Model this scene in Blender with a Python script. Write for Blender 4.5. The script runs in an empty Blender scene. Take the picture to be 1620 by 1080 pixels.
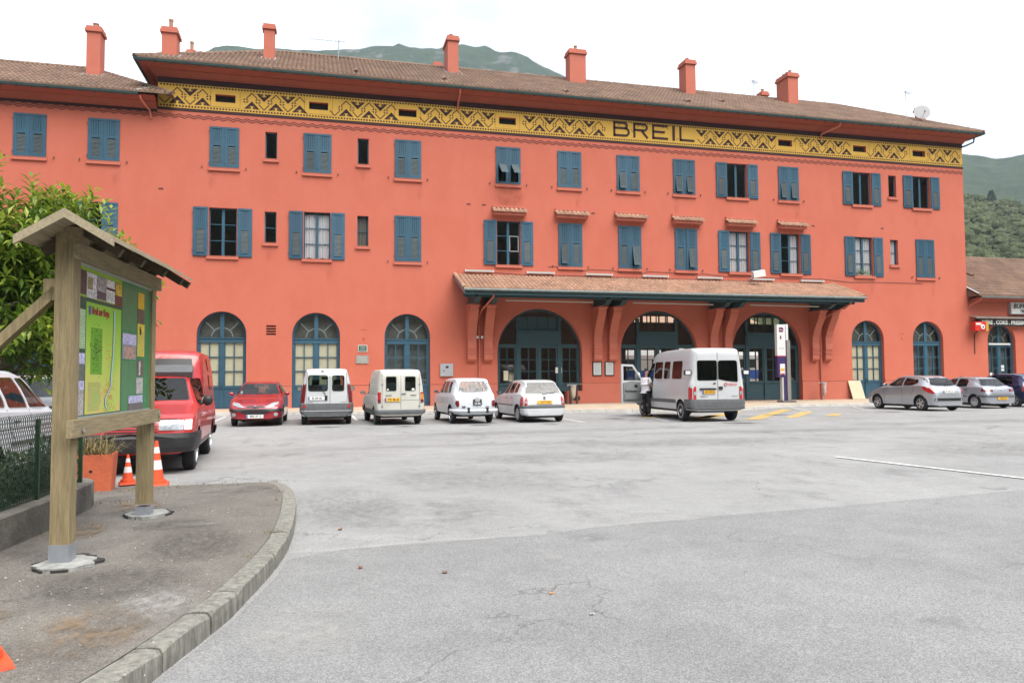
import bpy, bmesh, math, random
import numpy as np
from mathutils import Vector, Matrix
from mathutils.bvhtree import BVHTree
from mathutils.geometry import tessellate_polygon
random.seed(7)
PI = math.pi
SC = bpy.context.scene
COL = SC.collection

# ------------------------------------------------------------------ camera
CAM_D, CAM_H = 37.7, 1.5
cd = bpy.data.cameras.new('camera'); cam = bpy.data.objects.new('camera', cd); COL.objects.link(cam)
yaw, pitch, roll = math.radians(14.345), math.atan(57 / 1200), math.radians(-0.40)
fw = Vector((math.sin(yaw) * math.cos(pitch), math.cos(yaw) * math.cos(pitch), math.sin(pitch)))
rt0 = Vector((math.cos(yaw), -math.sin(yaw), 0)); up0 = rt0.cross(fw)
rt = rt0 * math.cos(roll) + up0 * math.sin(roll); up = -rt0 * math.sin(roll) + up0 * math.cos(roll)
mw = Matrix((( rt.x, up.x, -fw.x, 0), (rt.y, up.y, -fw.y, -CAM_D), (rt.z, up.z, -fw.z, CAM_H), (0, 0, 0, 1)))
cam.matrix_world = mw
cd.sensor_width = 36; cd.lens = 36 * 1200 / 1620; cd.clip_start = .1; cd.clip_end = 9000
SC.camera = cam

# ------------------------------------------------------------------ sky and sun (bright overcast)
SUN_EL, SUN_AZ = math.radians(58), math.radians(156)     # azimuth from +Y towards +X
world = bpy.data.worlds.new('World'); SC.world = world; world.use_nodes = True
wn = world.node_tree; wn.nodes.clear()
wo = wn.nodes.new('ShaderNodeOutputWorld'); bg = wn.nodes.new('ShaderNodeBackground')
sky = wn.nodes.new('ShaderNodeTexSky'); sky.sky_type = 'NISHITA'; sky.sun_disc = False
sky.sun_elevation = SUN_EL; sky.sun_rotation = SUN_AZ; sky.dust_density = 3.0
tc = wn.nodes.new('ShaderNodeTexCoord'); mp = wn.nodes.new('ShaderNodeMapping'); mp.inputs['Scale'].default_value = (1, 1, 2.2)
cn = wn.nodes.new('ShaderNodeTexNoise'); cn.inputs['Scale'].default_value = 1.9; cn.inputs['Detail'].default_value = 7; cn.inputs['Roughness'].default_value = .55
cr = wn.nodes.new('ShaderNodeMapRange'); cr.inputs['From Min'].default_value = .38; cr.inputs['From Max'].default_value = .56
cr.inputs['To Min'].default_value = .55; cr.inputs['To Max'].default_value = 1.0
mx = wn.nodes.new('ShaderNodeMix'); mx.data_type = 'RGBA'
cn2 = wn.nodes.new('ShaderNodeTexNoise'); cn2.inputs['Scale'].default_value = 3.2; cn2.inputs['Detail'].default_value = 6; cn2.inputs['Roughness'].default_value = .5; wn.links.new(mp.outputs['Vector'], cn2.inputs['Vector'])
cb = wn.nodes.new('ShaderNodeValToRGB'); cb.color_ramp.elements[0].position = .34; cb.color_ramp.elements[1].position = .68
cb.color_ramp.elements[0].color = (2.0, 2.14, 2.34, 1); cb.color_ramp.elements[1].color = (5.3, 5.35, 5.4, 1)
wn.links.new(cn2.outputs['Fac'], cb.inputs['Fac']); wn.links.new(cb.outputs['Color'], mx.inputs['B'])
wn.links.new(tc.outputs['Generated'], mp.inputs['Vector'])
wn.links.new(mp.outputs['Vector'], cn.inputs['Vector'])
wn.links.new(cn.outputs['Fac'], cr.inputs['Value']); wn.links.new(cr.outputs['Result'], mx.inputs['Factor'])
wn.links.new(sky.outputs['Color'], mx.inputs['A']); wn.links.new(mx.outputs['Result'], bg.inputs['Color'])
bg.inputs['Strength'].default_value = .10
wn.links.new(bg.outputs['Background'], wo.inputs['Surface'])
sd = bpy.data.lights.new('sun', 'SUN'); sun = bpy.data.objects.new('sun', sd); COL.objects.link(sun)
sd.energy = 1.5; sd.angle = math.radians(50); sd.color = (1, .96, .9)
sv = Vector((math.sin(SUN_AZ) * math.cos(SUN_EL), math.cos(SUN_AZ) * math.cos(SUN_EL), math.sin(SUN_EL)))
sun.rotation_euler = sv.to_track_quat('Z', 'Y').to_euler(); sun.location = (0, -20, 40)
SC.view_settings.view_transform = 'Standard'; SC.view_settings.look = 'None'
SC.view_settings.exposure = 2.19; SC.view_settings.gamma = 1.0
SC.render.engine = 'CYCLES'
SC.cycles.max_bounces = 8; SC.cycles.transparent_max_bounces = 24; SC.cycles.volume_bounces = 0
SC.cycles.use_denoising = True

# ------------------------------------------------------------------ materials
MATS = {}
def M(name, col=(.5, .5, .5), rough=.6, var=.0, vscale=3., bump=0., bscale=40., metal=0., spec=.5, coat=0., island=0., col2=None, stretch=None, orand=0.):
    if name in MATS: return MATS[name]
    m = bpy.data.materials.new(name); MATS[name] = m; m.use_nodes = True
    nt = m.node_tree; b = nt.nodes['Principled BSDF']
    b.inputs['Roughness'].default_value = rough; b.inputs['Metallic'].default_value = metal
    b.inputs['Specular IOR Level'].default_value = spec; b.inputs['Coat Weight'].default_value = coat
    b.inputs['Base Color'].default_value = (*col, 1)
    tcn = nt.nodes.new('ShaderNodeTexCoord'); src = tcn.outputs['Object']
    if stretch:
        mpn = nt.nodes.new('ShaderNodeMapping'); mpn.inputs['Scale'].default_value = stretch
        nt.links.new(src, mpn.inputs['Vector']); src = mpn.outputs['Vector']
    last = None
    if var or col2:
        n = nt.nodes.new('ShaderNodeTexNoise'); n.inputs['Scale'].default_value = vscale; n.inputs['Detail'].default_value = 6; n.inputs['Roughness'].default_value = .6
        nt.links.new(src, n.inputs['Vector'])
        r = nt.nodes.new('ShaderNodeValToRGB'); r.color_ramp.elements[0].position = .3; r.color_ramp.elements[1].position = .7
        c2 = col2 or tuple(min(1, c * (1 + var)) for c in col)
        c1 = col if col2 else tuple(c * (1 - var) for c in col)
        r.color_ramp.elements[0].color = (*c1, 1); r.color_ramp.elements[1].color = (*c2, 1)
        nt.links.new(n.outputs['Fac'], r.inputs['Fac']); last = r.outputs['Color']
    if island:
        g = nt.nodes.new('ShaderNodeNewGeometry'); h = nt.nodes.new('ShaderNodeHueSaturation')
        mr = nt.nodes.new('ShaderNodeMapRange'); mr.inputs['To Min'].default_value = 1 - island; mr.inputs['To Max'].default_value = 1 + island
        nt.links.new(g.outputs['Random Per Island'], mr.inputs['Value']); nt.links.new(mr.outputs['Result'], h.inputs['Value'])
        if last: nt.links.new(last, h.inputs['Color'])
        else: h.inputs['Color'].default_value = (*col, 1)
        last = h.outputs['Color']
    if orand:
        oi = nt.nodes.new('ShaderNodeObjectInfo'); h2 = nt.nodes.new('ShaderNodeHueSaturation'); m2 = nt.nodes.new('ShaderNodeMapRange'); m2.inputs['To Min'].default_value = 1 - orand; m2.inputs['To Max'].default_value = 1 + orand
        nt.links.new(oi.outputs['Random'], m2.inputs['Value']); nt.links.new(m2.outputs['Result'], h2.inputs['Value'])
        if last: nt.links.new(last, h2.inputs['Color'])
        else: h2.inputs['Color'].default_value = (*col, 1)
        last = h2.outputs['Color']
    if last: nt.links.new(last, b.inputs['Base Color'])
    if bump:
        n2 = nt.nodes.new('ShaderNodeTexNoise'); n2.inputs['Scale'].default_value = bscale; n2.inputs['Detail'].default_value = 5
        nt.links.new(src, n2.inputs['Vector'])
        bp = nt.nodes.new('ShaderNodeBump'); bp.inputs['Strength'].default_value = bump; bp.inputs['Distance'].default_value = .02
        nt.links.new(n2.outputs['Fac'], bp.inputs['Height']); nt.links.new(bp.outputs['Normal'], b.inputs['Normal'])
    return m
def glass(name, tint=(.8, .87, .86), refl=1.0, rough=.02):
    if name in MATS: return MATS[name]
    m = bpy.data.materials.new(name); MATS[name] = m; m.use_nodes = True; nt = m.node_tree; nt.nodes.clear()
    o = nt.nodes.new('ShaderNodeOutputMaterial'); t = nt.nodes.new('ShaderNodeBsdfTransparent'); t.inputs['Color'].default_value = (*tint, 1)
    g = nt.nodes.new('ShaderNodeBsdfGlossy'); g.inputs['Roughness'].default_value = rough; g.inputs['Color'].default_value = (refl, refl, refl, 1)
    fr = nt.nodes.new('ShaderNodeFresnel'); gm = nt.nodes.new('ShaderNodeNewGeometry'); im = nt.nodes.new('ShaderNodeMapRange'); im.inputs['To Min'].default_value = 1.55; im.inputs['To Max'].default_value = 1 / 1.55; nt.links.new(gm.outputs['Backfacing'], im.inputs['Value']); nt.links.new(im.outputs['Result'], fr.inputs['IOR']); x = nt.nodes.new('ShaderNodeMixShader')
    nt.links.new(fr.outputs['Fac'], x.inputs['Fac']); nt.links.new(t.outputs[0], x.inputs[1]); nt.links.new(g.outputs[0], x.inputs[2]); nt.links.new(x.outputs[0], o.inputs['Surface'])
    return m
def emit(name, col, s):
    m = M(name, col); b = m.node_tree.nodes['Principled BSDF']; b.inputs['Emission Color'].default_value = (*col, 1); b.inputs['Emission Strength'].default_value = s
    return m

def wall_material():
    m = bpy.data.materials.new('orange_stucco'); MATS['orange_stucco'] = m; m.use_nodes = True; nt = m.node_tree; b = nt.nodes['Principled BSDF']
    b.inputs['Roughness'].default_value = .85; b.inputs['Specular IOR Level'].default_value = .25
    t = nt.nodes.new('ShaderNodeTexCoord')
    a = nt.nodes.new('ShaderNodeTexNoise'); a.inputs['Scale'].default_value = .35; a.inputs['Detail'].default_value = 6
    s = nt.nodes.new('ShaderNodeMapping'); s.inputs['Scale'].default_value = (.9, 1, .45)
    v = nt.nodes.new('ShaderNodeTexNoise'); v.inputs['Scale'].default_value = 1.2; v.inputs['Detail'].default_value = 5; v.inputs['Roughness'].default_value = .65
    mr = nt.nodes.new('ShaderNodeMath'); mr.operation = 'ADD'
    rp = nt.nodes.new('ShaderNodeValToRGB'); e = rp.color_ramp.elements
    e[0].position = .78; e[0].color = (.474, .126, .081, 1); e[1].position = 1.2; e[1].color = (.496, .137, .090, 1)
    e[1].position = 1.0
    sc_ = nt.nodes.new('ShaderNodeMath'); sc_.operation = 'MULTIPLY'; sc_.inputs[1].default_value = .9
    nt.links.new(t.outputs['Object'], a.inputs['Vector']); nt.links.new(t.outputs['Object'], s.inputs['Vector']); nt.links.new(s.outputs['Vector'], v.inputs['Vector'])
    nt.links.new(a.outputs['Fac'], mr.inputs[0]); nt.links.new(v.outputs['Fac'], mr.inputs[1]); nt.links.new(mr.outputs[0], sc_.inputs[0]); nt.links.new(sc_.outputs[0], rp.inputs['Fac'])
    nt.links.new(rp.outputs['Color'], b.inputs['Base Color'])
    n = nt.nodes.new('ShaderNodeTexNoise'); n.inputs['Scale'].default_value = 9; n.inputs['Detail'].default_value = 8
    bp = nt.nodes.new('ShaderNodeBump'); bp.inputs['Strength'].default_value = .25; bp.inputs['Distance'].default_value = .02
    nt.links.new(t.outputs['Object'], n.inputs['Vector']); nt.links.new(n.outputs['Fac'], bp.inputs['Height']); nt.links.new(bp.outputs['Normal'], b.inputs['Normal'])
    return m
def asphalt(name, c1, c2, patch=.25, speck=.5, crack=.6):
    m = bpy.data.materials.new(name); MATS[name] = m; m.use_nodes = True; nt = m.node_tree; b = nt.nodes['Principled BSDF']
    b.inputs['Roughness'].default_value = .9; b.inputs['Specular IOR Level'].default_value = .3
    t = nt.nodes.new('ShaderNodeTexCoord')
    def noise(sc, d=6, r=.6, st=None):
        n = nt.nodes.new('ShaderNodeTexNoise'); n.inputs['Scale'].default_value = sc; n.inputs['Detail'].default_value = d; n.inputs['Roughness'].default_value = r
        if st:
            mpn = nt.nodes.new('ShaderNodeMapping'); mpn.inputs['Scale'].default_value = st; nt.links.new(t.outputs['Object'], mpn.inputs['Vector']); nt.links.new(mpn.outputs['Vector'], n.inputs['Vector'])
        else: nt.links.new(t.outputs['Object'], n.inputs['Vector'])
        return n
    big = noise(.35, 8, .65); fine = noise(70, 3, .7); mid = noise(2.2, 8, .7)
    vo = nt.nodes.new('ShaderNodeTexVoronoi'); vo.inputs['Scale'].default_value = 150; nt.links.new(t.outputs['Object'], vo.inputs['Vector'])
    rp = nt.nodes.new('ShaderNodeValToRGB'); e = rp.color_ramp.elements
    e[0].position = .36; e[0].color = (*c1, 1); e[1].position = .62; e[1].color = (*c2, 1)
    ad = nt.nodes.new('ShaderNodeMix'); ad.inputs['Factor'].default_value = .45
    nt.links.new(big.outputs['Fac'], ad.inputs['A']); nt.links.new(mid.outputs['Fac'], ad.inputs['B']); nt.links.new(ad.outputs['Result'], rp.inputs['Fac'])
    sp = nt.nodes.new('ShaderNodeMapRange'); sp.inputs['From Min'].default_value = .1; sp.inputs['From Max'].default_value = .9
    sp.inputs['To Min'].default_value = 1 - speck * .5; sp.inputs['To Max'].default_value = 1 + speck * .5
    sep = nt.nodes.new('ShaderNodeSeparateColor'); nt.links.new(vo.outputs['Color'], sep.inputs['Color']); nt.links.new(sep.outputs[0], sp.inputs['Value'])
    hs = nt.nodes.new('ShaderNodeHueSaturation'); nt.links.new(rp.outputs['Color'], hs.inputs['Color']); nt.links.new(sp.outputs['Result'], hs.inputs['Value'])
    # dark worn patches with a shape of their own
    wp = noise(.55, 9, .72, (1, .55, 1)); wr = nt.nodes.new('ShaderNodeMapRange'); wr.inputs['From Min'].default_value = .56; wr.inputs['From Max'].default_value = .70
    wr.inputs['To Max'].default_value = patch
    nt.links.new(wp.outputs['Fac'], wr.inputs['Value'])
    mm = nt.nodes.new('ShaderNodeMix'); mm.data_type = 'RGBA'; mm.inputs['B'].default_value = (c1[0] * .35, c1[1] * .35, c1[2] * .36, 1)
    nt.links.new(wr.outputs['Result'], mm.inputs['Factor']); nt.links.new(hs.outputs['Color'], mm.inputs['A']); nt.links.new(mm.outputs['Result'], b.inputs['Base Color'])
    vc = nt.nodes.new('ShaderNodeTexVoronoi'); vc.feature = 'DISTANCE_TO_EDGE'; vc.inputs['Scale'].default_value = .55
    wd = noise(1.4, 5, .6); wv = nt.nodes.new('ShaderNodeVectorMath'); wv.operation = 'MULTIPLY_ADD'; wv.inputs[1].default_value = (1.5, 1.5, 0); nt.links.new(wd.outputs['Color'], wv.inputs[0]); nt.links.new(t.outputs['Object'], wv.inputs[2]); nt.links.new(wv.outputs['Vector'], vc.inputs['Vector'])
    lr = nt.nodes.new('ShaderNodeMapRange'); lr.inputs['From Min'].default_value = .0; lr.inputs['From Max'].default_value = .010; lr.inputs['To Min'].default_value = 1.; lr.inputs['To Max'].default_value = 0.; nt.links.new(vc.outputs['Distance'], lr.inputs['Value'])
    cm_ = noise(.45, 3, .5); cr_ = nt.nodes.new('ShaderNodeMapRange'); cr_.inputs['From Min'].default_value = .50; cr_.inputs['From Max'].default_value = .60; cr_.inputs['To Max'].default_value = crack; nt.links.new(cm_.outputs['Fac'], cr_.inputs['Value'])
    mu = nt.nodes.new('ShaderNodeMath'); mu.operation = 'MULTIPLY'; nt.links.new(lr.outputs['Result'], mu.inputs[0]); nt.links.new(cr_.outputs['Result'], mu.inputs[1])
    m3 = nt.nodes.new('ShaderNodeMix'); m3.data_type = 'RGBA'; m3.inputs['B'].default_value = (.05, .048, .045, 1); nt.links.new(mu.outputs[0], m3.inputs['Factor']); nt.links.new(mm.outputs['Result'], m3.inputs['A']); nt.links.new(m3.outputs['Result'], b.inputs['Base Color'])
    bp = nt.nodes.new('ShaderNodeBump'); bp.inputs['Strength'].default_value = .45; bp.inputs['Distance'].default_value = .006
    nt.links.new(fine.outputs['Fac'], bp.inputs['Height']); nt.links.new(bp.outputs['Normal'], b.inputs['Normal'])
    return m

WALL = wall_material()
TRIM = M('orange_trim', (.475, .132, .085), .8, .05, 2, .1, 20)
TEAL = M('teal_paint', (.021, .079, .127), .55, .14, 2.2, .05, 60, orand=.16)
TEALD = M('teal_dark_paint', (.020, .055, .065), .6, .15, 3)
EAVE = M('eave_shaded_orange', (.30, .068, .040), .8, .08, 2)  # wall orange darkened: the shade under the eaves is put into this colour
TEALA = M('teal_hall_shaded', (.017, .052, .066), .6, .10, 3)  # darker teal for the hall arches, with the canopy's shade painted in
SLAT = M('shaded_slats', (.065, .085, .090), .7, .25, 6, orand=.25)  # teal greyed for the slats: louvre shading is part of the colour
YELLOW = M('ochre_yellow_paint', (.56, .33, .052), .8, .06, 1.5, .1, 20)
MAROON = M('maroon_paint', (.035, .010, .011), .8, .15, 4)
DARK = M('dark_void', (.012, .012, .012), .9)
TILE = M('canal_tile', (.165, .100, .068), .85, .30, .9, .2, 30, island=.13)
TILE2 = M('canopy_tile', (.335, .195, .130), .85, .2, .9, .2, 30, island=.15)
ZINC = M('zinc', (.38, .39, .40), .5, .15, 4, metal=.4)
GUTTER = M('green_gutter', (.030, .060, .060), .45, .2, 4)
PANE = glass('window_pane', (.88, .90, .89))
WHITE = M('white_paint', (.62, .62, .61), .5, .04, 4)
BLACK = M('black_plastic', (.015, .015, .016), .5, .2, 10)
GREYP = M('grey_plastic', (.10, .105, .11), .55, .15, 8)
CONC = M('concrete', (.36, .34, .30), .9, .2, 3, .4, 30)
CREAM = M('cream_blind', (.52, .48, .355), .8, .05, 3)
CLOTH = M('white_curtain', (.52, .50, .53), .9, .05, 8)
TYRE = M('tyre_rubber', (.018, .018, .019), .85, .2, 12)
CHROME = M('chrome', (.75, .75, .76), .15, metal=1.0)
ALLOY = M('alloy_rim', (.55, .56, .58), .3, metal=.8)

# ------------------------------------------------------------------ mesh helpers
class MB:
    def __init__(s): s.v = []; s.f = []; s.m = []
    def add(s, vs, fs, m=0):
        o = len(s.v); s.v += [tuple(p) for p in vs]; s.f += [tuple(i + o for i in f) for f in fs]; s.m += [m] * len(fs)
    def box(s, x0, x1, y0, y1, z0, z1, m=0):
        s.add([(x0, y0, z0), (x1, y0, z0), (x1, y1, z0), (x0, y1, z0), (x0, y0, z1), (x1, y0, z1), (x1, y1, z1), (x0, y1, z1)],
              [(0, 3, 2, 1), (4, 5, 6, 7), (0, 1, 5, 4), (1, 2, 6, 5), (2, 3, 7, 6), (3, 0, 4, 7)], m)
    def obox(s, c, ax, ay, az, m=0):          # oriented box: centre and three half vectors
        c, ax, ay, az = Vector(c), Vector(ax), Vector(ay), Vector(az); q = []
        for sz in (-1, 1):
            for sx, sy in ((-1, -1), (1, -1), (1, 1), (-1, 1)): q.append(c + ax * sx + ay * sy + az * sz)
        s.add(q, [(0, 3, 2, 1), (4, 5, 6, 7), (0, 1, 5, 4), (1, 2, 6, 5), (2, 3, 7, 6), (3, 0, 4, 7)], m)
    def bar(s, a, b, w, h, m=0, upv=(0, 0, 1)):   # rectangular bar from a to b
        a, b = Vector(a), Vector(b); d = (b - a); L = d.length; d.normalize(); u = Vector(upv)
        sd_ = d.cross(u)
        if sd_.length < 1e-4: sd_ = d.cross(Vector((1, 0, 0)))
        sd_.normalize(); u2 = sd_.cross(d)
        s.obox((a + b) / 2, d * L / 2, sd_ * w / 2, u2 * h / 2, m)
    def quad(s, a, b, c, d, m=0): s.add([a, b, c, d], [(0, 1, 2, 3)], m)
    def prism(s, poly, ax, a, b, m=0):
        n = len(poly)
        def P(p, t): return {'x': (t, p[0], p[1]), 'y': (p[0], t, p[1]), 'z': (p[0], p[1], t)}[ax]
        vs = [P(p, a) for p in poly] + [P(p, b) for p in poly]
        s.add(vs, [tuple(range(n))[::-1], tuple(range(n, 2 * n))] + [(i, (i + 1) % n, n + (i + 1) % n, n + i) for i in range(n)], m)
    def tube(s, pts, r, n=8, m=0, closed=False, caps=True):
        pts = [Vector(p) for p in pts]; k = len(pts); rs = r if isinstance(r, (list, tuple)) else [r] * k; o = len(s.v); prev = None
        for i, p in enumerate(pts):
            if closed: d = pts[(i + 1) % k] - pts[i - 1]
            else: d = pts[min(i + 1, k - 1)] - pts[max(i - 1, 0)]
            d.normalize()
            if prev is None:
                a = d.orthogonal().normalized()
            else:
                a = prev - d * prev.dot(d); a.normalize()
            prev = a; b = d.cross(a)
            for j in range(n):
                t = 2 * PI * j / n; s.v.append(tuple(p + (a * math.cos(t) + b * math.sin(t)) * rs[i]))
        for i in range(k if closed else k - 1):
            i2 = (i + 1) % k
            for j in range(n):
                s.f.append((o + i * n + j, o + i * n + (j + 1) % n, o + i2 * n + (j + 1) % n, o + i2 * n + j)); s.m.append(m)
        if caps and not closed:
            s.f.append(tuple(o + j for j in range(n))[::-1]); s.m.append(m); s.f.append(tuple(o + (k - 1) * n + j for j in range(n))); s.m.append(m)
    def lathe(s, prof, n=20, c=(0, 0, 0), ax='z', m=0):
        o = len(s.v); k = len(prof)
        for r, z in prof:
            for j in range(n):
                t = 2 * PI * j / n; p = (r * math.cos(t), r * math.sin(t), z)
                if ax == 'y': p = (p[0], z, p[1])
                if ax == 'x': p = (z, p[0], p[1])
                s.v.append((p[0] + c[0], p[1] + c[1], p[2] + c[2]))
        for i in range(k - 1):
            for j in range(n):
                s.f.append((o + i * n + j, o + i * n + (j + 1) % n, o + (i + 1) * n + (j + 1) % n, o + (i + 1) * n + j)); s.m.append(m)
        s.f.append(tuple(o + j for j in range(n))[::-1]); s.m.append(m); s.f.append(tuple(o + (k - 1) * n + j for j in range(n))); s.m.append(m)
    def tess(s, loops, fn, m=0):
        flat = [p for l in loops for p in l]
        tris = tessellate_polygon([[Vector((p[0], p[1], 0)) for p in l] for l in loops])
        s.add([fn(p) for p in flat], tris, m)
    def mesh(s, name, mats, smooth=None):
        me = bpy.data.meshes.new(name); me.from_pydata(s.v, [], s.f)
        for mt in (mats if isinstance(mats, (list, tuple)) else [mats]): me.materials.append(mt)
        if any(s.m): me.polygons.foreach_set('material_index', s.m)
        bm = bmesh.new(); bm.from_mesh(me); bmesh.ops.recalc_face_normals(bm, faces=bm.faces[:]); bm.to_mesh(me); bm.free()
        if smooth is not None:
            me.polygons.foreach_set('use_smooth', [True] * len(me.polygons)); me.set_sharp_from_angle(angle=math.radians(smooth))
        me.update(); return me
    def build(s, name, mats, parent=None, smooth=None, loc=(0, 0, 0), rot=(0, 0, 0)):
        return link(name, s.mesh(name, mats, smooth), parent, loc, rot)
def link(name, me, parent=None, loc=(0, 0, 0), rot=(0, 0, 0)):
    o = bpy.data.objects.new(name, me); COL.objects.link(o); o.parent = parent; o.location = loc; o.rotation_euler = rot
    return o
def tag(o, label=None, cat=None, group=None, kind=None):
    if label: o['label'] = label
    if cat: o['category'] = cat
    if group: o['group'] = group
    if kind: o['kind'] = kind
    return o
def thing(name, label, cat, loc=(0, 0, 0), rz=0, group=None):
    o = bpy.data.objects.new(name, None); COL.objects.link(o); o.location = loc; o.rotation_euler = (0, 0, rz); o.empty_display_size = .3
    return tag(o, label, cat, group)
def rounded(pts, r=.15, n=4):
    # round the corners of a convex polygon, r = fraction of the shorter edge
    out = []; k = len(pts)
    for i in range(k):
        p = Vector(pts[i][:2]); a = Vector(pts[i - 1][:2]); b = Vector(pts[(i + 1) % k][:2])
        d = r * min((a - p).length, (b - p).length)
        p1 = p + (a - p).normalized() * d; p2 = p + (b - p).normalized() * d
        for j in range(n + 1):
            t = j / n; q = p1 * (1 - t) ** 2 + p * 2 * t * (1 - t) + p2 * t * t; out.append((q.x, q.y))
    return out
def text_mesh(name, txt, size, mat, bold=0.0, extrude=.001, align='CENTER', shear=0.):
    cu = bpy.data.curves.new(name, 'FONT'); cu.body = txt; cu.size = size; cu.align_x = align; cu.align_y = 'CENTER'
    cu.extrude = extrude; cu.offset = bold; cu.shear = shear; cu.resolution_u = 2
    t = bpy.data.objects.new(name, cu); COL.objects.link(t); dg = bpy.context.evaluated_depsgraph_get()
    me = bpy.data.meshes.new_from_object(t.evaluated_get(dg)); bpy.data.objects.remove(t); bpy.data.curves.remove(cu)
    me.materials.clear(); me.materials.append(mat); me.name = name
    return me
def pchip(pts):
    xs = [p[0] for p in pts]; ys = [p[1] for p in pts]; n = len(xs)
    h = [xs[i + 1] - xs[i] for i in range(n - 1)]; d = [(ys[i + 1] - ys[i]) / h[i] for i in range(n - 1)]; m = [0] * n
    m[0] = d[0]; m[-1] = d[-1]
    for i in range(1, n - 1):
        if d[i - 1] * d[i] > 0:
            w1, w2 = 2 * h[i] + h[i - 1], h[i] + 2 * h[i - 1]; m[i] = (w1 + w2) / (w1 / d[i - 1] + w2 / d[i])
    def f(x):
        if x <= xs[0]: return ys[0]
        if x >= xs[-1]: return ys[-1]
        i = max(k for k in range(n - 1) if xs[k] <= x); t = (x - xs[i]) / h[i]
        return ys[i] * (1 + 2 * t) * (1 - t) ** 2 + h[i] * m[i] * t * (1 - t) ** 2 + ys[i + 1] * t * t * (3 - 2 * t) + h[i] * m[i + 1] * t * t * (t - 1)
    return f

def decal(name, col, fade, nscale=3., lo=.42, hi=.62, rough=.9, amount=.8):
    # stain with ragged soft edges; fade(nt, coord) gives a 0..1 shape mask socket
    m = bpy.data.materials.new(name); m.use_nodes = True; nt = m.node_tree; b = nt.nodes['Principled BSDF']; b.inputs['Base Color'].default_value = (*col, 1); b.inputs['Roughness'].default_value = rough; b.inputs['Specular IOR Level'].default_value = .2
    t = nt.nodes.new('ShaderNodeTexCoord'); n = nt.nodes.new('ShaderNodeTexNoise'); n.inputs['Scale'].default_value = nscale; n.inputs['Detail'].default_value = 9; n.inputs['Roughness'].default_value = .7; nt.links.new(t.outputs['Object'], n.inputs['Vector'])
    r = nt.nodes.new('ShaderNodeMapRange'); r.inputs['From Min'].default_value = lo; r.inputs['From Max'].default_value = hi; r.inputs['To Max'].default_value = amount; nt.links.new(n.outputs['Fac'], r.inputs['Value'])
    mu = nt.nodes.new('ShaderNodeMath'); mu.operation = 'MULTIPLY'; nt.links.new(r.outputs['Result'], mu.inputs[0]); nt.links.new(fade(nt, t.outputs['Object']), mu.inputs[1]); nt.links.new(mu.outputs[0], b.inputs['Alpha'])
    return m
def blob_fade(power=1.0, r0=1.0, r1=.35):
    def f(nt, co):
        g = nt.nodes.new('ShaderNodeVectorMath'); g.operation = 'LENGTH'; nt.links.new(co, g.inputs[0]); r = nt.nodes.new('ShaderNodeMapRange'); r.interpolation_type = 'SMOOTHSTEP'; r.inputs['From Min'].default_value = r0; r.inputs['From Max'].default_value = r1; nt.links.new(g.outputs['Value'], r.inputs['Value']); return r.outputs['Result']
    return f

# ================================================================== SETTING: ground sheets come first
PAVE = .13
def arch_poly(cx, hw, z0, apex, n=20):
    sp = apex - hw
    return [(cx - hw, z0), (cx + hw, z0)] + [(cx + hw * math.cos(PI * i / n), sp + hw * math.sin(PI * i / n)) for i in range(n + 1)]
def rect(cx, w, z0, z1): return [(cx - w / 2, z0), (cx + w / 2, z0), (cx + w / 2, z1), (cx - w / 2, z1)]

# ================================================================== STATION BUILDING
BX = 15.5
bld = thing('station_building', 'long orange three-storey railway station with teal shutters, yellow frieze and tiled roofs', 'building', (BX, 0, 0))
def B(mb, name, mats, parent=None, smooth=None): return mb.build(name, mats, parent or bld, smooth, (-BX, 0, 0) if (parent is None) else (0, 0, 0))
Z2, T2, Z1, T1 = 11.46, 13.42, 7.27, 9.58
C2 = [(-12.53, 'c'), (-9.53, 'c'), (-4.35, 'c'), (-.08, 'c'), (4.32, 'c'), (9.5, 'flap'), (12.84, 'c'), (16.18, 'ajarL'), (19.49, 'ajar'), (22.76, 'open'), (26.04, 'ajar'), (30.96, 'open'), (35.16, 'open')]
C1 = [(-9.55, 'half'), (-4.38, 'open'), (-.08, 'openc'), (4.31, 'c'), (9.5, 'openl'), (12.85, 'ajar1'), (16.22, 'ajarR'), (19.53, 'ajar2'), (22.82, 'openc2'), (26.08, 'openh'), (30.98, 'openp'), (35.27, 'c')]
N2 = [-2.235, 2.11, 33.1]; N1 = [-2.24, 2.1, 33.1]
DOORS = [(-4.385, 1.10, 4.69, 'cream'), (-.095, 1.12, 4.69, 'cream'), (4.29, 1.13, 4.69, 'grey'), (31.08, 1.10, 4.68, 'cream'), (35.3, 1.085, 4.68, 'grey'), (40.72, 1.055, 4.58, 'shop'), (-12.4, 1.1, 4.1, 'grey')]
ARCHES = [(11.15, 2.28, 5.07), (17.86, 2.25, 5.07), (24.45, 2.19, 5.07)]
VENTS = [-4.33, -.04, 4.3, 9.48, 25.9, 30.89, 35.07]
holes = []      # (loop, reveal depth)
for x, k in C2: holes.append((rect(x, 1.24, Z2, T2), .24))
for x, k in C1: holes.append((rect(x, 1.24, Z1, T1), .24))
for x in N2: holes.append((rect(x, .54, 12.03, 13.36), .24))
for x in N1: holes.append((rect(x, .54, 7.98, 9.5), .24))
for x, h, a, k in DOORS: holes.append((arch_poly(x, h, PAVE, a), .32))
for x, h, a in ARCHES: holes.append((arch_poly(x, h, PAVE, a, 28), .4))
for x in VENTS: holes.append((rect(x, .9, 14.63, 15.0), .3))
for i in range(4): holes.append((rect(-2.175, .44, 3.60 + i * .125, 3.68 + i * .125), .15))
w = MB()
outer = [(-30, 0), (54, 0), (54, 6.3), (38.25, 6.3), (38.25, 15.62), (-7.3, 15.62), (-7.3, 14.06), (-30, 14.06)]
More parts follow.
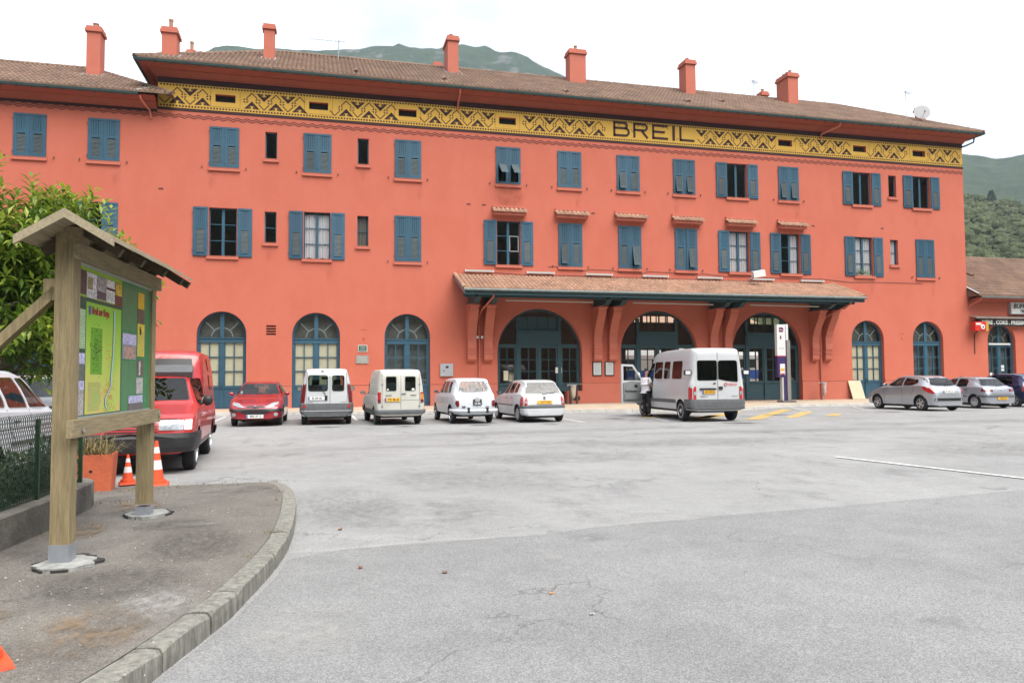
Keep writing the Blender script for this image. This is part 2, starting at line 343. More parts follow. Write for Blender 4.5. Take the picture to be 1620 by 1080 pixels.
w.tess([outer] + [h for h, d in holes], lambda p: (p[0], 0, p[1]))
for h, d in holes:
    n = len(h)
    for i in range(n):
        a, b = h[i], h[(i + 1) % n]
        w.quad((a[0], 0, a[1]), (b[0], 0, b[1]), (b[0], d, b[1]), (a[0], d, a[1]))
wall = B(w, 'wall', WALL)
# other outer walls and floors (plain, they close the volume)
for q in (((38.25, 0, 6.3), (38.25, 10.2, 6.3), (38.25, 10.2, 15.62), (38.25, 0, 15.62)), ((-7.3, 0, 14.06), (-7.3, 10.2, 14.06), (-7.3, 10.2, 15.62), (-7.3, 0, 15.62)), ((-30, 0, 0), (-30, 10.2, 0), (-30, 10.2, 14.06), (-30, 0, 14.06)), ((54, 0, 0), (54, 10.2, 0), (54, 10.2, 6.3), (54, 0, 6.3))):
    w = MB(); w.quad(*q); B(w, 'side_wall', WALL)
back = MB()
bh = [rect(21.5, 2.6, .2, 3.3), rect(29.5, 1.6, .2, 3.2), rect(24.2, .9, 2.6, 3.5), rect(23.2, .55, 3.62, 3.95)]
for k in range(4): bh.append(rect(21.75 + k * .62, .5, 5.15, 5.62)); bh.append(rect(30.0 + k * .62, .5, 5.15, 5.62))
bh.append(rect(21.05, .4, 5.15, 5.55)); bh.append(rect(32.6, .4, 5.15, 5.55))
back.tess([[(-30, 0), (54, 0), (54, 6.3), (38.25, 6.3), (38.25, 15.62), (-7.3, 15.62), (-7.3, 14.06), (-30, 14.06)]] + bh, lambda p: (p[0], 10.2, p[1]))
B(back, 'rear_wall', WALL)
w = MB()
for z in (6.2, 10.3, 13.9): w.quad((-29.9, .45, z), (38.2, .45, z), (38.2, 10.1, z), (-29.9, 10.1, z))
w.quad((-29.9, .45, .14), (53.9, .45, .14), (53.9, 10.1, .14), (-29.9, 10.1, .14))
for x in (7.2, 33.6): w.quad((x, .45, .14), (x, 10.1, .14), (x, 10.1, 6.2), (x, .45, 6.2))
for x in (-7, 2.0, 7.2, 14.5, 20.9, 28.2, 33.0):
    w.quad((x, .45, 6.2), (x, 10.1, 6.2), (x, 10.1, 14), (x, .45, 14))
B(w, 'inner_floor', M('inner_plaster', (.30, .27, .22), .9, .1))

# plinth with its ledge, between the openings
cuts = sorted([(x - h, x + h) for x, h, a, k in DOORS] + [(x - h, x + h) for x, h, a in ARCHES])
cur = -30
for a, b in cuts + [(54, 54)]:
    if a - cur > .1:
        w = MB(); w.prism([(-.03, 0), (-.03, 1.195), (-.05, 1.2), (-.05, 1.235), (.002, 1.24), (.002, 0)], 'x', cur, a); B(w, 'plinth', TRIM)
    cur = b
# low sill walls inside the first big arch
w = MB(); w.box(12.55, 13.55, -.12, .3, PAVE, .78); w.box(12.75, 13.25, -.135, -.1, .3, .5, 1)
B(w, 'sill_wall', [TRIM, MAROON])

# ------------------------------------------------------------------ frieze, bands, lettering
FB_, FT_ = 14.2, 15.36
w = MB()
fh = [rect(x, .9, 14.63, 15.0) for x in VENTS]
w.tess([[(-7.28, FB_), (38.24, FB_), (38.24, FT_), (-7.28, FT_)]] + fh, lambda p: (p[0], -.006, p[1]))
frieze = B(w, 'frieze', YELLOW)
for q in ((-7.3, 38.26, -.03, .002, FT_, 15.62), (-30, -7.3, -.02, .002, 13.93, 14.06), (-7.3, 38.26, -.02, .002, 14.07, FB_)):
    w = MB(); w.box(*q); B(w, 'painted_band', MAROON)
w = MB()
def fl(*p): w.add([(x, -.010, z) for x, z in p], [tuple(range(len(p)))])
def line2(a, b, t):
    d = Vector((b[0] - a[0], b[1] - a[1])).normalized(); n = Vector((-d.y, d.x)) * t / 2
    fl((a[0] - n.x, a[1] - n.y), (b[0] - n.x, b[1] - n.y), (b[0] + n.x, b[1] + n.y), (a[0] + n.x, a[1] + n.y))
def motif(x, up):       # thick stepped triangle
    s = 1 if up else -1; zb = 14.40 if up else 15.17
    fl((x - .36, zb), (x - .20, zb), (x + .02, zb + s * .24), (x, zb + s * .38))
    fl((x + .36, zb), (x + .20, zb), (x - .02, zb + s * .24), (x, zb + s * .38))
    fl((x - .19, zb + s * .01), (x - .05, zb + s * .01), (x - .05, zb + s * .13)); fl((x + .19, zb + s * .01), (x + .05, zb + s * .01), (x + .05, zb + s * .13))
    fl((x - .07, zb + s * .15), (x + .07, zb + s * .15), (x, zb + s * .24))
def cross(x, z=14.79):
    for sx in (-1, 1):
        for sz in (-1, 1): fl((x + sx * .028, z + sz * .028), (x + sx * .135, z + sz * .028), (x + sx * .028, z + sz * .135))
def in_gap(x, m): return any(abs(x - v) < .56 + m for v in VENTS) or 15.22 - m < x < 20.3 + m
P_ = 1.104; x = -7.0; i = 0
while x < 38.1:
    up = i % 2 == 1
    if not in_gap(x, .22) and x < 37.9 and x > -7.0: motif(x, up)
    if not in_gap(x, .16) and x < 38.0:
        zc = 15.17 if up else 14.40; s = 1 if up else -1
        line2((x, zc), (x - .24, zc - s * .25), .046); line2((x, zc), (x + .24, zc - s * .25), .046)
    if not in_gap(x + P_ / 4, .08) and x < 37.8: cross(x + P_ / 4)
    x += P_ / 2; i += 1
x = -7.2
while x < 38.2:
    fl((x, 15.24), (x + .08, 15.24), (x + .08, 15.32), (x, 15.32)); fl((x, 14.255), (x + .08, 14.255), (x + .08, 14.335), (x, 14.335)); x += .137
for v in VENTS:
    for a, b in (((v - .66, 14.39), (v + .66, 14.39)), ((v - .66, 14.39), (v - .66, 15.2)), ((v + .66, 14.39), (v + .66, 15.2))): line2(a, b, .012)
for a, b in (((15.62, 15.05), (15.78, 15.17)), ((15.95, 15.17), (16.1, 15.05)), ((16.75, 15.05), (16.9, 15.17)), ((17.0, 15.17), (17.15, 15.05)), ((18.25, 15.1), (18.4, 15.22)), ((18.45, 15.2), (18.6, 15.05)), ((19.08, 14.5), (19.2, 14.62)), ((16.4, 14.9), (16.5, 14.75))): line2(a, b, .03)
orn = B(w, 'painted_ornament', MAROON); tag(orn, kind='stuff')
w = MB()       # double zigzag line below the frieze
x = -30
while x < 38.1:
    for dz in (0, -.10):
        line2((x, 13.92 + dz), (x + .215, 13.82 + dz), .038); line2((x + .215, 13.82 + dz), (min(x + .43, 38.2), 13.92 + dz), .038)
    x += .43
zz = B(w, 'painted_zigzag', M('zigzag_paint', (.10, .022, .020), .8)); tag(zz, kind='stuff')
# vents closing plates, letters
for v in VENTS:
    w = MB(); w.box(v - .44, v + .44, .22, .24, 14.64, 14.99); B(w, 'vent_opening', DARK)
def letter(name, strokes, arcs=()):
    w = MB()
    for a, b, t in strokes: w.bar((a[0], -.02, a[1]), (b[0], -.02, b[1]), t, .02, 0, (0, 1, 0))
    for cx, cz, r, t, a0, a1 in arcs:
        k = 14
        for j in range(k):
            q0, q1 = a0 + (a1 - a0) * j / k, a0 + (a1 - a0) * (j + 1) / k
            P = [(cx + rr * math.cos(q), -.03, cz + rr * math.sin(q)) for rr, q in ((r - t / 2, q0), (r + t / 2, q0), (r + t / 2, q1), (r - t / 2, q1))]
            w.quad(*P)
    return B(w, name, MAROON)
zt, zb, zm, t_ = 15.27, 14.46, 14.92, .115
H2 = PI / 2
letter('letter_b', [((15.42, zb), (15.42, zt), t_), ((15.36, zt - .06), (16.0, zt - .06), t_), ((15.36, zm), (16.05, zm), t_), ((15.36, zb + .06), (16.05, zb + .06), t_)], [(16.0, (zt - .06 + zm) / 2, (zt - .06 - zm) / 2, t_, -H2, H2), (16.05, (zb + .06 + zm) / 2, (zm - zb - .06) / 2, t_, -H2, H2)])
letter('letter_r', [((16.58, zb), (16.58, zt), t_), ((16.52, zt - .06), (17.15, zt - .06), t_), ((16.52, zm - .04), (17.15, zm - .04), t_), ((17.0, zm - .05), (17.36, zb), t_)], [(17.15, (zt - .1 + zm) / 2, (zt - .02 - zm) / 2, t_, -H2, H2)])
letter('letter_e', [((17.69, zb), (17.69, zt), t_), ((17.63, zt - .06), (18.55, zt - .06), t_), ((17.63, zm - .05), (18.38, zm - .05), t_), ((17.63, zb + .06), (18.57, zb + .06), t_)])
letter('letter_i', [((18.91, zb), (18.91, zt), t_ * 1.25)])
letter('letter_l', [((19.32, zb), (19.32, zt), t_), ((19.26, zb + .06), (20.16, zb + .06), t_)])

# ------------------------------------------------------------------ eaves, gutters, roofs
def ring_sweep(mb, prof, xl, xr, yb=10.2, m=0, left=True, right=True):
    # profile (out, z) swept round the front of a block, mitred
    rows = []
    for o, z in prof:
        r = []
        if left: r.append((xl - o, yb, z))
        r.append((xl - (o if left else 0), -o, z)); r.append((xr + (o if right else 0), -o, z))
        if right: r.append((xr + o, yb, z))
        rows.append(r)
    k = len(rows[0])
    for a, b in zip(rows, rows[1:]):
        for i in range(k - 1): mb.quad(a[i], a[i + 1], b[i + 1], b[i], m)
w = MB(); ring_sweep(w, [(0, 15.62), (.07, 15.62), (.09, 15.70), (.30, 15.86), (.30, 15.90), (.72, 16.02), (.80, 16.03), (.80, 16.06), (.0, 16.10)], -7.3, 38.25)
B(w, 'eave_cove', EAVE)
w = MB(); ring_sweep(w, [(.74, 16.05), (.76, 16.0), (.82, 15.985), (.88, 16.02), (.90, 16.11), (.885, 16.11), (.80, 16.04)], -7.3, 38.25)
x = -7.9
while x < 38.9:
    w.box(x - .03, x + .03, -.80, -.70, 15.965, 16.02); x += .62
B(w, 'gutter', GUTTER)
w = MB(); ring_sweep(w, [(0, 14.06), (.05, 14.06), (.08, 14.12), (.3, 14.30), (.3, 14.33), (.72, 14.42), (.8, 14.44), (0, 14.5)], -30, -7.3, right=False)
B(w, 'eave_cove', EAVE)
w = MB(); ring_sweep(w, [(.74, 14.45), (.76, 14.40), (.82, 14.385), (.88, 14.42), (.90, 14.51), (.885, 14.51), (.80, 14.44)], -30, -7.95, right=False)
x = -29.6
while x < -8:
    w.box(x - .03, x + .03, -.80, -.70, 14.37, 14.42); x += .62
B(w, 'gutter', GUTTER)
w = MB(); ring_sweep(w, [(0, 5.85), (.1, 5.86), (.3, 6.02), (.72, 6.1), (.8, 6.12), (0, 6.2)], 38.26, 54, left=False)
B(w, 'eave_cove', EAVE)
w = MB(); ring_sweep(w, [(.74, 6.13), (.76, 6.08), (.82, 6.065), (.88, 6.1), (.90, 6.19), (.885, 6.19), (.80, 6.12)], 38.42, 54, left=False)
B(w, 'gutter', M('grey_gutter', (.16, .17, .18), .5, .2, 4))

def tiles(mb, xa, xb, y0, z0, slope, ymax, pitch=.22, course=.38, hump=.085, m=0):
    x = xa + pitch / 2; us = (-.5, -.34, 0, .34, .5); hs = (0, .75, 1, .75, 0)
    while x < xb:
        y = y0; ym = ymax(x)
        while y < ym - .05:
            y2 = min(y + course + .03, ym); jx = random.uniform(-.008, .008); jz = random.uniform(-.004, .006); vs = []
            for yy, e, sc in ((y, .028, .92), (y2, 0, .80)):
                for u, h in zip(us, hs): vs.append((x + jx + u * pitch * sc, yy, z0 + (yy - y0) * slope + .012 + e + jz + h * hump * sc))
            vs += [(x + jx - .5 * pitch, y, z0 + (y - y0) * slope - .01), (x + jx + .5 * pitch, y, z0 + (y - y0) * slope - .01)]
            mb.add(vs, [(0, 1, 6, 5), (1, 2, 7, 6), (2, 3, 8, 7), (3, 4, 9, 8)] + [(10, 0, 1, 2), (10, 2, 11), (2, 3, 4, 11)], m)
            y += course
        x += pitch
def ridge_row(mb, a, b, r=.12, step=.4, m=0):
    a, b = Vector(a), Vector(b); L = (b - a).length; d = (b - a) / L; n = int(L / step); sdv = d.cross(Vector((0, 0, 1))).normalized(); u = sdv.cross(d)
    for i in range(n):
        p0 = a + d * (i * L / n); p1 = a + d * ((i + 1.12) * L / n); vs = []
        for p, rr in ((p0, r * 1.1), (p1, r * .92)):
            for k in range(6):
                t = PI * k / 5; vs.append(p + sdv * rr * math.cos(t) + u * rr * math.sin(t) * .9 + Vector((0, 0, .01)))
        mb.add(vs, [(k, k + 1, k + 7, k + 6) for k in range(5)] + [(0, 1, 2, 3, 4, 5), (6, 7, 8, 9, 10, 11)], m)
SL = .555
def hip_roof(name, xl, xr, ze, yr, hl, hr):
    zr = ze + SL * (yr + .85); yb = 2 * yr + .85
    A = [(xl - hl * .85, -.85, ze), (xr + hr * .85, -.85, ze)]
    rl = xl - .85 + (yr + .85) if hl else xl; rr_ = xr + .85 - (yr + .85) if hr else xr
    w = MB()
    w.quad((A[0][0], -.85, ze), (A[1][0], -.85, ze), (rr_, yr, zr), (rl, yr, zr)); w.quad((A[0][0], yb, ze), (A[1][0], yb, ze), (rr_, yr, zr), (rl, yr, zr))
    w.add([(A[0][0], -.85, ze), (A[0][0], yb, ze), (rl, yr, zr)], [(0, 1, 2)]); w.add([(A[1][0], -.85, ze), (A[1][0], yb, ze), (rr_, yr, zr)], [(0, 1, 2)])
    ro = B(w, name, TILE)
    t = MB()
    def ym(x):
        q = yr
        if hl: q = min(q, -.85 + (x - A[0][0]))
        if hr: q = min(q, -.85 + (A[1][0] - x))
        return q
    tiles(t, A[0][0], A[1][0], -.87, ze, SL, ym)
    ridge_row(t, (rl, yr, zr + .02), (rr_, yr, zr + .02))
    if hl: ridge_row(t, (A[0][0], -.85, ze + .03), (rl, yr, zr + .03))
    if hr: ridge_row(t, (A[1][0], -.85, ze + .03), (rr_, yr, zr + .03))
    tf = t.build('roof_tiles', TILE, ro, 50); tag(tf, kind='stuff')
    return ro
hip_roof('roof', -7.3, 38.25, 16.12, 5.1, True, True)
hip_roof('roof', -30, -7.35, 14.52, 3.75, True, True)
hip_roof('roof', 38.28, 54, 6.2, 5.1, False, True)
w = MB(); w.bar((38.3, -.8, 6.34), (38.3, 5.1, 9.6), .14, .03); B(w, 'flashing', ZINC)

def chimney(x, y, wx, wy, zbase, ztop, cap=.075, pots=1, potr=.1, poth=.42):
    wx *= .9; z0 = zbase - .8; w = MB(); w.box(-wx / 2, wx / 2, -wy / 2, wy / 2, z0 - ztop, -.28)
    c = w.build('chimney', TRIM, bld, None, (x - BX, y, ztop))
    w = MB(); w.box(-wx / 2 - cap, wx / 2 + cap, -wy / 2 - cap, wy / 2 + cap, -.28, -.14); w.box(-wx / 2 - cap * .4, wx / 2 + cap * .4, -wy / 2 - cap * .4, wy / 2 + cap * .4, -.139, 0); w.build('chimney_cap', TRIM, c)
    for i in range(pots):
        w = MB(); w.lathe([(potr, 0), (potr * .9, poth * .8), (potr * 1.1, poth * .82), (potr * 1.1, poth)], 10, (0, -wy / 2 + wy * (i + 1) / (pots + 1), 0)); w.build('chimney_pot', TILE2, c, 40)
    w = MB(); s = SL; a, b = wx / 2 + .22, wy / 2 + .22; zc = zbase - ztop
    w.add([(-a, -b, zc - b * s + .09), (a, -b, zc - b * s + .09), (a, b, zc + b * s + .09), (-a, b, zc + b * s + .09), (-a, -b, zc - b * s), (a, -b, zc - b * s), (a, b, zc + b * s), (-a, b, zc + b * s)], [(0, 1, 2, 3), (4, 7, 6, 5), (0, 4, 5, 1), (1, 5, 6, 2), (2, 6, 7, 3), (3, 7, 4, 0)])
    w.build('flashing', ZINC, c)
def zroof(y, ze): return ze + SL * (y + .85)
chimney(-10.6, 2.5, .68, .8, zroof(2.5, 14.5), 18.62, pots=1, poth=.28, potr=.13)
chimney(-6.85, .5, .72, .9, zroof(.5, 16.1), 18.05, pots=1, poth=.55)
chimney(-6.15, 2.0, .4, .5, zroof(2.0, 16.1), 17.75, pots=1, poth=.5, potr=.09)
chimney(-2.5, 2.3, .60, .5, zroof(2.3, 16.1), 19.6, pots=0)
chimney(7.2, 3.9, .66, 1.3, zroof(3.9, 16.1), 20.55, pots=1, poth=.35)
chimney(6.75, 6.2, .5, .6, 18.9, 20.1, pots=0)
chimney(14.7, 4.1, 1.10, .8, zroof(4.1, 16.1), 20.75, pots=1, poth=.35)
chimney(21.85, 3.9, .72, .9, zroof(3.9, 16.1), 20.72, pots=1, poth=.25)
chimney(28.9, 4.0, .80, 1.25, zroof(4.0, 16.1), 20.55, pots=3, poth=.25)
chimney(28.6, 6.3, .5, .6, 18.9, 20.3, pots=1, poth=.25)
chimney(36.75, 1.6, .40, .5, zroof(1.6, 16.1), 18.35, pots=0)
# small roof vents (raised tiles)
for x, y in ((1.75, .1), (6.2, .2), (12.6, -.3), (19.9, .2), (22.7, 1.4), (40.6, 2.0)):
    ze = 16.12 if x < 38 else 6.2
    w = MB(); z = ze + SL * (y + .85)
    w.tube([(x, y - .16, z + .02), (x, y + .3, z + .26)], .12, 10); w.tube([(x, y - .165, z + .03), (x, y - .1, z + .05)], .085, 10, 1); B(w, 'roof_vent', [TILE, DARK], None, 40)
# valley between left wing and the main block
w = MB(); w.tube([(-8.15, -.85, 14.55), (-7.35, .4, 15.25)], .07, 8); B(w, 'lead_valley', ZINC, None, 40)

# ------------------------------------------------------------------ downpipes
PIPE = TRIM
def pipe(pts, r=.05, mat=PIPE): 
    w = MB(); w.tube(pts, r, 8); return B(w, 'downpipe', mat, None, 50)
pipe([(-7.9, -.8, 14.38), (-7.85, -.7, 14.2), (-7.6, -.12, 13.95), (-7.55, -.08, 13.6)])
pipe([(6.85, -.8, 15.98), (6.85, -.72, 15.8), (6.85, -.15, 15.45), (6.85, -.07, 15.2)])
pipe([(29.0, -.8, 15.98), (29.0, -.72, 15.8), (28.2, -.15, 15.45), (28.2, -.07, 15.2)])
pipe([(38.9, -.3, 15.98), (38.9, -.25, 15.7), (38.6, .1, 15.55), (38.4, .3, 15.5)], .05, GUTTER)
pipe([(38.5, -.8, 6.08), (38.5, -.7, 5.95), (38.35, -.15, 5.7), (38.33, -.07, 5.6)])

# ------------------------------------------------------------------ windows with shutters
def shutter_mesh(h, lw, flap):
    key = ('sh', h, lw, flap)
    if key in MATS: return MATS[key]
    w = MB(); t = .04; zl0, zl1 = h * .07, h * .56; f = lw * .2
    w.box(0, f, -t, 0, 0, h); w.box(lw - f, lw, -t, 0, 0, h); w.box(f, lw - f, -t, 0, 0, zl0); w.box(f, lw - f, -t, 0, zl1, zl1 + .07)
    n = 4; bw = (lw - 2 * f) / n
    for i in range(n): w.box(f + i * bw + .006, f + (i + 1) * bw - .006, -t * .75, -.006, zl1 + .07, h - .08)
    w.box(f, lw - f, -t, 0, h - .08, h); w.box(.02, lw - .02, -t - .012, -t, h - .1, h - .05); w.box(.02, lw - .02, -t - .012, -t, .03, .08)
    def fp(x, d, z):      # flap hinged at its top
        dz = z - zl1; return (x, -t * .5 - d * math.cos(flap) + dz * math.sin(flap), zl1 + dz * math.cos(flap) - d * math.sin(flap))
    def fbox(x0, x1, d0, d1, z0, z1, m):
        w.add([fp(x0, d1, z0), fp(x1, d1, z0), fp(x1, d0, z0), fp(x0, d0, z0), fp(x0, d1, z1), fp(x1, d1, z1), fp(x1, d0, z1), fp(x0, d0, z1)], [(0, 3, 2, 1), (4, 5, 6, 7), (0, 1, 5, 4), (1, 2, 6, 5), (2, 3, 7, 6), (3, 0, 4, 7)], m)
    x0, x1 = f + .004, lw - f - .004; fr = .035
    fbox(x0, x0 + fr, -.005, .02, zl0 + .004, zl1 - .004, 0); fbox(x1 - fr, x1, -.005, .02, zl0 + .004, zl1 - .004, 0)
    fbox(x0 + fr, x1 - fr, -.005, .02, zl0 + .004, zl0 + .04, 0); fbox(x0 + fr, x1 - fr, -.005, .02, zl1 - .04, zl1 - .004, 0)
    k = int((zl1 - zl0 - .08) / .06)
    for i in range(k):
        z = zl0 + .045 + i * .06
        w.add([fp(x0 + fr, .018, z), fp(x1 - fr, .018, z), fp(x1 - fr, -.004, z + .05), fp(x0 + fr, -.004, z + .05), fp(x0 + fr, .013, z - .004), fp(x1 - fr, .013, z - .004)], [(0, 1, 2, 3), (0, 4, 5, 1)], 1)
    # hinges
    for z in (h * .12, h * .88): w.box(-.05, .05, -t - .012, -t + .01, z - .018, z + .018)
    MATS[key] = w.mesh('shutter', [TEAL, SLAT]); return MATS[key]
def frame_mesh(wd, h, rows, key, mull=True, metal=False):
    key = ('fr', wd, h, rows, mull)
    if key in MATS: return MATS[key]
    w = MB(); e = .05
    w.box(-wd / 2, -wd / 2 + e, .16, .22, 0, h); w.box(wd / 2 - e, wd / 2, .16, .22, 0, h); w.box(-wd / 2 + e, wd / 2 - e, .16, .22, 0, e); w.box(-wd / 2 + e, wd / 2 - e, .16, .22, h - e, h)
    if mull: w.box(-.065, .065, .14, .22, e, h - e)
    for r in range(1, rows):
        z = h * r / rows; w.box(-wd / 2 + e, wd / 2 - e, .165, .205, z - .016, z + .016)
    MATS[key] = w.mesh('window', TEAL); return MATS[key]
def pane_mesh(w_, h_):
    key = ('pa', round(w_, 3), round(h_, 3))
    if key not in MATS:
        w = MB(); w.quad((0, 0, 0), (w_, 0, 0), (w_, 0, h_), (0, 0, h_)); MATS[key] = w.mesh('pane', PANE)
    return MATS[key]
def pane_grid(parent, xs, zs, y):        # one pane between each pair of bars
    for a, b_ in xs:
        for c_, d_ in zs: link('pane', pane_mesh(b_ - a, d_ - c_), parent, (a, y, c_))
def spans(a, b_, n): return [(a + (b_ - a) * k / n, a + (b_ - a) * (k + 1) / n) for k in range(n)]
def arch_pane(parent, xa, xb, z0, sp, r, y, name='fanlight_pane', n=8):
    P = [(xa, z0), (xb, z0)] + [(x, sp + math.sqrt(max(0, r * r - x * x))) for x in [xb + (xa - xb) * k / n for k in range(n + 1)]]
    w = MB(); w.tess([P], lambda p: (p[0], y, p[1])); return w.build(name, PANE, parent)
def sill_mesh(wd):
    key = ('si', wd)
    if key not in MATS:
        w = MB(); w.box(-wd / 2, wd / 2, -.09, .0, -.13, 0); w.box(-wd / 2 + .02, wd / 2 - .02, -.10, .16, -.0005, .02); MATS[key] = w.mesh('sill', TRIM)
    return MATS[key]
def curtain(parent, x0, x1, z0, z1, scallop=False, y=.225, mat=None):
    w = MB(); n = int((x1 - x0) / .025); rows = []
    for i in range(n + 1):
        x = x0 + (x1 - x0) * i / n; yy = y + .02 * math.sin(i * 1.25) + .01 * math.sin(i * .41)
        zb_ = z0 + (.05 * abs(math.sin(i * .22)) if scallop else 0); rows.append(((x, yy, zb_), (x, yy, z1)))
    for a, b in zip(rows, rows[1:]): w.quad(a[0], b[0], b[1], a[1])
    return w.build('curtain', mat or CLOTH, parent, 60)
def hooks(x, z):
    for s in (-1, 1):
        w = MB(); w.box(x + s * .98 - .02, x + s * .98 + .02, -.07, 0, z - .03, z + .05); B(w, 'shutter_hook', M('rusty_iron', (.10, .06, .05), .8))
def window(x, z0, z1, kind, rows=3):
    h = z1 - z0; wd = 1.24; lw = .655
    if kind in ('c', 'flap', 'ajar', 'ajar1', 'ajar2', 'ajarL', 'ajarR'): rows = 2
    o = link('window', frame_mesh(wd, h, rows, 0), bld, (x - BX, 0, z0))
    pane_grid(o, [(-wd / 2 + .05, -.06), (.06, wd / 2 - .05)], spans(.05, h - .05, rows), .19); link('sill', sill_mesh(1.42), o)
    fl_ = {'c': (0, 0), 'flap': (.85, .85), 'ajar': (.14, .14), 'ajar1': (.1, .0), 'ajar2': (0, .12), 'ajarL': (.16, .03), 'ajarR': (.0, .22)}
    if kind in fl_:
        a, b = fl_[kind]
        link('shutter', shutter_mesh(h, lw, a), o, (-lw - .001, -.012, .01), (0, 0, 0)); link('shutter', shutter_mesh(h, lw, b), o, (.004, -.012 - (.03 if kind == 'ajar2' else 0), .01), (0, 0, 0))
        hooks(x, z0 + .02)
    elif kind == 'half':
        link('shutter', shutter_mesh(h, lw, 0), o, (.004, -.012, .01)); link('shutter', shutter_mesh(h, lw, 0), o, (-wd / 2 - .02, -.015, .01), (0, 0, PI + .06))
        # leaf folded back on the wall to the left
    else:
        link('shutter', shutter_mesh(h, lw, .03), o, (-wd / 2 - lw - .035, -.022, .0), (0, 0, -.03))
        link('shutter', shutter_mesh(h, lw, .02), o, (wd / 2 + .035, -.022, .0), (0, 0, .03))
    if kind == 'openc': curtain(o, -.56, -.07, .06, h - .1, True); curtain(o, .07, .56, .06, h - .1, True)
    if kind == 'openc2': curtain(o, -.56, -.06, .06, h - .06); curtain(o, .06, .56, .06, h - .06)
    if kind == 'openh': curtain(o, .12, .56, .06, h - .06)
    if kind == 'openp': curtain(o, -.56, -.06, .06, h - .06); curtain(o, .06, .56, .06, h - .06)
    if kind == 'openl':
        w = MB()
        for a, b, c, d in ((.08, .10, .75, 1.55), (.53, .55, .75, 1.55), (.10, .53, .75, .77), (.10, .53, 1.53, 1.55)): w.box(a, b, .12, .14, c, d)
        w.build('fly_screen_frame', WHITE, o)
    return o
for x, k in C2: window(x, Z2, T2, k, 1 if k.startswith('open') else 3)
for x, k in C1: window(x, Z1, T1, k)
for x in N2:
    o = link('narrow_window', frame_mesh(.54, 1.33, 1, 0, False), bld, (x - BX, 0, 12.03)); pane_grid(o, [(-.22, .22)], [(.05, 1.28)], .19); link('sill', sill_mesh(.72), o)
for x in N1:
    o = link('narrow_window', frame_mesh(.54, 1.52, 2, 0, False), bld, (x - BX, 0, 7.98)); pane_grid(o, [(-.22, .22)], spans(.05, 1.47, 2), .19); link('sill', sill_mesh(.72), o)
    if x > 1: curtain(o, -.21, .21, .06, 1.45, mat=CLOTH if x > 10 else M('dull_curtain', (.13, .12, .105), .9))
# tiled hoods over six first-floor windows
for x in (9.51, 12.9, 16.25, 19.58, 22.86, 26.12):
    w = MB(); w.box(x - .86, x + .86, -.30, 0, 9.83, 9.98); w.box(x - .88, x + .88, -.12, 0, 10.24, 10.36); hd = B(w, 'window_hood', TRIM)
    t = MB(); tiles(t, x - .92, x + .92, -.42, 9.99, .55, lambda q: .02, .235, .5, .075)
    tt = t.build('hood_tiles', TILE2, hd, 50); tag(tt, kind='stuff')
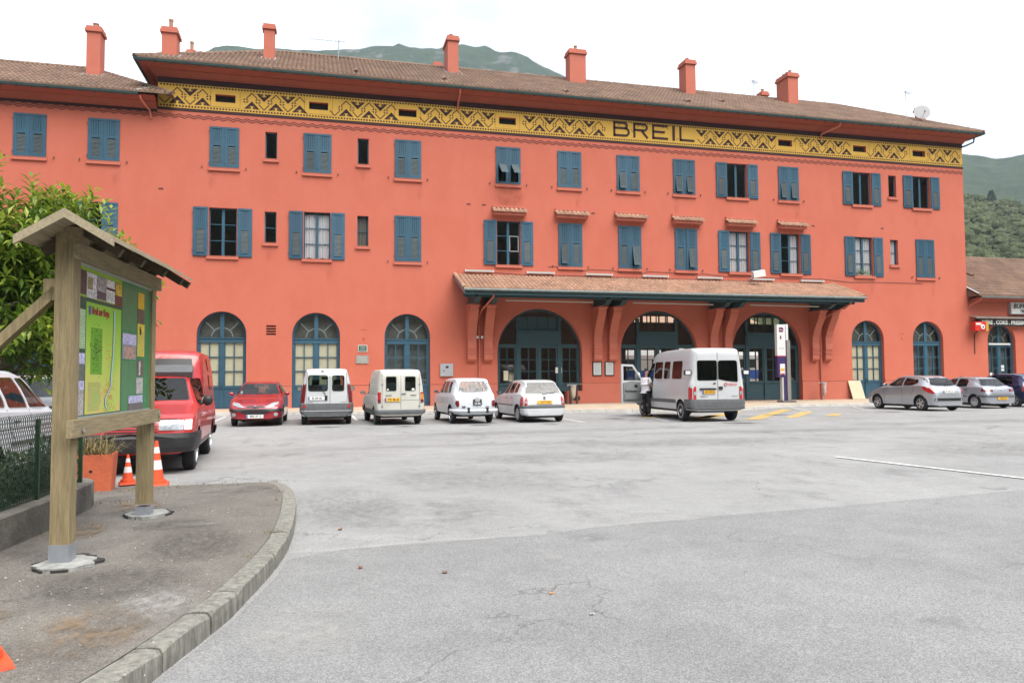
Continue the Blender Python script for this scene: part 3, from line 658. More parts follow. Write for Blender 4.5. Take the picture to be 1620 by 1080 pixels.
# ------------------------------------------------------------------ arched doors
def arc_strip(w, cx, cz, r0, r1, y0, y1, a0, a1, n, m=0):
    for j in range(n):
        p, q = a0 + (a1 - a0) * j / n, a0 + (a1 - a0) * (j + 1) / n
        A = [(cx + r * math.cos(t), cz + r * math.sin(t)) for r, t in ((r0, p), (r1, p), (r1, q), (r0, q))]
        w.prism(A, 'y', y0, y1, m)
def arched_door(x, hw, apex, kind):
    sp = apex - hw; w = MB(); y0, y1 = .22, .30; tz0, tz1 = sp - .36, sp - .12
    w.box(-hw, -hw + .1, y0, y1, 0, sp - PAVE); w.box(hw - .1, hw, y0, y1, 0, sp - PAVE)
    arc_strip(w, 0, sp - PAVE, hw - .1, hw, y0, y1, 0, PI, 20)
    w.box(-hw + .1, hw - .1, y0 - .03, y1, tz0 - PAVE, tz1 - PAVE); w.box(-hw + .08, hw - .08, y0 - .06, y0 - .03, tz1 - PAVE - .05, tz1 - PAVE)
    w.box(-.09, .09, y0 - .015, y1, 0, apex - PAVE - .08)
    pz = 1.08
    for s in (-1, 1):
        a, b = (.09, hw - .1) if s > 0 else (-hw + .1, -.09)
        w.box(a, b, y0 + .01, y1, 0, .16); w.box(a, b, y0 + .035, y1, .16, pz - .12); w.box(a, b, y0, y1, pz - .12, pz)
        m_ = (a + b) / 2; w.box(m_ - .022, m_ + .022, y0 + .01, y1, pz, tz0 - PAVE); e = b - a
        w.box(a, a + .06, y0 + .01, y1, pz, tz0 - PAVE); w.box(b - .06, b, y0 + .01, y1, pz, tz0 - PAVE)
        for k in (1, 2):
            z = pz + (tz0 - PAVE - pz) * k / 3; w.box(a, b, y0 + .012, y1, z - .02, z + .02)
        # knob
        w.box(s * .05 - .02, s * .05 + .02, y0 - .07, y0, .95, 1.15)
    o = w.build('arched_door', TEAL, bld, None, (x - BX, 0, PAVE))
    f = MB(); cz = sp - PAVE - .12
    arc_strip(f, 0, cz, hw * .42, hw * .42 + .035, .24, .27, .12, PI - .12, 14)
    for a in (PI * .25, PI * .75): f.bar((hw * .44 * math.cos(a), .255, cz + hw * .44 * math.sin(a)), (hw * .93 * math.cos(a), .255, cz + hw * .93 * math.sin(a)), .03, .03, 0, (0, 1, 0))
    f.build('fanlight_bars', M('grey_bars', (.16, .20, .22), .6), o)
    for s in (-1, 1):
        a, b_ = (.15, hw - .16) if s > 0 else (-hw + .16, -.15)
        pane_grid(o, spans(a, b_, 2), spans(pz, tz0 - PAVE, 3), .285)
        arch_pane(o, *((.08, hw - .09) if s > 0 else (-hw + .09, -.08)), tz1 - PAVE - .02, sp - PAVE, hw - .07, .285)
    if kind == 'cream':
        for s in (-1, 1):
            c = MB(); c.box(min(s * .1, s * (hw - .1)), max(s * .1, s * (hw - .1)), .292, .30, pz, tz0 - PAVE); c.build('blind', CREAM, o)
    else:
        c = MB(); c.box(-hw + .1, hw - .1, .5, .51, 0, tz0 - PAVE); c.build('inner_screen', M('inner_screen_grey', (.10, .115, .12), .7, .2, 4), o)
    c = MB(); c.tess([arch_poly(0, hw - .02, tz0 - PAVE, apex - PAVE)], lambda p: (p[0], .52, p[1])); c.build('fanlight_backing', M('dusty_fanlight', (.13, .125, .11), .8, .2, 3), o)
    return o
for d in DOORS: arched_door(*d)
# ------------------------------------------------------------------ the three big arched screens
def arched_screen(x, hw, apex, idx):
    sp = apex - hw - PAVE; w = MB(); y0, y1 = .30, .39; cb = 1.13; zt_ = 3.0; ap = apex - PAVE
    arc_strip(w, 0, sp, hw - .11, hw, y0, y1, 0, PI, 28); w.box(-hw, -hw + .11, y0, y1, 0, sp); w.box(hw - .11, hw, y0, y1, 0, sp)
    for s in (-1, 1):
        w.box(s * cb - .09, s * cb + .09, y0 - .05, y1, 0, sp + math.sqrt((hw - .06) ** 2 - (cb + .09) ** 2))
    w.box(-hw + .05, hw - .05, y0 - .02, y1, zt_ - .1, zt_ + .1)
    w.box(-cb, cb, y0 - .08, y1, zt_ + .1, zt_ + .78); w.box(-cb - .1, cb + .1, y0 - .13, y0 - .08, zt_ + .68, zt_ + .8)
    pz = 1.08
    bays = [(-hw + .11, -cb - .09, 2), (-cb + .09, -.05, 2), (.05, cb - .09, 2), (cb + .09, hw - .11, 2)]
    w.box(-.05, .05, y0 - .03, y1, 0, zt_ - .1)
    for bi, (a, b, n) in enumerate(bays):
        lowz = .62 if (idx == 0 and bi == 3) else 0
        w.box(a, b, y0 + .02, y1, lowz, .2 + lowz); w.box(a, b, y0 + .05, y1 - .02, .2 + lowz, pz - .12); w.box(a, b, y0, y1, pz - .12, pz)
        w.box(a, a + .09, y0 + .005, y1, pz, zt_ - .1); w.box(b - .09, b, y0 + .005, y1, pz, zt_ - .1)
        m_ = (a + b) / 2; w.box(m_ - .02, m_ + .02, y0 + .02, y1, pz, zt_ - .1)
        for k in (1, 2):
            z = pz + (zt_ - .1 - pz) * k / 3; w.box(a + .09, b - .09, y0 + .02, y1, z - .02, z + .02)
    # upper glazing bars
    for k in (-.55, 0, .55): w.box(k - .018, k + .018, y0 + .02, y1, zt_ + .8, sp + math.sqrt((hw - .1) ** 2 - k * k))
    if idx == 0: w.box(-cb + .09, cb - .09, y0 + .05, y1 - .01, zt_ + .8, sp + math.sqrt((hw - .1) ** 2 - cb ** 2), 1)
    o = w.build('arched_entrance', [TEALA, TEALD], bld, None, (x - BX, 0, PAVE))
    for bi, (a, b_, n) in enumerate(bays): pane_grid(o, spans(a + .08, b_ - .08, 2), spans(pz, zt_ - .1, 3), .37)
    for a, b_ in ((-hw + .09, -cb), (cb, hw - .09)): arch_pane(o, a, b_, zt_ + .09, sp, hw - .07, .37)
    for a, b_ in spans(-cb + .05, cb - .05, 4): arch_pane(o, a, b_, zt_ + .78, sp, hw - .07, .37)
    return o
for i, (x, h, a) in enumerate(ARCHES): arched_screen(x, h, a, i)
w = MB(); w.box(12.05, 12.4, .27, .28, 1.72, 2.02); B(w, 'paper_notice', WHITE)
for q in ((9.25, 9.5, .26, .27, 1.35, 1.85), (9.6, 10.1, .5, .51, 1.3, 1.75)):
    w = MB(); w.box(*q); B(w, 'inner_notice', CREAM)

# ------------------------------------------------------------------ canopy on four pairs of consoles
CXL, CXR, CY, CZF, CZW = 6.68, 28.8, -2.6, 5.70, 6.68
cs = (CZW - CZF) / -CY
w = MB()
w.add([(CXL, CY, CZF - .05), (CXR, CY, CZF - .05), (CXR, 0, CZW - .05), (CXL, 0, CZW - .05), (CXL, CY, CZF), (CXR, CY, CZF), (CXR, 0, CZW), (CXL, 0, CZW)], [(0, 3, 2, 1), (4, 5, 6, 7), (0, 1, 5, 4), (1, 2, 6, 5), (2, 3, 7, 6), (3, 0, 4, 7)])
can = B(w, 'canopy_roof', TEALD)
t = MB(); tiles(t, CXL - .05, CXR + .05, CY - .08, CZF + .0, cs, lambda q: .0, .215, .36, .085)
ridge_row(t, (CXL, CY - .05, CZF + .07), (CXL, 0, CZW + .07), .1, .36); ridge_row(t, (CXR, CY - .05, CZF + .07), (CXR, 0, CZW + .07), .1, .36)
tt = t.build('canopy_tiles', TILE2, can, 50); tag(tt, kind='stuff')
x = CXL + .2; k = 0
while x < CXR:
    w = MB(); w.bar((x, CY + .05, CZF - .12), (x, -.02, CZW - .14), .09, .14); w.build('rafter', TEALD, can); x += .6
w = MB(); w.tube([(CXL - .05, CY - .11, CZF - .03), (CXR + .05, CY - .11, CZF - .03)], .065, 8); B(w, 'canopy_gutter', M('grey_green_gutter', (.13, .16, .16), .5, .2, 5), None, 50)
w = MB(); w.box(CXL + .02, CXR - .02, CY - .03, CY + .02, CZF - .26, CZF - .06); w.box(CXL + .1, CXR - .1, -1.95, -1.80, CZF - .30, CZF - .1); B(w, 'canopy_beam', TEALD)
w = MB(); w.add([(CXL - .02, CY - .05, CZF - .22), (CXL - .02, 0, CZW - .22), (CXL - .02, 0, CZW + .02), (CXL - .02, CY - .05, CZF + .02), (CXL + .02, CY - .05, CZF - .22), (CXL + .02, 0, CZW - .22), (CXL + .02, 0, CZW + .02), (CXL + .02, CY - .05, CZF + .02)], [(0, 1, 2, 3), (4, 7, 6, 5), (0, 3, 7, 4), (1, 5, 6, 2), (0, 4, 5, 1), (3, 2, 6, 7)])
B(w, 'verge_board', M('grey_mauve_board', (.20, .19, .24), .7, .1))
prof = [(0, 2.3), (-.16, 2.32), (-.26, 2.42), (-.27, 2.72), (-.24, 2.76), (-.27, 2.95), (-.30, 2.98), (-.27, 3.3), (-.30, 3.65), (-.42, 4.0), (-.62, 4.35), (-.82, 4.65), (-.92, 4.85), (-.95, 5.0), (-1.02, 5.05), (-1.02, 5.16), (0, 5.16)]
for x in (7.5, 8.35, 14.25, 15.1, 21.0, 21.88, 27.4, 28.25):
    w = MB(); w.prism(prof, 'x', x - .22, x + .22); w.box(x - .25, x + .25, -.31, 0, 2.72, 2.79); w.box(x - .27, x + .27, -1.06, 0, 5.06, 5.15)
    B(w, 'console', TRIM, None)
    w = MB(); w.prism([(0, 5.17), (-1.55, 5.17), (-1.95, 5.38), (-1.95, 5.5), (-1.4, 5.5), (0, 5.95)], 'x', x - .13, x + .13); w.prism([(-.3, 5.5), (-2.35, 5.38), (-2.35, 5.5), (-.3, 5.93)], 'x', x - .11, x + .11); B(w, 'console_beam', TEALD)
for a, b in ((9.0, 13.6), (15.8, 20.4), (22.6, 26.9)):
    w = MB(); w.tube([(a, -1.3, 5.33), (b, -1.3, 5.31)], .035, 8); B(w, 'conduit', M('pale_conduit', (.5, .47, .42), .6), None, 50)
pipe([(8.15, -2.6, 5.62), (8.1, -2.45, 5.35), (7.9, -.9, 4.9), (7.88, -.15, 4.6), (7.9, -.08, 4.4), (7.9, -.08, .2)])
pipe([(28.0, -2.6, 5.62), (28.0, -2.45, 5.35), (27.85, -.9, 4.9), (27.83, -.1, 4.6), (27.83, -.08, 4.4), (27.83, -.08, .2)])
# left wing canopy (behind the tree)
w = MB(); w.add([(-20, -2.2, 4.22), (-10.2, -2.2, 4.22), (-10.2, 0, 5.0), (-20, 0, 5.0), (-20, -2.2, 4.3), (-10.2, -2.2, 4.3), (-10.2, 0, 5.08), (-20, 0, 5.08)], [(0, 3, 2, 1), (4, 5, 6, 7), (0, 1, 5, 4), (1, 2, 6, 5), (2, 3, 7, 6), (3, 0, 4, 7)])
lc = B(w, 'wing_canopy', TEALD); t = MB(); tiles(t, -20, -10.15, -2.25, 4.3, .355, lambda q: 0, .2, .36, .055); tt = t.build('canopy_tiles', TILE2, lc, 50); tag(tt, kind='stuff')
for x in (-11.0, -13.9):
    w = MB(); w.bar((x, -.05, 2.6), (x, -.75, 3.9), .16, .2); w.box(x - .15, x + .15, -.25, 0, 2.3, 2.65); B(w, 'wing_strut', M('slate_paint', (.10, .14, .17), .6))

# ------------------------------------------------------------------ details fixed to the wall
for i in range(7):
    x = 7.92 + i * 3.24; zl = 6.92 - i * .005
    w = MB(); w.box(x - .72, x + .72, -.20, -.06, zl - .05, zl + .045); w.box(x - .74, x - .70, -.21, -.05, zl - .06, zl + .055, 1); w.box(x + .70, x + .74, -.21, -.05, zl - .06, zl + .055, 1); w.box(x - .5, x - .42, -.06, 0, zl - .03, zl + .03); w.box(x + .42, x + .5, -.06, 0, zl - .03, zl + .03)
    B(w, 'fluorescent_lamp', [M('lamp_grey', (.42, .42, .40), .5), WHITE])
w = MB(); w.bar((23.3, 0, 6.75), (23.3, -.9, 6.98), .05, .05); w.obox((23.35, -1.0, 7.08), (.36, 0, .06), (0, .12, .02), (-.03, .0, .17), 1); B(w, 'floodlight', [ZINC, WHITE])
def cable(pts, r=.012):
    w = MB(); w.tube(pts, r, 5); B(w, 'wall_cable', M('cable_brown', (.16, .06, .05), .7))
cp = []
for i, (x, z) in enumerate([(11.6, 7.25), (11.9, 7.3), (12.3, 7.27), (13.5, 7.08), (13.9, 7.18), (15.2, 7.18), (15.7, 7.04), (16.9, 7.04), (17.3, 7.17), (18.7, 7.14), (19.1, 7.05), (20.1, 7.05), (20.5, 7.15), (22, 7.02), (24, 7.05), (26, 6.98), (28, 7.05), (30, 6.9), (32, 6.95), (35, 6.95)]): cp.append((x, -.02, z))
cable(cp)
cable([(8.7, -.02, 6.88), (10.5, -.02, 6.8), (13, -.02, 6.84), (17, -.02, 6.8), (21, -.02, 6.82), (25, -.02, 6.78), (28.5, -.02, 6.8)])
w = MB()
for x, z in ((-7.1, 10.35), (7.4, 10.35), (8.2, 10.35), (14.15, 10.2), (23.6, 10.2), (27.6, 10.1), (32.3, 10.15)):
    B_ = MB(); B_.box(x - .13, x + .13, -.008, 0, z - .05, z + .05); B_.box(x - .10, x + .10, -.012, -.007, z - .03, z + .03, 1); B(B_, 'air_brick', [TRIM, MAROON])
w = MB(); w.box(5.91, 6.56, -.10, 0, 1.58, 2.22); w.box(5.93, 6.54, -.112, -.099, 1.60, 2.20); eb = B(w, 'electric_cabinet', M('cabinet_grey', (.33, .35, .38), .5, .05))
w = MB(); w.box(6.19, 6.32, -.122, -.11, 2.0, 2.1); w.box(6.07, 6.11, -.125, -.11, 1.82, 1.9); B(w, 'cabinet_lock', BLACK)
w = MB(); w.box(1.88, 2.33, -.03, 0, 2.80, 3.14); w.box(1.92, 2.29, -.035, -.029, 2.84, 3.10, 1)
for k in range(3): w.box(1.98, 2.23, -.038, -.034, 2.89 + k * .07, 2.91 + k * .07, 2)
B(w, 'green_plaque', [M('plaque_edge', (.45, .45, .42), .6), M('plaque_green', (.015, .07, .05), .5), M('plaque_text', (.35, .45, .4), .6)])
w = MB(); w.box(1.78, 2.39, -.035, 0, 2.23, 2.63)
for k in range(4): w.box(1.86, 2.31, -.04, -.034, 2.31 + k * .075, 2.335 + k * .075, 1)
B(w, 'stone_plaque', [M('plaque_grey', (.24, .25, .23), .7, .15, 8), M('plaque_letters', (.42, .42, .36), .6)])
for x0 in (14.0, 14.69):
    w = MB(); w.box(x0, x0 + .52, -.05, 0, 1.56, 2.32); w.box(x0 + .05, x0 + .47, -.056, -.049, 1.61, 2.27, 1)
    for k in range(9): w.box(x0 + .1, x0 + .42, -.06, -.055, 1.68 + k * .06, 1.70 + k * .06, 2)
    B(w, 'timetable_case', [BLACK, M('paper_grey', (.55, .57, .57), .6), M('print_grey', (.3, .32, .33), .7)])
# wall spotlights between the first consoles
for x in (7.8, 8.05): w = MB(); w.lathe([(.05, 0), (.07, -.1), (.075, -.14)], 10, (x, -.02, 3.55), 'y'); B(w, 'spotlight', WHITE, None, 40)
# right wing: signs over the buffet door
w = MB(); w.box(41.3, 44.6, -.22, -.02, 5.18, 5.92); w.box(41.34, 44.56, -.23, -.219, 5.22, 5.88, 1)
sg = B(w, 'buffet_sign', [M('sign_grey', (.4, .42, .44), .5), WHITE])
link('sign_lettering', text_mesh('sign_lettering', 'BUFFET', .40, BLACK, .012, .004, 'LEFT', .25), sg, (41.46, -.236, 5.66), (PI / 2, 0, 0))
link('sign_lettering', text_mesh('sign_lettering', 'TEL.', .24, BLACK, .008, .004, 'LEFT', .25), sg, (41.95, -.236, 5.36), (PI / 2, 0, 0))
w = MB(); w.box(38.75, 46, -.32, -.03, 4.44, 4.86); lb = B(w, 'lettered_board', BLACK)
link('board_lettering', text_mesh('board_lettering', 'BIERE . COKE . PRESSION   BUFFET', .33, WHITE, .014, .004, 'LEFT'), lb, (38.95, -.326, 4.64), (PI / 2, 0, 0))
t = MB(); tiles(t, 38.35, 46, -.5, 4.88, .25, lambda q: 0, .2, .5, .05); tt = t.build('board_hood', M('hood_grey', (.22, .19, .17), .8, .2, 4), lb, 50); tag(tt, kind='stuff')
w = MB(); w.box(38.15, 38.95, -.62, -.30, 4.12, 4.66); w.box(38.95, 39.15, -.60, -.32, 4.1, 4.68, 1); w.box(38.2, 38.6, -.625, -.619, 4.46, 4.58, 2)
w.lathe([(.15, -.62), (.15, -.66), (.12, -.67)], 16, (38.68, 0, 4.34), 'y', 2); w.lathe([(.06, -.671), (.05, -.68)], 10, (38.68, 0, 4.34), 'y', 3)
w.tube([(38.66, -.3, 4.2), (38.66, -.05, 3.9), (38.66, -.03, 2.75)], .025, 6, 3); w.bar((38.4, -.3, 4.45), (38.4, 0, 4.45), .05, .05, 3)
B(w, 'red_sign_box', [M('sign_red', (.55, .025, .02), .4), M('sign_ochre', (.42, .28, .04), .5), WHITE, M('sign_dark', (.08, .03, .03), .5)])
w = MB(); w.box(39.85, 41.5, .1, .2, 3.30, 3.40); B(w, 'door_tube_lamp', WHITE)
w = MB(); w.box(40.0, 40.25, .24, .25, 1.25, 1.6); w.box(40.85, 41.1, .24, .25, 1.7, 2.05); w.box(40.85, 41.15, .24, .25, 1.2, 1.5, 1); B(w, 'door_notice', [WHITE, CREAM])
# scars where an old lamp hung
w = MB(); w.box(2.0, 2.3, -.004, 0, 3.86, 3.9); w.box(2.12, 2.2, -.03, 0, 3.42, 3.48); w.box(33.3, 33.6, -.004, 0, 3.9, 3.95); w.box(33.42, 33.48, -.03, 0, 3.62, 3.68); B(w, 'wall_scar', M('scar_paint', (.36, .08, .05), .9))
# flower box in a window
w = MB(); w.box(30.5, 31.45, -.02, .12, 7.30, 7.36); B(w, 'flower_tray', TILE2)
LEAFG = M('leaf_green', (.055, .12, .025), .6, .35, 4, island=.4)
w = MB()
for i in range(170):
    cx_, sz = ((30.72, .16) if i < 120 else (31.2, .1)); p = Vector((random.gauss(cx_, sz), random.gauss(.03, .06), 7.42 + abs(random.gauss(0, .12)))); d = Vector((random.gauss(0, 1), random.gauss(-.4, 1), random.gauss(.4, .7))).normalized(); s_ = d.orthogonal().normalized() * .025
    w.quad(p, p + d * .05 + s_, p + d * .1, p + d * .05 - s_)
B(w, 'window_plant', LEAFG)

# ------------------------------------------------------------------ aerials and dish on the roof
def yagi(x, y, z, hgt, L, ang):
    t = thing('tv_aerial', None, 'aerial', (x, y, z)); w = MB(); w.tube([(0, 0, -.5), (0, 0, hgt)], .022, 6); w.build('mast', ZINC, t)
    w = MB(); d = Vector((math.cos(ang), math.sin(ang), 0)); n = Vector((-d.y, d.x, 0)); c = Vector((0, 0, hgt - .12)); w.tube([c - d * L * .2, c + d * L * .8], .014, 5)
    for k in range(8): p = c + d * L * (-.15 + k * .12); w.tube([p - n * .22, p + n * .22], .008, 4)
    w.build('antenna_boom', ZINC, t); return t
a_ = yagi(1.0, 4.2, zroof(4.2, 16.1), 1.2, 1.9, PI); a_['label'] = 'long boom aerial on the roof left of the middle chimneys'
a_ = yagi(28.1, 6.6, 19.2, 2.1, .8, .6); a_['label'] = 'thin aerial behind the wide chimney stack near the right'
a_ = yagi(35.9, 1.8, zroof(1.8, 16.1), 1.9, .9, .4); a_['label'] = 'aerial mast beside the white satellite dish'
dsh = thing('satellite_dish', 'white satellite dish at the right end of the main roof', 'dish', (36.2, .9, zroof(.9, 16.1)))
w = MB(); prof = [(.02, 0)] + [(.48 * k / 8, .16 * (k / 8) ** 2) for k in range(1, 9)]; w.lathe(prof, 24); w.lathe([(r, z - .012) for r, z in prof], 24)
w.build('reflector', M('dish_grey', (.30, .30, .31), .5), dsh, 60, (0, 0, .6), (math.radians(75), 0, math.radians(-25)))
w = MB(); w.tube([(0, 0, -.1), (0, 0, .55)], .03, 8); w.tube([(0, -.05, .3), (-.2, -.5, .55)], .015, 6); w.box(-.26, -.16, -.58, -.48, .5, .6); w.build('mount', ZINC, dsh)

w = MB(); w.quad((-1.1, 0, -1.3), (1.1, 0, -1.3), (1.1, 0, 1.3), (-1.1, 0, 1.3)); w.build('water_stain', decal('rain_stain', (.22, .05, .035), blob_fade(), 2.5, .4, .7, .9, .35), bld, None, (9.5 - BX, -.004, 10.75))

STREAK = decal('rain_streak', (.20, .045, .03), blob_fade(), 1.6, .42, .72, .9, .22)
for x, z, sx in ((-4.9, 11.0, .25), (.5, 6.8, .22), (4.9, 10.9, .2), (13.3, 10.95, .22), (19.0, 10.9, .2), (26.6, 10.9, .25), (31.5, 6.7, .22), (-9.0, 10.9, .25), (34.7, 10.85, .2), (2.1, 11.7, .2), (-2.3, 7.6, .18), (35.8, 6.7, .2)):
    w = MB(); w.quad((-1, 0, -1), (1, 0, -1), (1, 0, 1), (-1, 0, 1)); o = w.build('rain_streak', STREAK, bld, None, (x - BX, -.0045, z)); o.scale = (sx, 1, .75)

# ================================================================== GROUND, PAVEMENTS, MARKINGS
from mathutils import noise as mnoise
ASPH = asphalt('old_asphalt', (.200, .199, .196), (.280, .279, .272), .55, .55)
ASPH2 = asphalt('new_asphalt', (.165, .165, .164), (.225, .224, .221), .30, .6)
ASPH3 = asphalt('sidewalk_asphalt', (.100, .091, .080), (.175, .161, .141), .75, .7)
def sheet(name, pts, z, mat, kind='structure', parent=None):
    w = MB(); w.tess([[(p[0], p[1]) for p in pts]], lambda p: (p[0], p[1], z)); o = w.build(name, mat, parent)
    if parent is None: tag(o, kind=kind)
    return o
gnd = sheet('ground', [(-5000, -5000), (5000, -5000), (5000, 5000), (-5000, 5000)], -.06, M('valley_grass', (.07, .09, .035), .9, .3, .02))
park = sheet('car_park', [(-60, -60), (90, -60), (90, 12), (-60, 12)], 0, ASPH)
edge = [(-0.24, -31.07), (0.0, -30.9), (0.31, -30.79), (.7, -30.74), (1.12, -30.67), (1.45, -30.72), (1.71, -30.70), (2.09, -30.69), (2.6, -30.52), (3.12, -30.41), (4.28, -30.27), (5.54, -30.15), (8.86, -29.75), (14, -29.2), (20, -28.6)]
sheet('asphalt_patch', [(-1.3, -60), (20, -60)] + edge[::-1] + [(-.3, -31.6), (-.5, -32.6), (-.8, -33.6), (-1.3, -36)], .005, ASPH2)
def stain(name, x, y, rx, ry, mat, z=.0085, rz=0):
    w = MB(); w.quad((-1, -1, 0), (1, -1, 0), (1, 1, 0), (-1, 1, 0)); o = w.build(name, mat, park, None, (x, y, z), (0, 0, rz)); o.scale = (rx, ry, 1); return o
WORN = decal('worn_dark', (.045, .044, .042), blob_fade(), 7, .38, .72, .9, .32); WORN2 = decal('worn_dark_fine', (.06, .058, .055), blob_fade(), 10, .38, .72, .9, .28)
DUST = decal('pale_dust', (.42, .41, .385), blob_fade(), 3.5, .36, .66, .95, .5); OIL = decal('oil_spot', (.02, .02, .02), blob_fade(), 1.3, .40, .62, .5, .8)
stain('worn_area', 1.0, -29.2, 1.5, 1.35, WORN); stain('worn_area', .35, -28.2, .9, 2.0, WORN2); stain('worn_area', 2.3, -26.5, 1.8, 1.6, WORN2); stain('worn_area', 4.6, -24.2, 2.4, 1.4, WORN); stain('worn_area', 8.5, -22.0, 3.5, 1.2, WORN2); stain('worn_area', 13.0, -25.0, 3.0, 2.0, WORN2, rz=.4)
stain('worn_area', 6.5, -17.5, 7, .9, WORN2, rz=.04); stain('worn_area', 12.0, -19.5, 8, .8, WORN2, rz=-.05); stain('worn_area', 20, -18, 6, 1.2, WORN2); stain('worn_area', 3, -21, 4, .6, WORN2)
stain('dust_streak', .9, -30.75, 1.5, .10, DUST, .0095, .08); stain('dust_streak', -.05, -32.62, .42, .13, DUST, .0095, -.35); stain('dust_streak', -.1, -33.0, .45, .5, DUST, .0095, .3); stain('dust_streak', 1.9, -31.6, .12, .16, DUST, .0095); stain('dust_streak', 3.6, -30.4, .7, .10, DUST, .0095, .1); stain('dust_streak', 3.55, -29.9, .35, .22, DUST, .0095)
for x, y, q in ((.3, -13.4, .5), (2.6, -13.9, .45), (5.0, -14.0, .5), (7.3, -14.2, .4), (13, -16, .7), (10.4, -12, .5), (17, -12, .6), (22.5, -11.5, .7)): stain('oil_spot', x, y, q, q * .8, OIL)
# station pavement and its kerb# station pavement and its kerb stones
KL = [(-60, -4.0), (-4.2, -4.1), (-1, -4.6), (2.5, -5.5), (6.6, -6.4), (10.7, -7.3), (14, -8.0), (17.2, -8.3), (18.6, -7.9), (20.2, -6.6), (21.4, -5.9), (24, -5.9), (90, -6.1)]
PAVEM = M('pavement_beige', (.40, .32, .235), .9, .18, 1.3, .3, 25)
pav = sheet('station_pavement', [(p[0], p[1] + .13) for p in KL] + [(90, 12), (-60, 12)], PAVE - .004, PAVEM)
KERBM = M('kerb_concrete', (.50, .48, .44), .85, .18, 2.5, .3, 30)
def along(pl, step):
    out = []; carry = 0
    for a, b in zip(pl, pl[1:]):
        a, b = Vector(a), Vector(b); L = (b - a).length; d = (b - a) / L; n = max(1, round(L / step))
        for i in range(n): out.append((a + d * L * i / n, a + d * L * (i + 1) / n))
    return out
for a, b in along([(-12, -4.03)] + KL[1:-1] + [(46, -5.97)], 1.0):
    d = (b - a).normalized(); nn = Vector((-d.y, d.x)); w = MB(); h = (b - a).length / 2 - .008
    t = random.uniform(-.004, .004)
    w.obox(((a.x + b.x) / 2 + nn.x * .075, (a.y + b.y) / 2 + nn.y * .075, .067 + t), (d.x * h, d.y * h, 0), (nn.x * .075, nn.y * .075, 0), (0, 0, .067)); w.build('kerb_stone', KERBM, pav)
# painted markings
LW = M('line_white', (.50, .50, .48), .8, .3, 5); LY = M('line_yellow', (.40, .285, .105), .8, .35, 4)
def stripe(a, b, wd, mat=LW, z=.006):
    a, b = Vector(a), Vector(b); d = (b - a).normalized(); n = Vector((-d.y, d.x)) * wd / 2; w = MB()
    w.add([(a.x - n.x, a.y - n.y, z), (b.x - n.x, b.y - n.y, z), (b.x + n.x, b.y + n.y, z), (a.x + n.x, a.y + n.y, z)], [(0, 1, 2, 3)]); return w.build('painted_line', mat, park)
stripe((12.45, -8.3), (11.4, -14.21), .12); stripe((8.6, -9), (8.56, -13.88), .11); stripe((21.2, -6.9), (19.98, -9.95), .11); stripe((24.47, -6.91), (23.35, -9.05), .1)
stripe((-3.6, -5), (-3.6, -9.5), .1); stripe((1.35, -6), (1.35, -10), .1); stripe((3.65, -7), (3.65, -10), .1); stripe((27.0, -7), (27, -12), .1); stripe((12.3, -9.2), (17.5, -9.3), .1)
stripe((9.20, -25.6), (9.95, -29.6), .13, M('line_white'), .012)
for q in [[(14.18, -14.29), (14.73, -14.5), (20.47, -7.99), (20.02, -7.79)], [(16.01, -13.93), (16.6, -13.91), (19.92, -10.24), (19.46, -10.09)], [(18.09, -13.36), (18.54, -13.54), (19.89, -12.01), (19.53, -11.9)], [(11.54, -11.6), (12.92, -10.48), (13.14, -11.0), (11.77, -12.14)], [(13.2, -12.6), (16.9, -9.0), (17.4, -9.1), (13.8, -13.0)], [(12.2, -13.4), (14.5, -11.3), (14.9, -11.6), (12.7, -13.9)]]:
    w = MB(); w.add([(p[0], p[1], .007) for p in q], [(0, 1, 2, 3)]); w.build('painted_hatching', LY, park)

# foreground sidewalk with big kerb stones; its far end is dropped to the road
KE = [(-2.6, -38.5), (-1.55, -35.6), (-1.08, -34.3), (-.80, -33.55), (-.64, -33.0), (-.52, -32.57), (-.42, -32.0), (-.34, -31.53), (-.26, -30.8), (-.23, -30.2), (-.22, -29.6), (-.23, -28.8), (-.26, -28.04), (-.33, -27.2), (-.43, -26.44), (-.62, -25.95)]
def kz(y): return .13 if y < -28.3 else max(.012, .13 - (y + 28.3) / 2.35 * .118)
def kpt(s):     # s = arc length from the near end
    for a, b in zip(KE, KE[1:]):
        L = math.hypot(b[0] - a[0], b[1] - a[1])
        if s <= L: return (a[0] + (b[0] - a[0]) * s / L, a[1] + (b[1] - a[1]) * s / L), ((b[0] - a[0]) / L, (b[1] - a[1]) / L)
        s -= L
    return KE[-1], ((b[0] - a[0]) / L, (b[1] - a[1]) / L)
KLEN = sum(math.hypot(b[0] - a[0], b[1] - a[1]) for a, b in zip(KE, KE[1:]))
sw_ = MB(); n = 60; inner = []
for i in range(n + 1):
    (x, y), (dx, dy) = kpt(KLEN * i / n); inner.append((x - dy * .155, y + dx * .155))
rows = []
for x, y in inner:
    lx = -3.3 if y < -26.9 else -3.05
    rows.append([(x + (lx - x) * t, y, kz(y) - .006 + .012 * mnoise.noise(Vector((x * 2 + t * 3, y * 1.3, 0))) * min(1, (x + (lx - x) * t - x) * -4)) for t in [k / 14 for k in range(15)]])
for a, b in zip(rows, rows[1:]):
    for k in range(14): sw_.quad(a[k], a[k + 1], b[k + 1], b[k])
walk = tag(sw_.build('sidewalk', ASPH3, None, 60), kind='structure')
STONE = M('kerb_granite', (.205, .198, .170), .9, .42, 22, 1.0, 60, stretch=(1, 1, .18))
cuts_ = [0, 1.2, 2.3, 3.4, 4.45]
yj = [-33.42, -32.86, -32.42, -31.36, -30.5, -28.65, -27.75]
s = 0; js = [0.0]
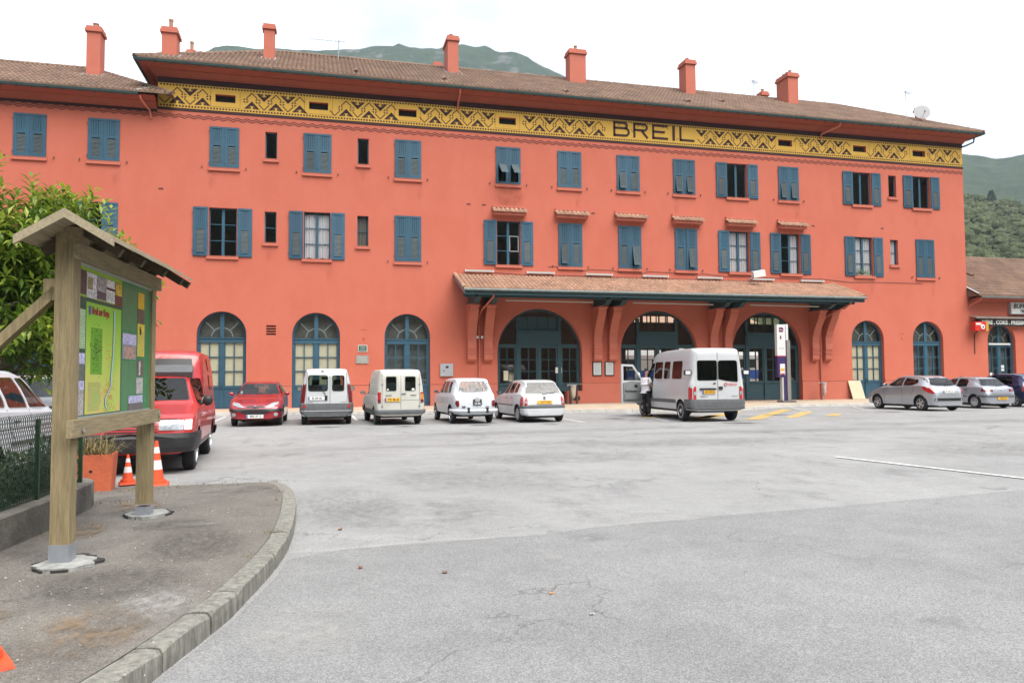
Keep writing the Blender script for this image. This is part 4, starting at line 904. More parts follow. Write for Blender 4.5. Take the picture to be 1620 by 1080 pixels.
for k in range(1, 2000):
    s_ = KLEN * k / 2000; (x, y), _ = kpt(s_); (x0, y0), _ = kpt(KLEN * (k - 1) / 2000)
    for j in yj:
        if y0 < j <= y: js.append(s_)
js = sorted(set([0, 1.1, 2.2, 3.4] + js[1:] + [KLEN]))
for a, b in zip(js, js[1:]):
    if b - a < .12: continue
    w = MB(); m_ = max(3, int((b - a) / .12)); prev = None; jz = random.uniform(-.006, .004); jo = random.uniform(-.006, .006)
    for i in range(m_ + 1):
        (x, y), (dx, dy) = kpt(a + .010 + (b - a - .020) * i / m_); nx, ny = -dy, dx; z = kz(y) + jz; e = .012 if 0 < i < m_ else .028
        prof = [(jo + .0, -.03), (jo + .0 + random.uniform(-.004, .004), z * .5), (jo + .004, z - e), (jo + .02, z - .004), (.08, z + random.uniform(-.003, .003)), (.150, z - .004), (.165, z - .03)]
        row = [(x + nx * o, y + ny * o, zz) for o, zz in prof]
        if prev:
            for k in range(len(row) - 1): w.quad(prev[k], row[k], row[k + 1], prev[k + 1])
        else: w.add(row, [tuple(range(len(row)))])
        prev = row
    w.add(prev, [tuple(range(len(prev)))[::-1]]); w.build('kerb_stone', STONE, walk, 40)
def wstain(x, y, rx, ry, mat, z=.132):
    w = MB(); w.quad((-1, -1, 0), (1, -1, 0), (1, 1, 0), (-1, 1, 0)); o = w.build('stain', mat, walk, None, (x, y, z + .008)); o.scale = (rx, ry, 1)
WORNW = decal('worn_gravel', (.045, .043, .04), blob_fade(), 9, .36, .70, .9, .6)
EARTH = decal('earth_stain', (.22, .15, .09), blob_fade(), 2.5, .42, .62, .95, .7)
for q in ((-1.35, -32.0, .7, .7, WORNW), (-1.0, -30.8, .55, .9, WORNW), (-1.3, -29.9, .45, .35, WORNW), (-1.9, -28.6, .35, .6, EARTH), (-1.2, -33.0, .4, .6, EARTH), (-2.0, -32.6, .4, .35, EARTH), (-2.1, -30.0, .3, .6, EARTH), (-1.1, -29.95, .25, .12, DUST), (-.95, -32.6, .3, .5, DUST), (-1.6, -33.4, .5, .4, WORN2)): wstain(*q)
# grass tufts in the kerb joints and beside the sidewalk end
TUFT = M('dry_grass', (.16, .15, .05), .9, .4, 5, island=.3)
w = MB()
for cx_, cy_, n_, sp_ in ((-.46, -28.62, 14, .05), (-.47, -27.75, 14, .05), (-.62, -26.1, 25, .12), (-1.0, -25.98, 30, .2), (-1.6, -26.3, 60, .35), (-2.3, -26.7, 90, .3), (-.45, -30.5, 12, .04), (-.52, -31.4, 8, .03), (-2.2, -28.3, 40, .2), (-2.25, -30.0, 30, .5)):
    for i in range(n_):
        x, y = random.gauss(cx_, sp_), random.gauss(cy_, sp_ * .5); z = kz(y) - .003; h = random.uniform(.01, .045); a = random.uniform(0, 6.3); dx, dy = math.cos(a) * .004, math.sin(a) * .004; l = random.uniform(-.02, .02)
        w.add([(x - dx, y - dy, z), (x + dx, y + dy, z), (x + l, y + l, z + h)], [(0, 1, 2)])
tag(w.build('grass_tufts', TUFT, None), 'sparse dry grass tufts along the kerb and sidewalk edge', 'grass', kind='stuff')
# loose grit on the sidewalk
w = MB()
for i in range(900):
    y = random.uniform(-34.2, -27); x = random.uniform(-2.3, -.5)
    if mnoise.noise(Vector((x * 1.3, y * 1.1, 3))) < -.05: continue
    r_ = random.uniform(.003, .011); z = kz(y) - .004; w.add([(x + r_ * random.uniform(.6, 1.3) * math.cos(a), y + r_ * math.sin(a), z) for a in (0, 2.1, 4.2)] + [(x, y, z + r_ * .8)], [(0, 1, 3), (1, 2, 3), (2, 0, 3)])
tag(w.build('grit', M('grit_stone', (.26, .24, .21), .9, island=.5), None), 'loose grit scattered over the worn sidewalk', 'gravel', kind='stuff')
# raised lot behind the low wall
w = MB(); w.tess([[(-14, -40), (-2.62, -40), (-2.62, -28.2), (-3.3, -26.9), (-4.2, -25.3), (-4.2, -14), (-14, -14)]], lambda p: (p[0], p[1], .2))
for a, b in (((-2.62, -28.2), (-3.3, -26.9)), ((-3.3, -26.9), (-4.2, -25.3)), ((-4.2, -25.3), (-4.2, -14)), ((-4.2, -14), (-14, -14))): w.quad((*a, 0), (*b, 0), (*b, .2), (*a, .2))
tag(w.build('upper_lot', ASPH3), kind='structure')

# ================================================================== HILLS
def dirv(az): a = math.radians(az); return Vector((math.sin(a), math.cos(a), 0))
CAMP = Vector((0, -CAM_D, CAM_H))
def hill(name, prof, dist, near, mat, rough, back=1.25, seed=0, rows=44, cols=170, zlow=-2.):
    f = pchip(prof); a0, a1 = prof[0][0], prof[-1][0]; w = MB(); G = []
    for i in range(cols + 1):
        az = a0 + (a1 - a0) * i / cols; d = dirv(az); col = []; hz = f(az) * dist
        for j in range(rows + 1):
            t = j / rows
            if t < .82: q = t / .82; r_ = near + (dist - near) * q; z = zlow + (hz - zlow) * (q ** 1.15)
            else: q = (t - .82) / .18; r_ = dist + (dist * back - dist) * q; z = hz * (1 - .35 * q)
            p = CAMP + d * r_; k = min(1, t * 3) * (1 if t < .8 else .35)
            nz = mnoise.fractal(Vector((p.x * 4 / dist + seed, p.y * 4 / dist, seed)), .9, 2.1, 6)
            col.append((p.x, p.y, z + nz * rough * k + (mnoise.fractal(Vector((p.x * 30 / dist, p.y * 30 / dist, seed + 5)), .8, 2.2, 5)) * rough * .22 * (1 if t < .8 else .6)))
        G.append(col)
    for a, b in zip(G, G[1:]):
        for j in range(rows): w.quad(a[j], b[j], b[j + 1], a[j + 1])
    return tag(w.build(name, mat, None, 80), kind='structure')
def forest_mat(name, c1, c2, rock=None, scale=.02):
    m = bpy.data.materials.new(name); m.use_nodes = True; nt = m.node_tree; b = nt.nodes['Principled BSDF']; b.inputs['Roughness'].default_value = .95; b.inputs['Specular IOR Level'].default_value = .1
    t = nt.nodes.new('ShaderNodeTexCoord'); n = nt.nodes.new('ShaderNodeTexNoise'); n.inputs['Scale'].default_value = scale; n.inputs['Detail'].default_value = 12; n.inputs['Roughness'].default_value = .72
    r = nt.nodes.new('ShaderNodeValToRGB'); r.color_ramp.elements[0].position = .36; r.color_ramp.elements[1].position = .66; r.color_ramp.elements[0].color = (*c1, 1); r.color_ramp.elements[1].color = (*c2, 1)
    nt.links.new(t.outputs['Object'], n.inputs['Vector']); nt.links.new(n.outputs['Fac'], r.inputs['Fac']); last = r.outputs['Color']
    if rock:
        mpn = nt.nodes.new('ShaderNodeMapping'); mpn.inputs['Scale'].default_value = (1, 1, .45); nt.links.new(t.outputs['Object'], mpn.inputs['Vector'])
        n2 = nt.nodes.new('ShaderNodeTexNoise'); n2.inputs['Scale'].default_value = scale * .55; n2.inputs['Detail'].default_value = 9; n2.inputs['Roughness'].default_value = .7; nt.links.new(mpn.outputs['Vector'], n2.inputs['Vector'])
        mr = nt.nodes.new('ShaderNodeMapRange'); mr.inputs['From Min'].default_value = .55; mr.inputs['From Max'].default_value = .62; nt.links.new(n2.outputs['Fac'], mr.inputs['Value'])
        mx_ = nt.nodes.new('ShaderNodeMix'); mx_.data_type = 'RGBA'; mx_.inputs['B'].default_value = (*rock, 1); nt.links.new(mr.outputs['Result'], mx_.inputs['Factor']); nt.links.new(last, mx_.inputs['A']); last = mx_.outputs['Result']
    nt.links.new(last, b.inputs['Base Color'])
    bp = nt.nodes.new('ShaderNodeBump'); bp.inputs['Strength'].default_value = .9; bp.inputs['Distance'].default_value = 6; nt.links.new(n.outputs['Fac'], bp.inputs['Height']); nt.links.new(bp.outputs['Normal'], b.inputs['Normal'])
    return m
FOR1 = forest_mat('mountain_forest', (.010, .024, .008), (.028, .052, .017), (.105, .10, .095), .035)
FOR2 = forest_mat('ridge_forest', (.016, .030, .012), (.042, .064, .024), None, .04)
FOR3 = forest_mat('olive_ground', (.06, .075, .03), (.13, .13, .06), None, .2)
hill('mountain_behind', [(-30, .24), (-18, .29), (-11.5, .345), (-8.6, .395), (-7.08, .4175), (-4.72, .422), (-1.63, .426), (.65, .4305), (1.8, .434), (4.38, .439), (6.28, .4406), (8.0, .4392), (9.89, .4415), (11.58, .4421), (13.53, .432), (15.47, .428), (16.44, .421), (18.5, .4035), (21.7, .374), (30, .30), (40, .26)], 1500, 420, FOR1, 34, seed=3)
hill('far_ridge', [(36, .30), (42.8, .2726), (44.6, .2623), (45.46, .2541), (46.4, .2492), (47.3, .2446), (48.1, .2442), (48.8, .2443), (51.3, .2431), (60, .25), (75, .22)], 1500, 520, FOR2, 24, seed=9)
hill('valley_slope', [(74, .22), (95, .28), (130, .36), (160, .33), (190, .38), (220, .34), (250, .40), (280, .36), (310, .33), (331, .31)], 900, 260, FOR2, 30, seed=33, rows=24, cols=200)
NH = [(30, .20), (42.74, .215), (45.39, .204), (45.98, .198), (47.35, .190), (48.67, .183), (51.2, .17), (62, .16), (75, .14)]
hill('near_slope', NH, 480, 110, FOR3, 6, seed=21, rows=30, cols=90)
# olive trees on the near slope: one far-off wood
def ico(sub):
    bm = bmesh.new(); bmesh.ops.create_icosphere(bm, subdivisions=sub, radius=1); v = np.array([x.co[:] for x in bm.verts]); f = np.array([[q.index for q in p.verts] for p in bm.faces]); bm.free(); return v, f
iv, ifc = ico(3); rng = np.random.default_rng(5); fN = pchip(NH); V = []; F = []; nb = 0
shapes = []
for k in range(6):
    d = np.array([1 + .55 * mnoise.fractal(Vector(tuple(p * 2.2 + k * 7)), .8, 2.2, 4) for p in iv]); shapes.append(iv * d[:, None])
for i in range(1050):
    az = rng.uniform(42.5, 54); q = rng.uniform(.12, 1.0) ** .7; r_ = 110 + 370 * q; p = CAMP + dirv(az) * r_; z = -2 + (fN(az) * 480 + 2) * q ** 1.15
    s_ = rng.uniform(1.6, 3.3); a = rng.uniform(0, 6.28); S = shapes[rng.integers(6)]; c_, s2 = math.cos(a), math.sin(a)
    X = np.stack([(S[:, 0] * c_ - S[:, 1] * s2) * s_ + p.x, (S[:, 0] * s2 + S[:, 1] * c_) * s_ + p.y, S[:, 2] * s_ * rng.uniform(.7, 1.0) + z + s_ * .6], 1); V.append(X); F.append(ifc + nb); nb += len(S)
V = np.concatenate(V); F = np.concatenate(F); me = bpy.data.meshes.new('olive_wood'); me.from_pydata(V.tolist(), [], F.tolist())
OL = forest_mat('olive_foliage', (.034, .048, .022), (.10, .115, .06), None, .9); nt = OL.node_tree; me.materials.append(OL)
hs = nt.nodes.new('ShaderNodeHueSaturation'); g = nt.nodes.new('ShaderNodeNewGeometry'); mr = nt.nodes.new('ShaderNodeMapRange'); mr.inputs['To Min'].default_value = .6; mr.inputs['To Max'].default_value = 1.35
b_ = nt.nodes['Principled BSDF']; src = b_.inputs['Base Color'].links[0].from_socket; nt.links.new(g.outputs['Random Per Island'], mr.inputs['Value']); nt.links.new(mr.outputs['Result'], hs.inputs['Value']); nt.links.new(src, hs.inputs['Color']); nt.links.new(hs.outputs['Color'], b_.inputs['Base Color'])
for nd in nt.nodes:
    if nd.type == 'BUMP': nd.inputs['Distance'].default_value = .6
me.polygons.foreach_set('use_smooth', [True] * len(me.polygons)); ow = link('olive_wood', me); tag(ow, 'grey-green olive trees covering the slope at the right', 'wood', kind='stuff')
# a dark conifer and a small white house on that slope
def on_slope(az, q): p = CAMP + dirv(az) * (110 + 370 * q); return Vector((p.x, p.y, -2 + (fN(az) * 480 + 2) * q ** 1.15))
p = on_slope(46.95, .96); ct = thing('conifer_tree', 'dark conifer rising above the olive trees on the right slope', 'tree', p)
w = MB(); w.tube([(0, 0, -1), (0, 0, 8)], [.35, .08], 6); w.build('trunk', M('bark', (.09, .065, .045), .9), ct)
w = MB()
for i in range(900):
    h = random.uniform(1, 9.5); r_ = (9.8 - h) * .36 * random.uniform(.4, 1.1); a = random.uniform(0, 6.3); q = Vector((r_ * math.cos(a), r_ * math.sin(a), h)); d = Vector((math.cos(a), math.sin(a), -.3 + random.gauss(0, .3))); s_ = d.orthogonal().normalized() * .35
    w.quad(q, q + d * .5 + s_, q + d * 1.0, q + d * .5 - s_)
w.build('crown', M('conifer_green', (.022, .045, .022), .9, .3, 1), ct)
p = on_slope(48.2, .90); hs_ = thing('hillside_house', 'small white house among the olives on the right slope', 'house', p, .3)
w = MB(); w.box(-3, 3, -2.2, 2.2, -1.5, 3.2); w.build('wall', WHITE, hs_); w = MB(); w.prism([(-2.5, 3.2), (2.5, 3.2), (0, 4.3)], 'x', -3.2, 3.2); w.build('roof', TILE2, hs_)
for x in (-1.5, 1.4): w = MB(); w.box(x - .4, x + .4, -2.26, -2.19, 1, 2.2); w.build('window', DARK, hs_)

# ================================================================== VEHICLES
PAINT = {}
def paint(name, col, rough=.28, metal=0., coat=.6): return M('paint_' + name, col, rough, .04, 1.5, metal=metal, coat=coat)
CGLASS = glass('car_glass', (.50, .56, .54), 1.0, .01)
CGLASSD = glass('car_glass_tinted', (.15, .17, .17), 1.0, .01); CGLASSB = glass('bus_glass', (.05, .06, .06), 1.0, .01)
REDL = M('tail_lamp_red', (.42, .012, .015), .15, coat=1); REDD = M('tail_lamp_dark', (.14, .006, .01), .15, coat=1)
AMB = M('lamp_amber', (.65, .20, .02), .2, coat=1); LENS = M('lamp_clear', (.34, .36, .38), .18, .35, 25, metal=.2, coat=.6)
SEATM = M('seat_cloth', (.03, .032, .035), .9, .2, 10)
PLW = M('plate_white', (.72, .72, .68), .5); PLY = M('plate_yellow', (.70, .38, .03), .5); PLB = M('plate_blue', (.02, .06, .35), .5)

class Car:
    def __init__(s, name, label, cat, sp, pos, heading, mat, group=None, z=0.0, scale=(1, 1, 1)):
        s.sp = sp; s.L = sp['L']; s.mat = mat
        s.root = thing(name, label, cat, (pos[0], pos[1], z), PI / 2 - heading, group); s.root.scale = scale
        s.wc = sum(sp['wheels'][:2]) / 2
        s.zt, s.zb, s.hw, s.rw = pchip(sp['top']), pchip(sp['belt']), pchip(sp['hw']), pchip(sp['rw'])
        s.zs = pchip(sp['sill']) if isinstance(sp['sill'], list) else (lambda u: sp['sill'])
        L = s.L; us = set(); k = 0
        n = 46
        for i in range(n + 1): us.add(round(L * i / n, 4))
        for e in (.012, .03, .055): us.add(e); us.add(round(L - e, 4))
        s.us = sorted(us); s.body()
    def X(s, u): return s.wc - u
    def half(s, u):
        w, zs, zt = s.hw(u), s.zs(u), s.zt(u); zb = min(s.zb(u), zt - .02); wr = min(s.rw(u), w * .98); g = zt - zb; r = min(.10, g * .5); hgt = zb - zs
        P = [(0, zs), (w * .80, zs), (w * .955, zs + .03), (w * .985, zs + .25 * hgt), (w, zs + .52 * hgt), (w * .992, zs + .80 * hgt), (w * .97, zb - .012), (w * .955, zb)]
        a, b = (w * .955, zb), (wr, zt - r)
        bul = .018 * min(1, g / .4)
        for t in (.35, .7): P.append((a[0] + (b[0] - a[0]) * t + bul, a[1] + (b[1] - a[1]) * t))
        P += [(wr, zt - r), (wr * .965, zt - r * .42), (wr * .88, zt - r * .15), (wr * .6, zt - r * .02), (0, zt)]
        return P
    def body(s):
        w = MB(); rings = []
        for u in s.us:
            P = s.half(u); ring = [(s.X(u), y, z) for y, z in P] + [(s.X(u), -y, z) for y, z in P[-2:0:-1]]; rings.append(ring)
        k = len(rings[0])
        for r in rings: w.v += r
        for i in range(len(rings) - 1):
            for j in range(k): w.f.append((i * k + j, i * k + (j + 1) % k, (i + 1) * k + (j + 1) % k, (i + 1) * k + j)); w.m.append(0)
        for base in (0, (len(rings) - 1) * k):
            c = len(w.v); P = rings[0] if base == 0 else rings[-1]; zz = [p[2] for p in P]; w.v.append((P[0][0], 0, (min(zz) + max(zz)) / 2))
            for j in range(k): w.f.append((base + j, base + (j + 1) % k, c)); w.m.append(0)
        me = w.mesh('body', [s.mat, BLACK], 40)
        s.body_o = link('body', me, s.root)
        s.bvh = BVHTree.FromPolygons([Vector(v) for v in w.v], w.f)
    def hit(s, a, b, view):
        if view == 'R': o, d = Vector((s.X(s.L) - 2, a, b)), Vector((1, 0, 0))
        elif view == 'F': o, d = Vector((s.X(0) + 2, a, b)), Vector((-1, 0, 0))
        elif view == 'S+': o, d = Vector((s.X(a), 3, b)), Vector((0, -1, 0))
        elif view == 'T': o, d = Vector((s.X(a), b, 4)), Vector((0, 0, -1))
        else: o, d = Vector((s.X(a), -3, b)), Vector((0, 1, 0))
        h, n, i, dist = s.bvh.ray_cast(o, d)
        return (h, n, d) if h is not None else (None, None, d)
    def patch(s, name, poly, view, mat, off=.006, parent=None, rings=4, thick=0.):
        cx, cz = sum(p[0] for p in poly) / len(poly), sum(p[1] for p in poly) / len(poly); dense = []
        for a, b in zip(poly, list(poly[1:]) + [poly[0]]):
            kk = max(1, int(math.hypot(b[0] - a[0], b[1] - a[1]) / .05))
            dense += [(a[0] + (b[0] - a[0]) * i / kk, a[1] + (b[1] - a[1]) * i / kk) for i in range(kk)]
        poly = dense; w = MB(); n = len(poly)
        if 'window' in name or 'windscreen' in name:      # glass: one smooth quadric through the body's surface
            ax = 0 if view in 'RF' else 1; S = []; Y = []
            pts = [(cx + (p[0] - cx) * k / rings, cz + (p[1] - cz) * k / rings) for k in range(rings, 0, -1) for p in poly] + [(cx, cz)]
            T = lambda q: (1, q[0] - cx, q[1] - cz, (q[0] - cx) ** 2, (q[0] - cx) * (q[1] - cz), (q[1] - cz) ** 2)
            for q in pts:
                h, nn, dd = s.hit(q[0], q[1], view)
                if h is not None: S.append(T(q)); Y.append(h[ax])
            co = np.linalg.lstsq(np.array(S), np.array(Y), rcond=None)[0]; dd = s.hit(cx, cz, view)[2]
            for q in pts:
                v = float(np.dot(co, T(q))); w.v.append(tuple((Vector((v, q[0], q[1])) if ax == 0 else Vector((s.X(q[0]), v, q[1]))) - dd * (off + .004)))
            d = dd; c = len(w.v) - 1
        else:
            for k in range(rings, 0, -1):
                for p in poly:
                    t = k / rings; q = (cx + (p[0] - cx) * t, cz + (p[1] - cz) * t); h, nn, d = s.hit(q[0], q[1], view); tt = t
                    while h is None and tt > .3:
                        tt -= .05; h, nn, d = s.hit(cx + (p[0] - cx) * tt, cz + (p[1] - cz) * tt, view)
                    if h is None: h, nn = Vector((0, 0, 0)), -d
                    if nn.dot(d) > 0: nn = -nn
                    w.v.append(tuple(h + (nn * .75 - d * .25) * off))
            h, nn, d = s.hit(cx, cz, view); w.v.append(tuple((h if h is not None else Vector()) - d * off)); c = len(w.v) - 1
        for k in range(rings - 1):
            for j in range(n): w.f.append((k * n + j, k * n + (j + 1) % n, (k + 1) * n + (j + 1) % n, (k + 1) * n + j)); w.m.append(0)
        for j in range(n): w.f.append(((rings - 1) * n + j, (rings - 1) * n + (j + 1) % n, c)); w.m.append(0)
        if thick:      # skirt back to the body
            o = len(w.v)
            for j in range(n): w.v.append(tuple(Vector(w.v[j]) + d * (off + thick)))
            for j in range(n): w.f.append((j, (j + 1) % n, o + (j + 1) % n, o + j)); w.m.append(0)
        return w.build(name, mat, parent or s.root, 50)
    def seam(s, pts, view, wd=.011, mat=None):
        w = MB(); P = []
        for a, b in zip(pts, pts[1:]):
            n = max(1, int(math.hypot(b[0] - a[0], b[1] - a[1]) / .07))
            for i in range(n): P.append((a[0] + (b[0] - a[0]) * i / n, a[1] + (b[1] - a[1]) * i / n))
        P.append(pts[-1]); row = []
        for i, p in enumerate(P):
            q0, q1 = P[max(i - 1, 0)], P[min(i + 1, len(P) - 1)]; d2 = Vector((q1[0] - q0[0], q1[1] - q0[1])).normalized(); nn = Vector((-d2.y, d2.x)) * wd / 2
            a, _, d = s.hit(p[0] + nn.x, p[1] + nn.y, view); b, _, _ = s.hit(p[0] - nn.x, p[1] - nn.y, view)
            row.append((a - d * .003, b - d * .003) if a is not None and b is not None else None)
        for a, b in zip(row, row[1:]):
            if a and b: w.quad(a[0], a[1], b[1], b[0])
        if w.f: w.build('panel_gap', mat or BLACK, s.root)
    def ysec(s, u, z):
        P = s.half(u); best = 0
        for a, b in zip(P, P[1:]):
            if (a[1] - z) * (b[1] - z) <= 0 and abs(a[1] - b[1]) > 1e-6:
                t = (z - a[1]) / (b[1] - a[1]); best = max(best, a[0] + (b[0] - a[0]) * t)
        return best
    def band(s, name, u0, u1, z0, z1, off, mat, end=None, nz=5, parent=None):
        # strip following the body; end 'R' or 'F' wraps it round that end, None: both sides only
        st = sorted({round(u0 + (u1 - u0) * i / 14, 4) for i in range(15)} | {u for u in s.us if u0 <= u <= u1})
        zsn = [z0 + (z1 - z0) * i / (nz - 1) for i in range(nz)]; w = MB()
        def outline(z, o):
            z_ = z
            side = [(u, s.ysec(u, z_)) for u in st]
            if end == 'R': pl = side + [(u1, y * f) for f, y in ((.5, side[-1][1]), (-.5, side[-1][1]))] + [(u, -y) for u, y in side[::-1]]
            elif end == 'F': sd = side[::-1]; pl = sd + [(u0, y * f) for f, y in ((.5, sd[-1][1]), (-.5, sd[-1][1]))] + [(u, -y) for u, y in sd[::-1]]
            else: return [[(u, y + o) for u, y in side], [(u, -y - o) for u, y in side]]
            out = []
            for i, p in enumerate(pl):
                a, b = pl[max(0, i - 1)], pl[min(len(pl) - 1, i + 1)]; d = Vector((b[0] - a[0], b[1] - a[1]))
                if d.length < 1e-6: d = Vector((1, 0))
                d.normalize(); nn = Vector((-d.y, d.x)) if end == 'R' else Vector((d.y, -d.x))
                if end == 'R' and i < len(pl) / 2 and nn.y < -.2: nn = -nn
                out.append((p[0] + nn.x * o, p[1] + nn.y * o))
            return [out]
        def fix(lines):   # make sure the strip lies outside
            return lines
        levels = [(zsn[0], -.01)] + [(z, off * (1 if 0 < i < nz - 1 else .8)) for i, z in enumerate(zsn)] + [(zsn[-1], -.01)]
        L_ = [outline(z, o) for z, o in levels]
        for part in range(len(L_[0])):
            rows = [[(s.X(u), y, z) for u, y in lv[part]] for lv, (z, o) in zip(L_, levels)]
            for a, b in zip(rows, rows[1:]):
                for i in range(len(a) - 1): w.quad(a[i], a[i + 1], b[i + 1], b[i])
        return w.build(name, mat, parent or s.root, 45)
    def cut(s, wins_side=(), wins_rear=(), wins_front=(), cav=None, rear_depth=.7):
        ops = []
        def mk(mb, mat): me = mb.mesh('cutter', [mat]); o = bpy.data.objects.new('cutter', me); COL.objects.link(o); o.parent = s.root; ops.append(o); return o
        xf, xr, r, tr = s.sp['wheels'][:4]; ra = s.sp.get('arch', r + .055); wl = MB()
        for u in (xf, xr):
            for sg in (-1, 1): wl.lathe([(ra, tr - .30), (ra, tr + .5)] if sg > 0 else [(ra, -tr - .5), (ra, -tr + .30)], 28, (s.X(u), 0, r), 'y')
        todo = [mk(wl, BLACK)]
        if cav:
            u0, u1, zf = cav; c = MB(); rings = []; n = 22
            for i in range(n + 1):
                u = u0 + (u1 - u0) * i / n; zt_ = s.zt(u) - .055; zb_ = min(s.zb(u), zt_ - .01); w_ = s.hw(u) - .10; wr = min(s.rw(u) - .07, w_)
                zf_ = min(zf, zb_ - .02)
                rings.append([(s.X(u), y, z) for y, z in ((-w_, zf_), (w_, zf_), (w_, zb_), (wr, zt_ - .05), (wr * .8, zt_), (-wr * .8, zt_), (-wr, zt_ - .05), (-w_, zb_))])
            for rg in rings: c.v += rg
            for i in range(n):
                for j in range(8): c.f.append((i * 8 + j, i * 8 + (j + 1) % 8, (i + 1) * 8 + (j + 1) % 8, (i + 1) * 8 + j)); c.m.append(0)
            c.f += [tuple(range(8)), tuple(range(n * 8, n * 8 + 8))]; c.m += [0, 0]; todo.append(mk(c, GREYP))
        def shrink(p, k=.03):
            cx, cz = sum(q[0] for q in p) / len(p), sum(q[1] for q in p) / len(p); return [(cx + (q[0] - cx) * (1 - k), cz + (q[1] - cz) * (1 - k)) for q in p]
        if wins_side:
            c = MB()
            for p in wins_side: c.prism([(s.X(q[0]), q[1]) for q in shrink(p)], 'y', -1.6, 1.6)
            todo.append(mk(c, BLACK))
        if wins_rear:
            c = MB()
            for p in wins_rear: c.prism(shrink(p), 'x', s.X(s.L) - .6, s.X(s.L) + rear_depth)
            todo.append(mk(c, BLACK))
        if wins_front:
            c = MB()
            for p, dep in wins_front: c.prism(shrink(p), 'x', s.X(0) + .6, s.X(0) - dep)
            todo.append(mk(c, BLACK))
        for o in todo:
            md = s.body_o.modifiers.new('b', 'BOOLEAN'); md.operation = 'DIFFERENCE'; md.object = o; md.solver = 'EXACT'
            try: md.material_mode = 'TRANSFER'
            except Exception: pass
        bpy.context.view_layer.update(); dg = bpy.context.evaluated_depsgraph_get(); me = bpy.data.meshes.new_from_object(s.body_o.evaluated_get(dg))
        s.body_o.modifiers.clear(); old = s.body_o.data; s.body_o.data = me; bpy.data.meshes.remove(old)
        me.polygons.foreach_set('use_smooth', [True] * len(me.polygons)); me.set_sharp_from_angle(angle=math.radians(35))
        for o in ops: m_ = o.data; bpy.data.objects.remove(o); bpy.data.meshes.remove(m_)
    def wheels(s, style='cap', wd=.17, mat=None):
        xf, xr, r, tr = s.sp['wheels'][:4]
        key = ('wh', r, style, wd)
        if key not in MATS:
            t = MB(); h = wd / 2; t.lathe([(r * .62, -h * .9), (r * .88, -h), (r * .97, -h * .8), (r, -h * .45), (r, h * .45), (r * .97, h * .8), (r * .88, h), (r * .62, h * .9)], 28, (0, 0, 0), 'y')
            rm = MB(); f = h * .96; R_ = r * .66
            rm.lathe([(R_, -h * .6), (R_, f + .01), (R_ * .90, f + .012), (R_ * .87, f - .02)], 24, (0, 0, 0), 'y')
            if style == 'alloy':
                rm.lathe([(R_ * .87, f - .06), (R_ * .1, f - .05)], 20, (0, 0, 0), 'y', 1)
                for k in range(5):
                    a = 2 * PI * k / 5; rm.bar((0, f - .005, 0), (R_ * .9 * math.cos(a), f - .012, R_ * .9 * math.sin(a)), .07 * r / .3, .03, 0, (0, 1, 0))
                rm.lathe([(R_ * .24, f - .03), (R_ * .22, f + .008), (R_ * .1, f + .012)], 12, (0, 0, 0), 'y')
            elif style == 'steel':
                rm.lathe([(R_ * .87, f - .03), (R_ * .6, f - .045), (R_ * .45, f - .01), (R_ * .3, f - .005), (R_ * .28, f + .015), (R_ * .1, f + .018)], 20, (0, 0, 0), 'y')
                for k in range(8):
                    a = 2 * PI * (k + .5) / 8; rm.lathe([(R_ * .07, f - .05), (R_ * .07, f - .026)], 6, (R_ * .72 * math.cos(a), 0, R_ * .72 * math.sin(a)), 'y', 1)
            else:
                rm.lathe([(R_ * .87, f), (R_ * .7, f + .015), (R_ * .4, f + .005), (R_ * .2, f + .02), (R_ * .05, f + .022)], 20, (0, 0, 0), 'y')
                for k in range(9):
                    a = 2 * PI * k / 9; rm.bar((R_ * .55 * math.cos(a), f + .0065, R_ * .55 * math.sin(a)), (R_ * .8 * math.cos(a), f + .011, R_ * .8 * math.sin(a)), .012, .012, 1, (0, 1, 0))
            MATS[key] = (t.mesh('wheel', TYRE, 40), rm.mesh('rim', [mat or ALLOY, BLACK], 35))
        tm, rm = MATS[key]
        for u in (xf, xr):
            for sg in (1, -1):
                o = link('wheel', tm, s.root, (s.X(u), sg * tr, r), (0, 0, 0 if sg > 0 else PI)); link('rim', rm, o)
        w = MB(); w.box(s.X(xr) - .35, s.X(xf) + .35, -tr + .1, tr - .1, s.zs(s.wc) - .07, s.zs(s.wc) + .02); w.tube([(s.X(xr), -tr, r), (s.X(xr), tr, r)], .05, 8); w.tube([(s.X(xf), -tr, r), (s.X(xf), tr, r)], .04, 8)
        w.build('chassis', BLACK, s.root)
    def plate(s, view, z, txt, mat=None, y=0., wd=.52, hh=.11, blue=True, twoline=None, tmat=None, tilt=0.):
        h, n, d = s.hit(y, z, view); w = MB(); t = .008; sg = -1 if view == 'R' else 1
        w.box(-wd / 2, wd / 2, -hh / 2, hh / 2, 0, t)
        if blue: w.box(-wd / 2 + .004, -wd / 2 + .045, -hh / 2 + .004, hh / 2 - .004, t, t + .002, 1)
        rz = -PI / 2 if view == 'R' else PI / 2
        o = w.build('licence_plate', [mat or PLW, PLB], s.root, None, (h.x + sg * .02, y, z), (PI / 2 - tilt, 0, rz))
        if twoline:
            for k, tx in enumerate(twoline): link('plate_lettering', text_mesh('plate_lettering', tx, hh * .46, tmat or BLACK, .002, .001), o, (0, hh * (.24 - .48 * k), t + .001))
        else: link('plate_lettering', text_mesh('plate_lettering', txt, .088, tmat or BLACK, .002, .001), o, (.02, 0, t + .001)).scale = (.86, 1, 1)
        return o
